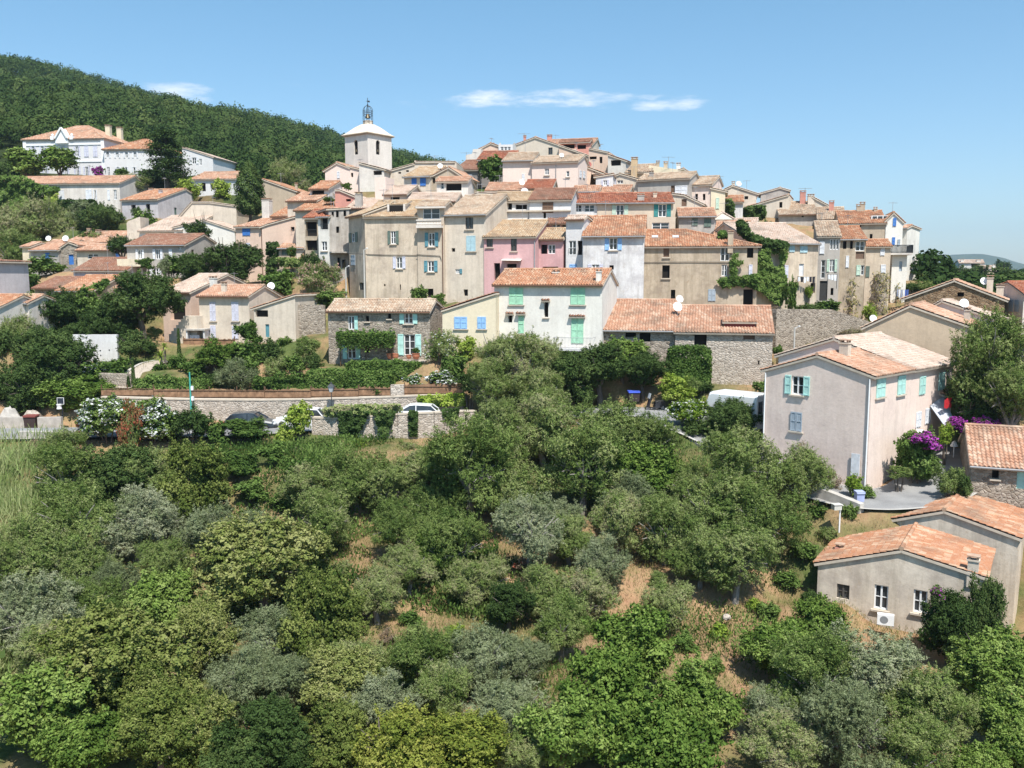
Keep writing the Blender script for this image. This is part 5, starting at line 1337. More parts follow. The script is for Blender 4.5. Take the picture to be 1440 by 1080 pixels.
def find_depth(px, py, rpx, hk, dmin=22.0):
    r_ = ray(px, py); D = dmin
    while D < 400:
        p = r_ * D; h = rpx * D / FOC * hk
        if p.z <= gz(p.x, p.y) + h: return D
        D += .5
    return 400.0
BELOW = 'trees on the slope below the road'; VTREES = 'trees between the houses'; SHRUBS = 'shrubs and hedges of the village gardens'
def tree(kind, px, py, rpx, label, D=None, ry=None, var=None, group=BELOW, hk=1.12, trunk='bark', name=None, cat='tree', rz=None):
    """a tree whose crown stands at the given pixel; its distance follows from the terrain unless given"""
    global TREES; TREES += 1
    rng = random.Random(TREES)
    if D is None: D = find_depth(px, py, rpx, hk)
    c = at(px, py, D); r_ = rpx * D / FOC; rv = (ry or rpx * .92) * D / FOC
    zg = gz(c.x, c.y); h = max(c.z - zg, rv * .85)
    nm = name or {'olive': 'olive_tree', 'silver': 'olive_tree', 'oak': 'oak_tree', 'yellow': 'oak_tree', 'bright': 'leafy_tree', 'dark': 'evergreen_tree', 'lime': 'pale_tree'}.get(kind, 'tree')
    root = empty(nm, (c.x, c.y, c.z - h), rng.uniform(0, 6.28) if rz is None else rz)
    tag(root, label, cat, group)
    o = link('crown', crown_mesh(kind, (TREES if var is None else var) % 5, rpx < 26), root); o.location = (0, 0, h); o.scale = (r_ * rng.uniform(1.0, 1.3), r_ * rng.uniform(1.0, 1.3), rv * rng.uniform(1.02, 1.2))
    t = link('trunk', trunk_mesh(TREES % 3, 'grey_bark' if kind in ('olive', 'silver') else trunk), root); t.scale = (r_, r_, h * .92)
    return root
def shrub(kind, px, py, rpx, label, D=None, ry=None, flowers=None, group=SHRUBS, name='shrub', cat='shrub', hk=.75, nf=.35, depth=None, sink=True):
    global TREES; TREES += 1
    rng = random.Random(TREES)
    if D is None: D = find_depth(px, py, rpx, hk)
    c = at(px, py, D); r_ = rpx * D / FOC; rv = (ry or rpx * .8) * D / FOC
    zg = gz(c.x, c.y)
    root = empty(name, (c.x, c.y, min(zg, c.z - rv * .9)), rng.uniform(-.4, .4))
    tag(root, label, cat, group)
    zc = c.z - root.location.z
    gap = zc - rv
    if .25 * rv < gap < 1.6 * rv: rv = (zc + rv) / 2 * 1.02; zc = rv * .96
    o = link('foliage', crown_mesh(kind, TREES % 3, rpx < 30), root); o.location = (0, 0, zc); o.scale = (r_ * 1.06, (depth or r_) * 1.06, rv * 1.06)
    # leafy skirt down to the ground where the bush stands clear of it
    st = MB()
    for i in range(5):
        a = i * 1.26; st.tube([(math.cos(a) * r_ * .1, math.sin(a) * r_ * .1, -.3), (math.cos(a) * r_ * .35, math.sin(a) * (depth or r_) * .35, zc)], [.05, .02], 5)
    if flowers != 'purple': st.build('stems', barkmat(), root)
    if flowers:
        q = np.random.default_rng(TREES); P, d = CPTS[(kind, TREES % 3, rpx < 30)]
        rr = np.linalg.norm(P, axis=1); m = (rr > .62) & (P[:, 1] < .55) & (P[:, 2] > -.75); P, d = P[m], d[m]
        g = P[q.integers(0, len(P), 40)]; near = np.min(((P[:, None] - g[None]) ** 2).sum(2), 1)
        pr = np.clip(nf * 1.2 - near * (9 * (1 - nf) + .01), 0.02 * nf, 1) * min(1.0, .25 + nf * .6)
        m = q.uniform(0, 1, len(P)) < pr; P, d = P[m] * 1.03, d[m]
        V, Q = leaf_quads(P, d, SPEC[kind][2] * (2.0 if rpx < 30 else 1) * 1.1, .8, q)
        f = link('flowers', np_mesh('flowers', V, Q, leafmat(flowers, LEAF[flowers], .1), q.uniform(0, 1, len(Q))), root); f.location = o.location; f.scale = o.scale
    return root

B_ = BELOW
# left part of the slope
tree('dark', 165, 672, 50, 'dark olive crown below the white oleanders at the left end of the road')
tree('olive', 95, 672, 52, 'deep green olive nearest the left concrete parapet')
tree('olive', 215, 675, 44, 'grey green olive under the white and red oleander hedge')
tree('olive', 100, 735, 62, 'broad dark olive beside the pale reed bed, upper one')
tree('olive', 55, 770, 50, 'olive at the inner border of the pale reed bed')
tree('oak', 270, 690, 50, 'dark yellowish conical bush tree standing alone below the hedge', ry=62)
tree('silver', 190, 735, 55, 'dusty grey olive with brownish twigs on the left slope')
tree('silver', 232, 728, 38, 'small silver olive touching the dark conical bush tree')
tree('olive', 110, 800, 48, 'mid green olive above the black hollow on the left slope')
tree('olive', 125, 850, 46, 'olive with a nearly black shaded underside on the left slope')
tree('silver', 160, 830, 40, 'pinkish grey olive beside the black hollow')
tree('silver', 40, 865, 62, 'large dusty grey olive at the left edge, upper one')
tree('olive', 65, 925, 45, 'small olive below the dusty grey olive at the left edge')
tree('bright', 232, 850, 44, 'fresh green bushy tree between the olives and the yellow oak')
tree('olive', 230, 790, 40, 'pale olive left of the round yellowish oak')
tree('oak', 365, 800, 82, 'round yellowish oak crown, the broadest of the left slope', ry=62)
tree('oak', 420, 790, 50, 'right shoulder of the yellowish oak, beside a bare earth patch')
tree('silver', 300, 752, 44, 'pale silver olive right above the round yellowish oak')
tree('silver', 350, 748, 36, 'second pale silver olive above the round yellowish oak, the right one')
tree('oak', 160, 935, 84, 'large light tipped oak crown at lower left', ry=66)
tree('oak', 205, 985, 60, 'light tipped oak just below the large lower left oak')
tree('oak', 283, 905, 52, 'spiky light tipped oak beside the silver olive')
tree('silver', 385, 900, 52, 'bright silver olive in front of the light tipped oaks, upper clump')
tree('silver', 345, 955, 52, 'bright silver olive over the black hollow at lower left')
tree('silver', 410, 965, 44, 'bright silver olive over the black hollow, right clump')
tree('oak', 450, 880, 62, 'light tipped oak right of the bright silver olive', ry=70)
tree('oak', 475, 960, 52, 'dark green oak beside the lower grey olive thicket')
tree('bright', 55, 1000, 78, 'deep green ash like tree in the lower left corner', ry=66)
tree('bright', 120, 1055, 60, 'deep green ash like tree at the bottom edge, left')
tree('oak', 225, 1035, 66, 'brownish tipped oak at the bottom edge', ry=60)
tree('oak', 290, 1040, 52, 'light tipped oak at the bottom edge left of the black hollow')
tree('dark', 420, 1075, 40, 'dark leaved tree inside the black hollow at the bottom, coloured for its shade')  # dark leaf colour stands for the shade of the hollow
# centre
tree('olive', 660, 660, 68, 'tall twiggy olive directly under the ivy hung road wall', ry=70)
tree('olive', 700, 640, 46, 'olive right of the tall twiggy olive under the road wall')
tree('olive', 500, 672, 44, 'low grey olive below the yellow grass bank')
tree('olive', 545, 690, 38, 'low olive beside a patch of red earth')
tree('olive', 455, 735, 46, 'grey olive with a short dark trunk above the bare earth patch')
tree('olive', 430, 690, 40, 'grey green olive between the brambles and the bare earth')
tree('olive', 560, 745, 44, 'fresh green olive left of centre')
tree('olive', 610, 720, 42, 'fresh green olive in the middle of the slope, top of a group of three')
tree('olive', 640, 770, 52, 'fresh green olive in the middle of the slope with a dark trunk')
tree('bright', 615, 780, 34, 'light green bush tree in the middle of the slope')
tree('silver', 745, 745, 50, 'silver olive with a forked bare trunk beside orange leaves', hk=1.6)
tree('silver', 785, 730, 36, 'silver olive with upright tips right of the forked trunk')
tree('olive', 530, 835, 42, 'round grey green olive below the bare earth patch')
tree('olive', 660, 825, 36, 'pale olive above the bright earth path')
tree('olive', 690, 815, 34, 'pale olive at the head of the bright earth path')
tree('dark', 715, 850, 38, 'dark shaded tree right of the bright earth path')
tree('olive', 790, 885, 46, 'feathery olive above the bright green thicket')
tree('olive', 770, 830, 42, 'olive below the patch of orange leaves')
tree('olive', 830, 845, 42, 'olive left of the fallen branch')
tree('silver', 845, 790, 40, 'grey olive with a leaning bare trunk')
tree('olive', 590, 930, 50, 'grey olive of the lower thicket, below the bright earth path')
tree('silver', 680, 925, 56, 'broad grey olive of the lower thicket')
tree('silver', 735, 940, 40, 'grey olive of the lower thicket, beside the bright green tree')
tree('olive', 500, 945, 44, 'grey olive of the lower thicket, leftmost')
tree('silver', 535, 990, 50, 'grey olive of the lower thicket, above the yellow oak')
tree('olive', 620, 980, 46, 'grey olive directly above the yellow green oak')
tree('silver', 715, 1000, 56, 'dull grey olive right of the yellow green oak')
tree('yellow', 560, 1060, 78, 'bright yellow green oak at the bottom edge, left half', ry=56)
tree('yellow', 650, 1062, 72, 'bright yellow green oak at the bottom edge, right half', ry=48)
tree('bright', 890, 915, 62, 'vivid green broadleaf tree, highest of the vivid group')
tree('bright', 850, 985, 72, 'vivid green broadleaf tree at the centre of the vivid group')
tree('bright', 790, 1040, 58, 'vivid green broadleaf tree at the left foot of the vivid group')
tree('bright', 930, 1050, 74, 'vivid green broadleaf tree at the bottom edge of the vivid group')
tree('bright', 980, 985, 58, 'vivid green broadleaf tree touching the large grey olive')
# right part of the slope
tree('olive', 820, 660, 62, 'large grey olive below the bend in the road, left', ry=64)
tree('olive', 765, 610, 50, 'olive below the tall dark tree and the road')
tree('olive', 700, 598, 40, 'olive against the right end of the ivy hung wall')
tree('olive', 855, 610, 56, 'olive with bare twigs in front of the scooter road')
tree('olive', 915, 625, 42, 'olive just left of the concrete kerb at the bend')
tree('bright', 905, 668, 46, 'bright green leafy tree between two grey olives')
tree('olive', 1040, 660, 58, 'dark olive crown nearest the rose house, top of the tall group')
tree('olive', 1000, 715, 62, 'dark olive crown in the middle of the tall group')
tree('olive', 1075, 735, 58, 'dark olive crown at the right of the tall group')
tree('olive', 1035, 790, 58, 'dark olive crown at the foot of the tall group')
tree('olive', 935, 745, 50, 'grey olive left of the tall dark olive group')
tree('olive', 985, 790, 40, 'hanging olive branch mass beside the black shade')
tree('olive', 965, 690, 40, 'grey olive between the bright leafy tree and the tall group')
tree('olive', 1130, 668, 40, 'olive leaning at the foot of the rose house')
tree('olive', 940, 855, 40, 'low olive with a bent bare branch above the dry grass')
tree('olive', 1140, 960, 72, 'huge grey olive at lower right, left dome')
tree('silver', 1215, 955, 76, 'huge grey olive at lower right, middle dome')
tree('olive', 1285, 985, 62, 'huge grey olive at lower right, right dome')
tree('silver', 1190, 1030, 70, 'huge grey olive at lower right, lower dome')
tree('olive', 1100, 1055, 54, 'grey olive at the bottom edge beside the vivid group')
tree('olive', 1285, 1060, 58, 'grey olive at the bottom edge left of the palms')
tree('bright', 1150, 893, 50, 'fresh green walnut like tree under the lowest house', D=42.0)
tree('bright', 1095, 920, 46, 'fresh green tree left of the walnut like tree')
tree('bright', 1395, 930, 52, 'light green tree on the right edge below the lowest house', D=38.0)
tree('bright', 1420, 1010, 48, 'light green tree behind the spiky palms')
tree('olive', 1402, 508, 54, 'tall grey green olive right of the rose house', D=62, ry=62, group=VTREES)
tree('dark', 1412, 545, 50, 'deep green understorey below the tall grey green olive', D=63, group=VTREES)
tree('olive', 1425, 560, 46, 'olive at the right edge above the stone cottage', D=60, group=VTREES)
tree('dark', 1375, 570, 44, 'dark shaded tree under the tall grey green olive', D=62.5, group=VTREES)
tree('dark', 375, 1045, 62, 'added dark leaved tree giving the black hollow at lower left its shade')  # dark leaved tree added so that the hollow reads as shade
tree('dark', 340, 1085, 50, 'added dark leaved tree at the bottom edge, left of the black hollow')  # second dark tree, likewise added to darken the hollow
tree('oak', 470, 1040, 52, 'oak left of the bright yellow green one at the bottom edge')
tree('bright', 1445, 1065, 50, 'light green bushy tree in the lower right corner')
tree('bright', 1375, 1080, 40, 'light green bushy tree at the bottom edge beside the palms')
tree('olive', 735, 1065, 40, 'dull olive at the bottom edge between yellow and vivid green')
tree('olive', 20, 800, 46, 'olive at the left edge under the pale reed bed')
tree('olive', 90, 632, 28, 'olive top rising right in front of the left concrete parapet', D=62)
tree('olive', 590, 660, 36, 'grey olive left of the tall twiggy olive under the road wall')
tree('olive', 720, 700, 46, 'olive in deep shade right of the three fresh green olives')
tree('olive', 870, 740, 46, 'olive above the dry grass tuft right of centre')
tree('silver', 880, 700, 36, 'silvery olive under the bright leafy tree')
tree('olive', 800, 760, 36, 'low olive beside the dry grass tuft')
tree('olive', 575, 800, 36, 'olive shading the end of the bare earth patch')
tree('silver', 1085, 1010, 44, 'silver olive between the vivid group and the huge grey olive')
tree('olive', 1340, 1010, 40, 'olive left of the palm rosettes')
# at the right end, behind the stair tower
tree('olive', 1296, 392, 15, 'yellow green tree right behind the stair tower', D=119, group='trees beyond the village')
tree('dark', 1309, 400, 17, 'green tree right of the stair tower, lower', D=117, group='trees beyond the village')
tree('dark', 1326, 402, 16, 'green tree above the left slope of the stone gable', D=116, group='trees beyond the village')
tree('olive', 1292, 416, 13, 'low tree beside the blue washing', D=112, group='trees beyond the village')
# beside the road and barns, centre
tree('olive', 740, 515, 44, 'tall tree with a blackened trunk in front of the white house', D=72.5, ry=48, group=VTREES, hk=1.5)
tree('olive', 700, 505, 34, 'yellowish bushy tree left of the blackened trunk', D=73, group=VTREES)
tree('dark', 845, 515, 48, 'spreading dark green tree below the stone barns', D=73.5, ry=32, group=VTREES)
tree('bright', 875, 500, 34, 'bright topped tree touching the roof of the left stone barn', D=75, ry=22, group=VTREES)
tree('dark', 800, 535, 42, 'dark tree in front of the white house balcony', D=73, group=VTREES)
tree('olive', 690, 548, 40, 'grey tree hanging over the end of the reed fence', D=71, group=VTREES)
tree('dark', 905, 525, 34, 'blue green conifer beside the parked scooter', D=73.5, group=VTREES, ry=24)
tree('olive', 760, 560, 44, 'dull olive with dead twigs above the road', D=69, group=VTREES)
# left village gardens
G_ = VTREES
tree('dark', 200, 424, 48, 'spreading tree with a visible forked trunk in front of the pale pink roof', D=89, ry=40, group=G_, hk=1.8)
tree('dark', 325, 372, 41, 'large round dark green tree below the peach house', D=104, ry=30, group=G_)
tree('dark', 275, 382, 26, 'small dark tree left of the large round one', D=105, group=G_)
tree('dark', 85, 515, 46, 'dark evergreen mass above the red brown bin, upper', D=78, group=G_)
tree('dark', 40, 545, 48, 'dark evergreen mass above the gate walls, left', D=76, group=G_)
tree('bright', 110, 560, 44, 'dark green overhanging tree above the gate walls, right', D=75.5, ry=28, group=G_)
tree('dark', 20, 505, 40, 'evergreen at the left edge below the blank grey gable', D=82, group=G_)
tree('olive', 40, 450, 40, 'olive brown tree under the small roofs at the left edge', D=90, group=G_)
tree('dark', 85, 450, 36, 'bushy green tree left of the orange shed roof', D=91, group=G_)
tree('hedge', 125, 440, 30, 'climber covered tree right under the orange shed roof', D=93, group=G_, name='leafy_tree')
tree('dark', 145, 465, 34, 'dark round tree above the white retaining wall', D=87, group=G_)
tree('dark', 182, 486, 21, 'small dark tree in front of the white retaining wall', D=82.5, group=G_)
tree('bright', 300, 500, 26, 'lime green bush tree below the short reed fence', D=80, group=G_, ry=20)
tree('silver', 330, 530, 27, 'silver olive in the garden above the long reed fence', D=77.5, group=G_)
tree('dark', 280, 327, 17, 'bushy tree before the white gable house', D=117, group=G_)
tree('olive', 25, 325, 42, 'grey olive on the left hillside below the creeper', D=135, group=G_)
tree('olive', 75, 315, 34, 'second grey olive on the left hillside', D=137, group=G_)
tree('silver', 112, 305, 22, 'silvery blue bush tree before the creeper house', D=139, group=G_)
tree('dark', 140, 318, 28, 'green tree left of the lilac house', D=134, group=G_)
tree('olive', 20, 360, 36, 'grey olive above the blue shuttered house, at the left edge', D=128, group=G_)
tree('bright', 36, 229, 25, 'round leafy tree in front of the villa, left one', D=157, ry=17, group=G_)
tree('bright', 85, 227, 22, 'round leafy tree in front of the villa, right one', D=157, ry=18, group=G_)
tree('dark', 170, 345, 18, 'dark tree between the blue shuttered and the grey house', D=117, group=G_)
tree('olive', 405, 255, 30, 'olive behind the tan gable house', D=150, group=G_)
tree('lime', 265, 268, 16, 'pale willow like tree left of the low white house', D=147, group=G_)
tree('lime', 312, 270, 16, 'pale willow like tree right of the low white house', D=147, group=G_)
tree('hedge', 692, 241, 19, 'round green tree beside the rose house on the hilltop', D=124, group=G_)
tree('dark', 12, 245, 22, 'dark tree at the left edge before the villa terrace', D=160, group=G_)
tree('dark', 215, 250, 20, 'green tree under the villa wing', D=156, group=G_, ry=12)
tree('olive', 185, 262, 28, 'pale shrubby tree on the bank below the villa wing', D=152, group=G_, ry=14)
tree('olive', 18, 478, 34, 'olive brown tree below the orange roof at the left edge', D=84, group=G_)
tree('dark', 60, 488, 30, 'evergreen below the tiny brown roofed shed', D=83, group=G_)
tree('dark', 110, 480, 26, 'dark tree left of the white retaining wall', D=86, group=G_)
tree('dark', 185, 455, 22, 'dark tree under the spreading tree', D=90, group=G_)
tree('olive', 130, 345, 20, 'olive between the lilac house and the stub chimneys', D=130, group=G_)
# cedar with layered branches
def in_poly(x, y, poly):
    c = np.zeros(len(x), bool); n = len(poly)
    for i in range(n):
        (x0, y0), (x1, y1) = poly[i], poly[(i + 1) % n]
        c ^= ((y0 > y) != (y1 > y)) & (x < (x1 - x0) * (y - y0) / (y1 - y0 + 1e-9) + x0)
    return c
def ivy(label, poly, D, n, kind='hedge', thick=.35, size=.13, group='climbers on walls and roofs', flowers=None):
    """a climber spread over a wall; D = ((px0, D0), (px1, D1)) gives the wall's distance"""
    rng = np.random.default_rng(len(label) * 31 + n)
    xs, ys = [p[0] for p in poly], [p[1] for p in poly]
    X, Y = rng.uniform(min(xs), max(xs), n * 4), rng.uniform(min(ys), max(ys), n * 4)
    jx, jy = rng.normal(0, 1.2, n * 4), rng.normal(0, 1.2, n * 4)
    k = in_poly(X + jx, Y + jy, poly); X, Y = X[k][:n], Y[k][:n]
    (p0, d0), (p1, d1) = D
    DD = d0 + (d1 - d0) * (X - p0) / (p1 - p0)
    nc_ = max(5, n // 130); ci = rng.integers(0, len(X), nc_); ct = rng.uniform(0, 1, nc_)
    d2 = (X[:, None] - X[ci][None]) ** 2 + (Y[:, None] - Y[ci][None]) ** 2; near = d2.argmin(1)
    lump = np.clip(.75 * np.exp(-d2.min(1) / (2 * 3.2 ** 2)) + .35 * ct[near], 0, 1)
    DD = DD - thick * (.15 + .85 * lump) * rng.uniform(.35, 1, len(X)) - .03
    P = np.array([tuple(at(a, b, c)) for a, b, c in zip(X, Y, DD)])
    o = P.mean(0); o[2] = P[:, 2].min()
    V, Q = leaf_quads(P - o, np.tile([.1, -.75, .6], (len(P), 1)), size, .6, rng, tilt=.5)
    t = np.clip(.45 * ct[near] + .5 * rng.uniform(0, 1, len(P)), 0, 1)
    ob = link('ivy', np_mesh('ivy', V, Q, leafmat(kind, LEAF[kind]), t)); ob.location = o
    return tag(ob, label, 'climber', group)
def hedge(label, px0, px1, y0, y1, D, depth=1.2, kind='hedge', dens=300, size=.10, group='clipped hedges', bumps=.12):
    a, b = at(px0, y1, D), at(px1, y1, D); h = at(px0, y0, D).z - a.z; L = b.x - a.x
    rng = np.random.default_rng(int(px0 + y0 * 3)); root = empty('hedge', a); tag(root, label, 'hedge', group)
    h0 = h + .5; nt_, nf_, ns_ = int(L * depth * dens), int(L * h0 * dens), int(depth * h0 * dens)
    T = np.stack([rng.uniform(0, L, nt_), rng.uniform(0, depth, nt_), np.full(nt_, h)], 1)
    Fr = np.stack([rng.uniform(0, L, nf_), np.zeros(nf_), rng.uniform(-.5, h, nf_)], 1)
    Sd = np.stack([np.where(rng.uniform(0, 1, ns_ * 2) < .5, 0, L), rng.uniform(0, depth, ns_ * 2), rng.uniform(-.5, h, ns_ * 2)], 1)
    P = np.concatenate([T, Fr, Sd]); Nn = np.concatenate([np.tile([0, -.2, 1.], (nt_, 1)), np.tile([0, -1., .3], (nf_, 1)), np.tile([0, -.2, .3], (ns_ * 2, 1))])
    c = np.array([L / 2, depth / 2, h * .3]); q = (P - c) / np.array([L / 2, depth / 2, h * .75]); rr = (np.abs(q) ** 5).sum(1) ** .2
    P = c + (P - c) / np.maximum(rr, .8)[:, None] * (1 + rng.normal(0, .03, len(P)))[:, None]
    lc = P[rng.integers(0, len(P), max(6, int(L * 2.2)))]; dl = ((P[:, None] - lc[None]) ** 2).sum(2).min(1); lump = 2 * np.exp(-dl / .18) - 1; P += Nn * (bumps * lump)[:, None] + rng.normal(0, .05, P.shape)
    V, Q = leaf_quads(P, Nn, size, .6, rng, tilt=.6)
    link('foliage', np_mesh('hedge_leaves', V, Q, leafmat(kind, LEAF[kind]), np.clip(.45 + .12 * lump + rng.normal(0, .22, len(P)), 0, 1)), root)
    mb = MB(); mb.box((L * .08, depth * .3, -.8), (L * .92, depth * .7, h * .7)); mb.build('twigs', plain('dark_twigs', (.03, .03, .018), .95, .05), root)
    return root
def conifer(px, ptop, pbase, rpx, D, label, name, cat, kind='dark', layers=9, narrow=False):
    c = at(px, pbase, D); top = at(px, ptop, D).z; h = top - c.z; r_ = rpx * D / FOC
    root = empty(name, c); tag(root, label, cat, VTREES)
    rng = np.random.default_rng(int(px)); Ps, Ds = [], []
    if narrow:
        n = 9000; z = rng.uniform(0, 1, n) ** .9; a = rng.uniform(0, 6.28, n)
        rr = r_ * np.minimum(1, (1 - z) * 2.2) ** .6 * np.minimum(1, .55 + z * 3) * (1 + .16 * np.sin(a * 5 + z * 20)) * rng.uniform(.72, 1.05, n)
        Ps = np.stack([np.cos(a) * rr, np.sin(a) * rr, z * h], 1); Ds = np.stack([np.cos(a), np.sin(a), np.full(n, .6)], 1)
    else:
        for i in range(layers):
            z = h * (.22 + .75 * i / (layers - 1)); R_ = r_ * (1.05 - .62 * i / layers)
            for j in range(6):
                a = rng.uniform(0, 6.28); q = rng.uniform(.35, .85) * R_; n = 240
                P = rng.normal(0, 1, (n, 3)) * np.array([.33, .33, .09]) * R_ + np.array([math.cos(a) * q, math.sin(a) * q, z + rng.uniform(-.05, .05) * h])
                Ps.append(P); Ds.append(np.tile([0, 0, 1.0], (n, 1)))
        Ps, Ds = np.concatenate(Ps), np.concatenate(Ds)
    V, Q = leaf_quads(Ps, Ds, .16 if narrow else .2, .45, rng)
    link('crown', np_mesh('crown', V, Q, leafmat(kind, LEAF[kind]), rng.uniform(0, 1, len(Q))), root)
    tb = MB(); tb.tube([(0, 0, -1), (0, 0, h * .5), (0, 0, h * .95)], [r_ * .12, r_ * .08, r_ * .02], 7); tb.build('trunk', barkmat(), root)
conifer(236, 186, 264, 27, 153, 'tall cedar with layered dark branches beside the villa', 'cedar_tree', 'tree', layers=8)
conifer(352, 226, 302, 18, 124, 'dark pointed cypress rising behind the peach house', 'cypress_tree', 'tree', narrow=True)
conifer(1281, 343, 420, 8, 128, 'slim cypress behind the railed tower terrace', 'cypress_tree', 'tree', narrow=True)
# far trees on the right
for i, (k, px, py, r_, D, lb) in enumerate((
        ('dark', 1300, 388, 18, 150, 'green tree behind the cypress at the end of the village'), ('olive', 1315, 405, 22, 140, 'yellow green tree right of the stair tower'), ('dark', 1330, 380, 15, 190, 'dark tree left of the far balcony villa'),
        ('silver', 1322, 392, 14, 160, 'blue grey conifer before the far balcony villa'), ('dark', 1350, 388, 16, 200, 'tree under the far balcony villa, left'), ('dark', 1372, 390, 17, 210, 'dark umbrella pine right under the far balcony villa'),
        ('dark', 1415, 392, 20, 200, 'dark pine right of the far low beige house'), ('dark', 1440, 396, 20, 190, 'dark pine at the right edge'), ('dark', 1410, 378, 12, 320, 'small far pine on the skyline before the blue mountain'),
        ('olive', 1290, 415, 20, 128, 'low tree behind the blue laundry'), ('dark', 1310, 372, 10, 230, 'small dark tree at the foot of the blue mountain'), ('dark', 1425, 408, 16, 150, 'pine top above the far right roof'))):
    tree(k, px, py, r_, lb, D=D, group='trees beyond the village', ry=r_ * .8)
S = SHRUBS
shrub('hedge', 530, 548, 16, 'small ball hedge spilling over the reed fence', D=75, ry=10)
shrub('hedge', 345, 500, 28, 'leafy shrub under the short reed fence', D=82, ry=20)
shrub('dark', 375, 500, 24, 'dark shrub below the lean to annex', D=82.5, ry=20)
shrub('hedge', 350, 470, 18, 'climbing shrub at the corner of the lavender shuttered house', D=87.5, ry=16)
shrub('olive', 430, 490, 22, 'small grey tree like shrub left of the pergola', D=81.5, ry=18)
shrub('hedge', 400, 482, 14, 'yellow green shrub on top of the fieldstone wall', D=86, ry=8)
shrub('olive', 620, 490, 24, 'tall oleander shrub right of the stone cottage', D=77.8, ry=24, flowers='white', nf=.3)
shrub('lime', 655, 492, 18, 'yellow green shrub below the cream lean to', D=78, ry=16)
shrub('hedge', 640, 515, 20, 'green shrub behind the white oleander on the fence', D=76.3, ry=18)
shrub('hedge', 582, 537, 14, 'white flowering shrub left end on the draped reed fence', D=75.4, ry=9, flowers='white', nf=.5)
shrub('hedge', 620, 533, 24, 'white oleander spilling over the draped reed fence', D=75.6, ry=12, flowers='white', nf=.6)
shrub('hedge', 590, 412, 15, 'fresh green shrub at the foot of the big beige facade', D=93, ry=9)
shrub('hedge', 618, 422, 10, 'small shrub right of the rusty downpipe', D=92.5, ry=8)
shrub('olive', 448, 400, 32, 'big shrub with pale pink blossom below the weathered grey house', D=97, ry=30, flowers='rosy', nf=.35)
shrub('hedge', 470, 425, 30, 'green bank shrub under the pink blossoming shrub', D=94, ry=14)
shrub('hedge', 440, 432, 24, 'green bank shrub left of the stone cottage roof', D=93.5, ry=12)
shrub('dark', 438, 365, 18, 'dark green shrub on the bastion wall by the white window', D=101.5, ry=14)
shrub('hedge', 410, 355, 8, 'small red tinted shrub on the bastion wall', D=104, ry=8, flowers='red', nf=.2)
shrub('hedge', 395, 395, 26, 'green bank under the bastion wall', D=101, ry=12)
shrub('hedge', 245, 372, 22, 'green shrub in front of the grey house', D=107, ry=12)
shrub('silver', 235, 372, 12, 'pale shrub with a slim stem before the grey house', D=106, ry=14)
shrub('hedge', 205, 372, 12, 'small shrub under the cream balcony', D=107.5, ry=8)
shrub('hedge', 60, 375, 26, 'light green bamboo like shrub below the blue shutters', D=117, ry=14)
shrub('hedge', 35, 395, 24, 'green shrub right of the blank grey gable', D=106, ry=14)
shrub('hedge', 60, 298, 22, 'green shrub bank below the creeper', D=142, ry=10)
shrub('hedge', 155, 300, 10, 'small tree like shrub before the creeper house wall', D=143, ry=10)
shrub('hedge', 171, 246, 12, 'round bright shrub before the villa wing', D=160, ry=9)
shrub('hedge', 139, 244, 8, 'brilliant purple bougainvillea against the villa', D=162, ry=8, flowers='purple', nf=1.0)
shrub('hedge', 204, 307, 18, 'shrub in front of the lilac house', D=134, ry=10)
shrub('dark', 192, 300, 8, 'small dark shrub against the lilac house wall', D=137, ry=8)
shrub('hedge', 488, 263, 7, 'roof terrace plants below the church side house', D=113, ry=5)
shrub('hedge', 462, 281, 9, 'yellow green plants on the roofs left of the salmon lean to', D=110, ry=4)
for i, (k, px, py, r_, D_, lb) in enumerate((('hedge', 250, 512, 16, 81, 'green shrub beside the head of the garden path'), ('hedge', 275, 522, 20, 79, 'leafy shrub behind the low bright hedge'), ('dark', 300, 535, 16, 77.5, 'dark shrub right of the low bright hedge'),
        ('hedge', 130, 525, 24, 79, 'white flowered shrub above the dry stone garden wall'), ('hedge', 165, 522, 20, 79.5, 'green shrub right of the white flowered one'), ('dark', 205, 488, 18, 86, 'dark shrub in the shade of the spreading tree'),
        ('hedge', 350, 520, 18, 79, 'green shrub above the silver olive'), ('olive', 385, 520, 20, 79, 'grey green shrub in the middle of the cottage garden'), ('hedge', 412, 514, 18, 79.5, 'green shrub before the fieldstone wall'),
        ('dark', 440, 510, 15, 79.5, 'dark shrub at the left foot of the pergola'), ('hedge', 325, 497, 16, 83, 'green shrub below the lavender shuttered house'), ('olive', 215, 470, 14, 90, 'grey shrub on the bank left of the beige stair'),
        ('hedge', 225, 520, 12, 80, 'small green shrub right of the garden path'), ('dark', 60, 560, 26, 75, 'dark bush behind the red brown bin'), ('hedge', 690, 520, 20, 74, 'green bush with white bloom left of the blackened trunk'), ('dark', 660, 540, 22, 73, 'dark bush at the end of the draped reed fence'),
        ('lime', 505, 628, 12, 64.5, 'yellow weed clump below the low road wall'), ('olive', 455, 628, 16, 64.5, 'scrubby clump below the left end of the low road wall'), ('olive', 570, 632, 16, 65, 'scrubby clump below the ivy cascades'), ('dry', 420, 640, 14, 63, 'rusty dry clump on the bank below the lime shrub'))):
    shrub(k, px, py, r_, lb, D=D_, ry=r_ * .8, flowers='white' if 'white' in lb and 'right of' not in lb else None, nf=.35)
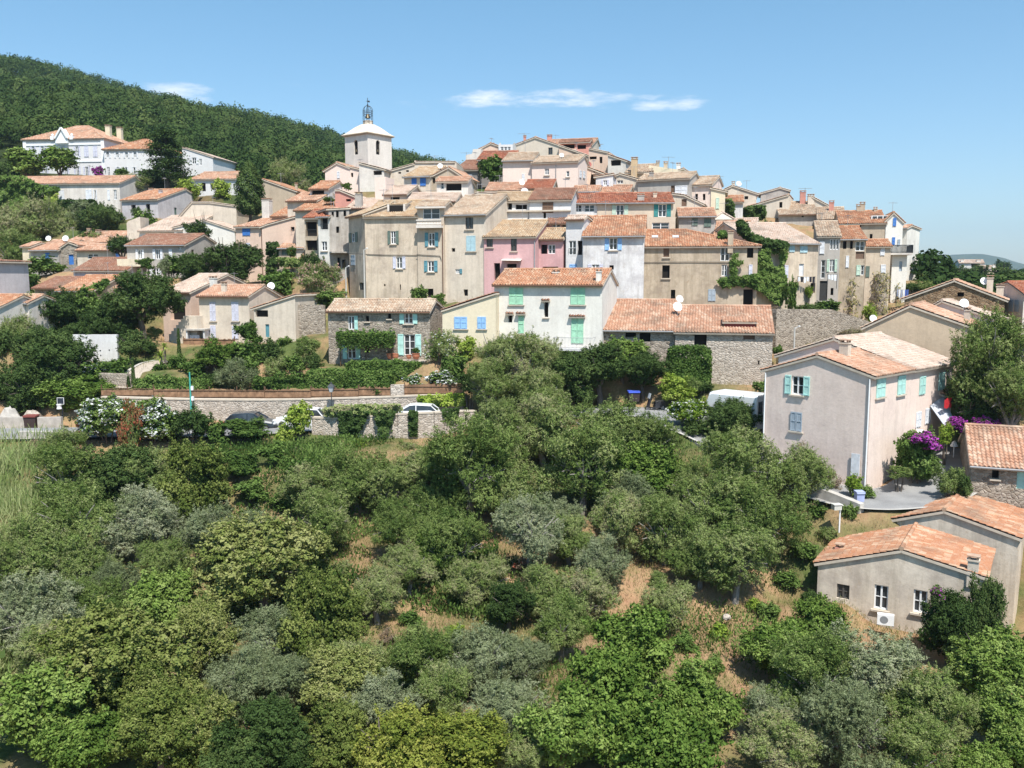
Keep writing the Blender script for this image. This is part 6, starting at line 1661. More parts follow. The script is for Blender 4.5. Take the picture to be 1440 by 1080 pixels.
for i, (px, py, r_, k, lb) in enumerate(((290, 642, 26, 'hedge', 'bramble bush beside the bare earth below the dark car'), (338, 655, 30, 'hedge', 'wide bramble bush on the bank below the dark parked car'), (385, 640, 24, 'hedge', 'bramble bush below the lime shrub'), (425, 662, 28, 'hedge', 'largest bramble bush in the middle of the bank'),
        (598, 640, 20, 'olive', 'scrubby bush under the narrow ivy cascade'), (355, 690, 24, 'hedge', 'low bramble right of the dark conical bush tree'),
        (402, 705, 24, 'hedge', 'low bramble above the pale silver olives'), (445, 695, 22, 'hedge', 'low bramble beside the grey olive with a short trunk'), (250, 640, 18, 'dark', 'dark bush left of the bare earth below the oleanders'), (620, 628, 18, 'hedge', 'green bush at the foot of the right end of the low road wall'))):
    shrub(k, px, py, r_, lb, ry=r_ * .62, group='bramble bushes on the bank')
for i, (px, py, r_, k, lb) in enumerate(((1132, 775, 20, 'hedge', 'green bush on the straw coloured bank left of the lowest house'), (1162, 752, 15, 'olive', 'small grey bush below the white post box'), (1105, 815, 20, 'hedge', 'green bush at the right foot of the tall dark olive group'), (1012, 888, 18, 'lime', 'yellow green clump in the dry clearing'),
        (962, 905, 20, 'hedge', 'green clump on the red earth above the vivid trees'), (1052, 905, 18, 'olive', 'grey scrub in the middle of the dry clearing'), (1082, 862, 20, 'hedge', 'bush in the shade at the foot of the tall olive group'), (1005, 935, 16, 'hedge', 'small green clump low in the dry clearing'), (925, 815, 18, 'olive', 'scrub on the dry patch left of the tall olive group'),
        (905, 870, 18, 'hedge', 'green scrub beside the bent bare branch'), (480, 800, 16, 'olive', 'scrub at the head of the bare earth patch'), (575, 870, 18, 'hedge', 'green scrub under the round grey green olive'), (1150, 720, 16, 'hedge', 'green clump under the kerb of the rose house'), (1125, 735, 18, 'olive', 'grey scrub right of the tall olive group'),
        (640, 890, 16, 'lime', 'yellow weeds along the bright earth path'), (1060, 850, 14, 'lime', 'yellow green weeds beside the small pale rock'))):
    shrub(k, px, py, r_, lb, ry=r_ * .7, group='scrub clumps on the dry slope')
# road side
shrub('hedge', 150, 592, 38, 'white oleander hedge in bloom on the road side, left half', D=64.5, ry=30, flowers='white', nf=.5)
shrub('hedge', 218, 594, 42, 'white oleander hedge in bloom on the road side, right half', D=65.5, ry=32, flowers='white', nf=.5)
shrub('olive', 184, 590, 16, 'red oleander wedge between the two white ones', D=63.6, ry=26, flowers='red', nf=.75)
shrub('dry', 118, 595, 11, 'small red oleander at the left end of the white hedge', D=65, ry=12, flowers='red', nf=1.0)
shrub('dark', 270, 595, 28, 'dark brownish green shrub right of the white oleanders', D=65.5, ry=26)
shrub('hedge', 345, 604, 36, 'dark green hedge hiding the front of the dark parked car', D=66.3, ry=14)
shrub('hedge', 305, 607, 18, 'green hedge left of the dark parked car', D=65.5, ry=12)
shrub('lime', 420, 592, 22, 'light yellow green shrub in front of the white parked car', D=66.4, ry=24)
shrub('lime', 400, 607, 14, 'small lime shrub beside a red flower spot', D=65.8, ry=10)
shrub('lime', 950, 540, 30, 'bright yellow green bush beside the scooter', D=72, ry=14)
shrub('olive', 975, 543, 16, 'reddish brown bush at the end of the bright bush', D=71.5, ry=12)
shrub('lime', 968, 574, 30, 'bright green hedge with white blossom before the van', D=65.6, ry=16, flowers='white', nf=.35)
shrub('dark', 1030, 586, 42, 'dark oleander hedge in front of the white van', D=63.5, ry=25)
shrub('dark', 985, 602, 28, 'dark shaded hedge at the road bend', D=64.2, ry=16)
shrub('hedge', 1075, 545, 16, 'green shrub between the van and the rose house', D=67, ry=10)
shrub('hedge', 1095, 497, 9, 'round shrub at the corner of the pale stone barn', D=76, ry=10)
shrub('dry', 1128, 637, 14, 'reddish dry bush against the rose house wall', D=58.4, ry=14)
shrub('dry', 1172, 672, 16, 'heap of brown dead twigs at the rose house corner', D=56.4, ry=11)
shrub('lime', 1200, 680, 13, 'yellow green weed clump at the rose house corner', D=54.9, ry=13)
shrub('hedge', 1215, 690, 14, 'green weeds under the white downpipe of the rose house', D=54.8, ry=8)
shrub('hedge', 1290, 638, 34, 'big green bush with purple blossom beside the rose house drive', D=56.8, ry=28)
shrub('hedge', 1300, 622, 22, 'purple bougainvillea on the big green bush', D=56.0, ry=12, flowers='purple', nf=1.0)
shrub('lime', 1330, 612, 11, 'light green climber next to the sail awning', D=59.5, ry=16)
shrub('dark', 1370, 610, 30, 'dark hedge behind the drive with purple bougainvillea on top', D=62, ry=22)
shrub('dark', 1350, 600, 19, 'purple bougainvillea, left clump on the dark hedge', D=59.8, ry=12, flowers='purple', nf=.9)
shrub('dark', 1384, 595, 17, 'purple bougainvillea, right clump on the dark hedge', D=60.2, ry=10, flowers='purple', nf=.8)
shrub('olive', 1335, 672, 22, 'grey green shrub with pinkish twigs left of the stone cottage', D=53.5, ry=18)
shrub('dark', 1355, 680, 16, 'dark shrub in the shade of the stone cottage wall', D=53.2, ry=16)
shrub('olive', 1265, 665, 22, 'dry grass and low brush at the foot of the rose house', D=55.6, ry=10)
shrub('hedge', 1196, 722, 12, 'small bush beside the white post box', D=52, ry=14)
shrub('dark', 1340, 872, 46, 'dark twiggy thicket in front of the lowest house', D=41.2, ry=40)
shrub('dark', 1385, 850, 30, 'dark climber on the right corner of the lowest house', D=41.6, ry=40)
shrub('dark', 1350, 905, 36, 'low dark bramble below the twiggy thicket', D=41, ry=30)
shrub('dark', 1402, 895, 28, 'dark bramble at the foot of the right corner climber', D=41, ry=30)
shrub('dry', 1150, 500, 16, 'dry brown brush between the mossy wall and the rose house', D=79, ry=9)
shrub('olive', 1128, 505, 12, 'grey shrub beside the thin pole at the old wall', D=76.5, ry=10)
shrub('hedge', 1296, 420, 12, 'green shrub right of the blue washing', ry=9)
shrub('dark', 1282, 404, 10, 'dark shrub beside the foot of the stair tower', ry=8)
shrub('olive', 1298, 403, 12, 'grey green shrub right of the stair tower foot', ry=9)
shrub('hedge', 1312, 409, 11, 'green shrub on the bank above the stone gable slope', ry=8)
shrub('dark', 988, 545, 14, 'dark shrub between the bright bush and the van roof', ry=9)
shrub('hedge', 1075, 318, 14, 'green shrub behind the broad cream roof', D=106, ry=7)
shrub('hedge', 1318, 835, 12, 'purple flowering spray on the dark twiggy thicket', D=40.9, ry=10, flowers='purple', nf=.5)
shrub('dark', 1140, 842, 16, 'dark bush left of the lowest house', D=46.6, ry=14)
# village right: ivy hedges
shrub('hedge', 1113, 412, 10, 'slender leafy shrub below the white door', D=91.5, ry=20)
shrub('lime', 1137, 412, 6, 'yellow green hanging plant beneath the laundry rack', D=94, ry=10)
shrub('dark', 1140, 435, 24, 'dark bush row at the foot of the tall grey house', D=93, ry=9)
shrub('hedge', 1165, 432, 20, 'green bush row below the dark garage door', D=93.5, ry=10)
shrub('lime', 1222, 440, 11, 'fresh green bush at the foot of the cliff', D=97, ry=12)
shrub('dry', 1090, 440, 18, 'dry brown brush on the old stone wall', D=86, ry=8)
shrub('dry', 1200, 470, 32, 'dry brown brush above the mossy old wall', D=84, ry=9)
# creeper on the long house at far left
hedge('clipped box hedge left of centre above the reed fence', 430, 486, 521, 550, 76.0, 1.6)
hedge('clipped hedge directly above the street lantern fence', 484, 552, 524, 552, 75.5, 1.2)
hedge('long clipped hedge in front of the stone cottage terrace', 486, 594, 510, 540, 77.6, 1.5)
hedge('low bright hedge behind the green light pole', 188, 292, 532, 550, 76.0, 1.0, bumps=.2)
hedge('leafy shrub row behind the long reed fence, right of the silver olive', 356, 432, 530, 552, 75.8, 1.3, bumps=.3)
hedge('squared green hedge against the pale stone barn', 942, 1000, 488, 545, 74.2, 1.8, bumps=.25)
hedge('dark clipped hedge below the creeper house', 78, 132, 281, 292, 141, 1.5, kind='dark', dens=120, size=.16)
ivy('dark ivy cascade over the low road wall, broad left one', [(476, 580), (520, 578), (506, 604), (496, 618), (478, 614)], ((440, 66.9), (660, 66.9)), 1500, 'dark', .5)
ivy('dark ivy cascade over the low road wall, middle one', [(526, 578), (556, 578), (548, 600), (541, 616), (534, 606)], ((440, 66.8), (660, 66.8)), 1100, 'dark', .45)
ivy('narrow ivy cascade over the low road wall', [(575, 577), (587, 577), (586, 614), (576, 614)], ((440, 66.8), (660, 67.4)), 650, 'dark', .4)
ivy('brownish creeper draped along the top of the low road wall', [(452, 576), (470, 571), (560, 568), (566, 577), (540, 584), (460, 586)], ((440, 67.2), (660, 67.4)), 2200, 'olive', .7)
ivy('bright flat creeper on top of the retaining wall end', [(585, 558), (655, 553), (654, 570), (612, 572), (590, 566)], ((585, 74.0), (655, 73.6)), 1500, 'lime', .8)
ivy('ivy at the right end of the low road wall', [(620, 577), (646, 574), (640, 588), (628, 592)], ((440, 67.4), (660, 68.0)), 600, 'dark', .4)
ivy('dark ivy hedge below the pale gable house', [(1043, 296), (1054, 290), (1076, 289), (1077, 306), (1066, 310), (1048, 308)], ((1040, 122), (1078, 121)), 1500, 'dark', 1.2, .2)
ivy('ivy column on the orange roofed small house', [(1019, 280), (1027, 280), (1033, 290), (1032, 306), (1020, 304)], ((1018, 119.5), (1034, 119)), 800, 'dark', .8, .2)
ivy('ivy topped chimney stump and roof edge at the corner of the broad cream roof', [(1035, 312), (1043, 309), (1051, 316), (1056, 328), (1078, 336), (1110, 341), (1108, 350), (1076, 350), (1064, 345), (1046, 334), (1037, 326)], ((1035, 93.2), (1110, 92.2)), 3000, 'dark', .9, .15)
ivy('round ivy ball on the long orange roof', [(1009, 328), (1016, 324), (1023, 327), (1023, 334), (1010, 335)], ((1009, 93.5), (1023, 93)), 500, 'hedge', .8)
ivy('thick green ivy covering the house corner right of the tan house', [(1058, 362), (1076, 350), (1084, 348), (1082, 362), (1086, 374), (1100, 378), (1107, 392), (1104, 414), (1098, 430), (1086, 424), (1074, 412), (1060, 404), (1056, 398), (1058, 384), (1062, 376)], ((1058, 91.7), (1110, 93.1)), 6500, 'hedge', .6, .14)
ivy('strip of ivy hanging from the eave over the rose coloured wall', [(1086, 346), (1108, 346), (1107, 360), (1101, 374), (1102, 390), (1096, 392), (1097, 372), (1098, 356), (1086, 356)], ((1080, 92.6), (1125, 93.4)), 1300, 'hedge', .4, .14)
ivy('ivy branch reaching left across the tan house wall', [(1008, 394), (1030, 391), (1056, 387), (1066, 384), (1066, 410), (1056, 404), (1040, 401), (1016, 404)], ((1006, 90.9), (1068, 90.2)), 1500, 'hedge', .4, .14)
ivy('ivy streamer climbing the tan house wall', [(1028, 394), (1026, 372), (1032, 356), (1038, 356), (1034, 368), (1046, 368), (1046, 371), (1036, 374), (1036, 392)], ((1006, 90.4), (1125, 90.4)), 700, 'hedge', .3)
ivy('thick bright green creeper covering the left end of the long house', [(-10, 248), (30, 247), (52, 258), (60, 262), (84, 263), (84, 268), (60, 270), (62, 304), (-10, 304)], ((-10, 145.5), (84, 145)), 6000, 'hedge', 1.4, .22)
ivy('lime green creeper at the edge of the long house wall', [(62, 266), (82, 266), (80, 290), (63, 292)], ((60, 145.2), (84, 145)), 900, 'lime', .7, .2)
ivy('climber hanging between the two small orange roofs', [(112, 410), (150, 392), (154, 398), (140, 412), (118, 420)], ((110, 99), (155, 101)), 1000, 'hedge', .8, .16)
ivy('ivy climbing right of the rusty downpipe', [(374, 342), (390, 340), (394, 352), (388, 372), (390, 392), (376, 394)], ((370, 110.5), (395, 110)), 1500, 'dark', .8, .16)
ivy('red flowered climber along the bastion wall top', [(388, 362), (424, 364), (422, 376), (396, 376)], ((385, 104), (428, 103.5)), 700, 'olive', .6, .15)
# vine pergola
def pergola():
    a, b = at(478, 505, 80.0), at(550, 505, 79.2); root = empty('vine_pergola', a); tag(root, 'leafy vine pergola shading the lower door of the stone cottage', 'pergola')
    h = at(478, 482, 80).z - a.z; L = b.x - a.x; mb = MB()
    for x in (0.05, L * .5, L - .05): mb.tube([(x, 0, -.6), (x, 0, h)], .05, 6)
    for y in (0, .8, 1.6): mb.tube([(0, y, h), (L, y, h)], .04, 5)
    mb.build('frame', plain('brown_wood', (.12, .07, .04)), root)
    rng = np.random.default_rng(9); n = 4200
    P = np.stack([rng.uniform(-.2, L + .2, n), rng.uniform(-.6, 1.7, n), h + .45 + rng.normal(0, .25, n) + .2 * np.sin(np.arange(n))], 1)
    e = rng.uniform(0, 1, n) < .25; P[e, 1] = -.6; P[e, 2] -= rng.uniform(0, .6, e.sum())
    V, Q = leaf_quads(P, np.tile([0, -.4, .8], (n, 1)), .13, .6, rng)
    link('vine_foliage', np_mesh('vine', V, Q, leafmat('hedge', LEAF['hedge']), rng.uniform(0, 1, n)), root)
pergola()
# cliff buttresses under the right end of the village
def cliff(label, px0, px1, y0, y1, D, seed, mat):
    a, b = at(px0, y1, D), at(px1, y1, D); h = at(px0, y0, D).z - a.z; root = empty('rock_buttress', a); tag(root, label, 'rock')
    rng = np.random.default_rng(seed); nx, nz = 14, 22; V = []
    for k in range(nz):
        f = k / (nz - 1); w = 1.0 - .28 * f
        for i in range(nx):
            g = i / (nx - 1); x = (b.x - a.x) * (.5 + (g - .5) * w); y = 1.8 - 2.6 * math.sin(math.pi * g) * (1.05 - .45 * f) + rng.normal(0, .16)
            V.append((x + rng.normal(0, .08), y + 1.2, -2 + (h + 2) * f + rng.normal(0, .08)))
    i, j = np.meshgrid(np.arange(nz - 1), np.arange(nx - 1), indexing='ij'); q = (i * nx + j).ravel()
    link('rock_face', np_mesh('rock', np.array(V), np.stack([q, q + 1, q + nx + 1, q + nx], 1), mat), root)
    n = 900; P = np.array(V)[rng.integers(len(V) // 3, len(V), n)] + rng.normal(0, .15, (n, 3)) + np.array([0, -.1, 0])
    Vv, Q = leaf_quads(P, np.tile([0, -1, .5], (n, 1)), .14, .3, rng)
    link('dry_growth', np_mesh('growth', Vv, Q, leafmat('grass', LEAF['grass']), rng.uniform(.2, 1, n)), root)
cliff('tall overgrown rock buttress with straw coloured growth below the tan house', 1228, 1264, 386, 452, 100, 3, stonemat('stone'))
cliff('smooth sloping plastered buttress below the brown grey house', 1188, 1218, 396, 460, 96.8, 4, wallmat('tan', .9))
cliff('narrow mossy rock spur under the stair tower', 1256, 1280, 400, 446, 102.5, 8, stonemat('brown'))

# ------------------------------------------------------------------ ground cover that nobody could count
def scatter(name, n, kind, region, size, asp, rng, hang=0.0, zmax=.35, mask=None, tone=(0, 1)):
    px = rng.uniform(region[0], region[2], n); D = rng.uniform(region[1], region[3], n)
    x = (px - 720) / FOC * D; z = terrain(x, D)
    if mask is not None:
        k = mask(x, D); x, D, z = x[k], D[k], z[k]
    n = len(x)
    dr = np.min((x[:, None] - RP[::4, 0]) ** 2 + (D[:, None] - RP[::4, 1]) ** 2, axis=1) > 9.0
    x, D, z = x[dr], D[dr], z[dr]; n = len(x)
    P = np.stack([x, D, z + rng.uniform(.02, zmax, n)], 1)
    T = np.stack([rng.normal(0, .35, n), rng.normal(0, .35, n), np.ones(n)], 1); T /= np.linalg.norm(T, axis=1)[:, None]
    a = rng.uniform(0, 6.28, n); B = np.stack([np.cos(a), np.sin(a), np.zeros(n)], 1)
    s = (size * rng.uniform(.6, 1.5, n))[:, None]
    V = np.stack([P - B * s * asp - T * s * .5, P + B * s * asp - T * s * .5, P + B * s * asp * .3 + T * s, P - B * s * asp * .3 + T * s], 1).reshape(-1, 3)
    nz = np.sin(x * .5 + D * .33) * .2 + np.sin(x * 1.3 - D * .9) * .15
    t = np.clip(rng.uniform(*tone, n) * .7 + .3 * rng.uniform(*tone, n) + nz, 0, 1)
    o = link(name, np_mesh(name, V, np.arange(n * 4).reshape(n, 4), leafmat(kind, LEAF[kind], .2), t)); return tag(o, kind='stuff')
rg = np.random.default_rng(11)
tag(scatter('dry_grass', 95000, 'grass', (250, 36, 1320, 67), .095, .13, rg, tone=(.1, 1)), 'straw and olive coloured dry grass on the open slope', 'grass')
tag(scatter('grass', 30000, 'grass', (-200, 67, 1500, 110), .11, .14, rg, tone=(0, .75)), 'rough grass on the garden terraces', 'grass')
tag(scatter('reed_bed', 26000, 'reed', (-160, 38, 110, 65), .42, .05, rg, zmax=1.2, mask=lambda x, y: (720 + FOC * x / y) < 70 + 25 * np.sin(y * .4), tone=(.1, 1)), 'pale green reeds filling the left edge of the slope', 'reeds')
tag(scatter('brambles', 60000, 'hedge', (230, 44, 700, 66), .10, .5, rg, zmax=.7, mask=lambda x, y: (np.sin(x * .42 + 1.0) + np.sin(y * .55 - x * .2)) > -.1), 'green bramble cover on the bank below the hedge', 'brambles')
tag(scatter('low_scrub', 60000, 'hedge', (420, 34, 1250, 64), .085, .45, rg, zmax=.5, mask=lambda x, y: (np.sin(x * .5 + 2.0) + np.sin(y * .7 + x * .3)) > .15), 'low grey green scrub between the trees', 'scrub')
# orange dried leaves
for i, (px, py, r_, lb) in enumerate(((745, 800, 26, 'patch of rusty orange leaves under the forked silver olive'), (50, 632, 16, 'orange flowering patch below the left concrete parapet'), (545, 895, 16, 'yellow and rust coloured weeds at the edge of the lower thicket'))):
    shrub('dry', px, py, r_, lb, ry=r_ * .8, flowers='red' if i == 0 else None, nf=.3, group='dry patches on the slope', name='dry_bush')
# ------------------------------------------------------------------ the wooded hill
def hill_wood():
    rng = np.random.default_rng(21)
    base = []
    for v in range(5):
        n = 640; d = rng.normal(0, 1, (n, 3)); d[:, 2] = np.abs(d[:, 2]) * 1.1 - .3; d /= np.linalg.norm(d, axis=1)[:, None]
        lump = 1 + .22 * np.sin(d[:, 0] * 4 + v) * np.cos(d[:, 1] * 4 - v)
        P = d * lump[:, None] * rng.uniform(.8, 1.05, n)[:, None]
        lump = np.clip((lump - .78) / .44, 0, 1); V, Q = leaf_quads(P, d, .105, .62, rng, tilt=.36); base.append((V, .5 * lump + .5 * rng.uniform(0, 1, n)))
    X, Y = [], []
    y = 178.0
    while y < 600:
        stp = 4.3 + (y - 178) * .0045
        half0, half1 = -.72 * y, .03 * y
        xs = np.arange(half0, half1, stp); xs = xs + rng.uniform(-.45, .45, len(xs)) * stp
        X.append(xs); Y.append(np.full(len(xs), y) + rng.uniform(-.4, .4, len(xs)) * stp); y += stp * .9
    X, Y = np.concatenate(X), np.concatenate(Y)
    px = 720 + FOC * X / Y; rd = np.interp(px, RIDGE[:, 0], RIDGE[:, 2])
    k = (Y < rd + 12) & (px < 760) & ~((px > 20) & (px < 320) & (Y < 186)); X, Y = X[k], Y[k]
    Z = terrain(X, Y); n = len(X); print('hill crowns', n)
    r_ = np.minimum(3.6, rng.lognormal(math.log(2.6), .28, n)) * (1 + (Y - 180) * .0004); h = rng.uniform(.85, 1.35, n)
    tn = np.clip(.5 + .28 * np.sin(X * .06 + 1.5 * np.sin(Y * .03)) * np.cos(Y * .045) + rng.normal(0, .3, n), 0, 1); a = rng.uniform(0, 6.28, n); v = rng.integers(0, 5, n)
    VV, TT = [], []
    for q in range(5):
        m = np.where(v == q)[0]; B, t0 = base[q]
        c, s = np.cos(a[m])[:, None], np.sin(a[m])[:, None]
        x = (B[None, :, 0] * c - B[None, :, 1] * s) * r_[m][:, None] + X[m][:, None]
        yv = (B[None, :, 0] * s + B[None, :, 1] * c) * r_[m][:, None] + Y[m][:, None]
        z = B[None, :, 2] * (r_[m] * h[m])[:, None] + (Z[m] + r_[m] * .9)[:, None]
        W_ = np.stack([x, yv, z], 2).reshape(len(m), -1, 4, 3); tt = .62 * tn[m][:, None] + .38 * t0[None]
        # leave out what faces away from every viewpoint, and thin the far crowns
        front = (W_[:, :, 0, 1] - Y[m][:, None] < .45 * r_[m][:, None]) & ((Y[m][:, None] < 330) | (np.arange(W_.shape[1])[None] % 2 == 0))
        VV.append(W_[front].reshape(-1, 3)); TT.append(tt[front])
    V = np.concatenate(VV); t = np.concatenate(TT)
    o = link('hill_forest', np_mesh('hill_forest', V, np.arange(len(V)).reshape(-1, 4), leafmat('wood', LEAF['wood'], .18), t))
    tag(o, 'dense green oak wood covering the hill behind the village', 'forest', kind='stuff')
hill_wood()
def far_wood():
    rng = np.random.default_rng(31); n0 = 420
    Y = 112 * (520 / 112) ** rng.uniform(0, 1, 520); px = rng.uniform(1284, 1500, 520); X = (px - 720) / FOC * Y; Z = terrain(X, Y)
    VV, TT = [], []
    for x, y, z in zip(X, Y, Z):
        d = rng.normal(0, 1, (n0, 3)); d[:, 2] = np.abs(d[:, 2]) - .2; d /= np.linalg.norm(d, axis=1)[:, None]; r_ = rng.uniform(1.6, 2.6) * (1 + y * .0016)
        V, _ = leaf_quads(d * rng.uniform(.8, 1.05, n0)[:, None], d, .14, .6, rng, tilt=.4)
        VV.append(V * np.array([r_, r_, r_ * .9]) + np.array([x, y, z + r_ * .6])); TT.append(.6 * rng.uniform() + .4 * rng.uniform(0, 1, n0))
    V = np.concatenate(VV); o = link('far_wood', np_mesh('far_wood', V, np.arange(len(V)).reshape(-1, 4), leafmat('wood', LEAF['wood'], .18), np.concatenate(TT)))
    tag(o, 'dark green wood beyond the village at the right', 'forest', kind='stuff')
far_wood()
def side_wood(name, px0, px1, label, seed):
    rng = np.random.default_rng(seed); n0 = 420; n = 150
    Y = 34 * (165 / 34) ** rng.uniform(0, 1, n); px = rng.uniform(px0, px1, n); X = (px - 720) / FOC * Y; Z = terrain(X, Y); VV, TT = [], []
    for x, y, z in zip(X, Y, Z):
        d = rng.normal(0, 1, (n0, 3)); d[:, 2] = np.abs(d[:, 2]) - .3; d /= np.linalg.norm(d, axis=1)[:, None]; r_ = rng.uniform(1.3, 2.4) * (1 + y * .003)
        lump = 1 + .2 * np.sin(d[:, 0] * 4 + x) * np.cos(d[:, 1] * 4 - y)
        V, _ = leaf_quads(d * (lump * rng.uniform(.8, 1.05, n0))[:, None], d, .13, .6, rng, tilt=.4)
        VV.append(V * np.array([r_, r_, r_ * .9]) + np.array([x, y, z + r_ * .6])); TT.append(.6 * rng.uniform() + .4 * rng.uniform(0, 1, n0))
    V = np.concatenate(VV); o = link(name, np_mesh(name, V, np.arange(len(V)).reshape(-1, 4), leafmat('wood', LEAF['wood'], .18), np.concatenate(TT))); tag(o, label, 'wood', kind='stuff')
side_wood('side_wood', 1530, 2050, 'green wood continuing past the right edge', 51)
side_wood('side_wood', -620, -120, 'green wood continuing past the left edge', 52)
# ------------------------------------------------------------------ vehicles and street furniture
def paint(name, c, rough=.25):
    k = ('paint', name)
    if k in MATS: return MATS[k]
    m, nt, out = nmat(name); n = noise(nt, pos(nt), 1.2, 4)
    cc = ramp(nt, n, [(.35, tuple(x * .9 for x in c)), (.7, c)]); p = princ(nt, out, cc, rough, spec=.5)
    p.inputs['Coat Weight'].default_value = .4; p.inputs['Coat Roughness'].default_value = .1
    MATS[k] = m; return m
def wheel(root, x, y, r_, w=.2):
    mb = MB(); n = 18
    for s in (0, 1):
        pass
    prof = [(r_ * .62, -w / 2), (r_ * .93, -w / 2), (r_, -w / 3), (r_, w / 3), (r_ * .93, w / 2), (r_ * .62, w / 2)]
    b = 0
    for rr, yy in prof:
        for k in range(n): t = 2 * math.pi * k / n; mb.v.append((x + rr * math.cos(t), y + yy, r_ + rr * math.sin(t)))
    for i in range(len(prof) - 1):
        for k in range(n): k2 = (k + 1) % n; mb.f.append((i * n + k, i * n + k2, (i + 1) * n + k2, (i + 1) * n + k)); mb.m.append(0); mb.uv.append((0, 0))
    o = mb.build('wheel', plain('tyre_rubber', (.02, .02, .02), .85), root)
    h = MB()
    for sg in (-1, 1):
        yy = y + sg * w * .36
        h.poly([(x + r_ * .63 * math.cos(2 * math.pi * k / n), yy, r_ + r_ * .63 * math.sin(2 * math.pi * k / n)) for k in range(n)])
    h.build('rim', plain('alloy', (.35, .35, .36), .35, .5, .6), o)
def shell(mb, secs, mi=0, caps=True):
    """secs: list of (x, [(y, z), ...]) cross sections of equal length"""
    n = len(secs[0][1]); b = len(mb.v)
    for x, pr in secs: mb.v += [(x, y, z) for y, z in pr]
    for i in range(len(secs) - 1):
        for k in range(n):
            k2 = (k + 1) % n; mb.f.append((b + i * n + k, b + i * n + k2, b + (i + 1) * n + k2, b + (i + 1) * n + k)); mb.m.append(mi); mb.uv.append((0, 0))
    if caps:
        e = b + (len(secs) - 1) * n; mb.f.append(tuple(b + k for k in range(n))); mb.m.append(mi); mb.uv.append((0, 0)); mb.f.append(tuple(e + k for k in range(n))); mb.m.append(mi); mb.uv.append((0, 0))
def sec(hw0, hw1, z0, z1, zt, hwt):
    """half widths at sill, waist and top"""
    L = [(-hw0, z0), (hw0, z0), (hw1, (z0 + z1) / 2), (hw1, z1), (hwt, zt), (-hwt, zt), (-hw1, z1), (-hw1, (z0 + z1) / 2)]
    return L
def car(name, label, P, yaw, mat, L=4.2, H=1.45, cat='car', group=None):
    root = empty(name, P, yaw); tag(root, label, cat, group)
    h = L / 2; mb = MB()
    S = [(-h, .55, .62, .35, .75), (-h + .25, .72, .80, .25, .92), (-h + .9, .80, .86, .2, .98), (0, .82, .88, .2, .95), (h - 1.0, .80, .86, .2, .92), (h - .3, .72, .80, .22, .78), (h, .55, .66, .35, .62)]
    shell(mb, [(x, sec(a, b, z0, z1 - .12, z1, b - .10)) for x, a, b, z0, z1 in S]); mb.build('body', mat, root, smooth=False)
    cb = MB()
    C = [(-h + .25, .70, .93, .95), (-h + .75, .66, .93, H - .08), (-.1, .64, .94, H), (.35, .64, .94, H - .04), (1.15, .72, .90, .93)]
    shell(cb, [(x, [(-.76, z0 - .05), (.76, z0 - .05), (w, z1), (-w, z1)]) for x, w, z0, z1 in C]); cb.build('cabin_glass', glassmat(), root)
    rf = MB(); shell(rf, [(-h + .72, [(-.67, H - .07), (.67, H - .07), (.62, H - .02), (-.62, H - .02)]), (-.1, [(-.66, H + .005), (.66, H + .005), (.6, H + .05), (-.6, H + .05)]), (.42, [(-.65, H - .04), (.65, H - .04), (.6, H), (-.6, H)])])
    for s in (-1, 1):
        for (x0, z0, x1, z1) in ((.40, H - .04, 1.18, .92), (-.15, H - .02, -.15, .93), (-h + .7, H - .08, -h + .25, .94)):
            rf.tube([(x0, s * .67, z0), (x1, s * .765, z1)], .045, 5)
    rf.build('roof', mat, root)
    for sx in (-1, 1):
        for sy in (-1, 1): wheel(root, sx * h * .62, sy * .76, .31)
    for s in (-1, 1):
        hl = MB(); hl.box((h - .22, s * .6 - .14, .6), (h - .02, s * .6 + .14, .72)); hl.build('headlight', plain('lamp_glass', (.7, .7, .7), .1), root)
        tl = MB(); tl.box((-h + .02, s * .6 - .12, .62), (-h + .2, s * .6 + .12, .8)); tl.build('taillight', plain('red_lamp', (.35, .02, .02), .2), root)
        mr = MB(); mr.box((.85, s * .88 - .08, .92), (1.0, s * .88 + .08, 1.04)); mr.build('mirror', mat, root)
    bm = MB(); bm.box((h - .12, -.7, .32), (h + .06, .7, .5)); bm.box((-h - .06, -.7, .34), (-h + .12, .7, .52)); bm.build('bumper', plain('black_plastic', (.03, .03, .03), .6), root)
    return root
p = at(354, 605.5, 70.6); car('parked_car', 'dark blue grey car parked behind the green hedge on the road', p + Vector((0, 0, .02)), .03, paint('dark_blue_paint', (.035, .05, .065)), group='cars on the road')
p = at(424, 601, 71.1); car('parked_car', 'white car behind the lime shrub, facing left', p + Vector((0, 0, .02)), math.pi + .02, paint('white_car_paint', (.8, .8, .8)), L=4.3, H=1.55, group='cars on the road')
p = at(584, 592.5, 71.9); car('parked_car', 'white car behind the ivy hung low wall, right of the street lantern', p + Vector((0, 0, .02)), math.pi - .02, paint('white_car_paint', (.8, .8, .8)), L=4.2, H=1.4, group='cars on the road')
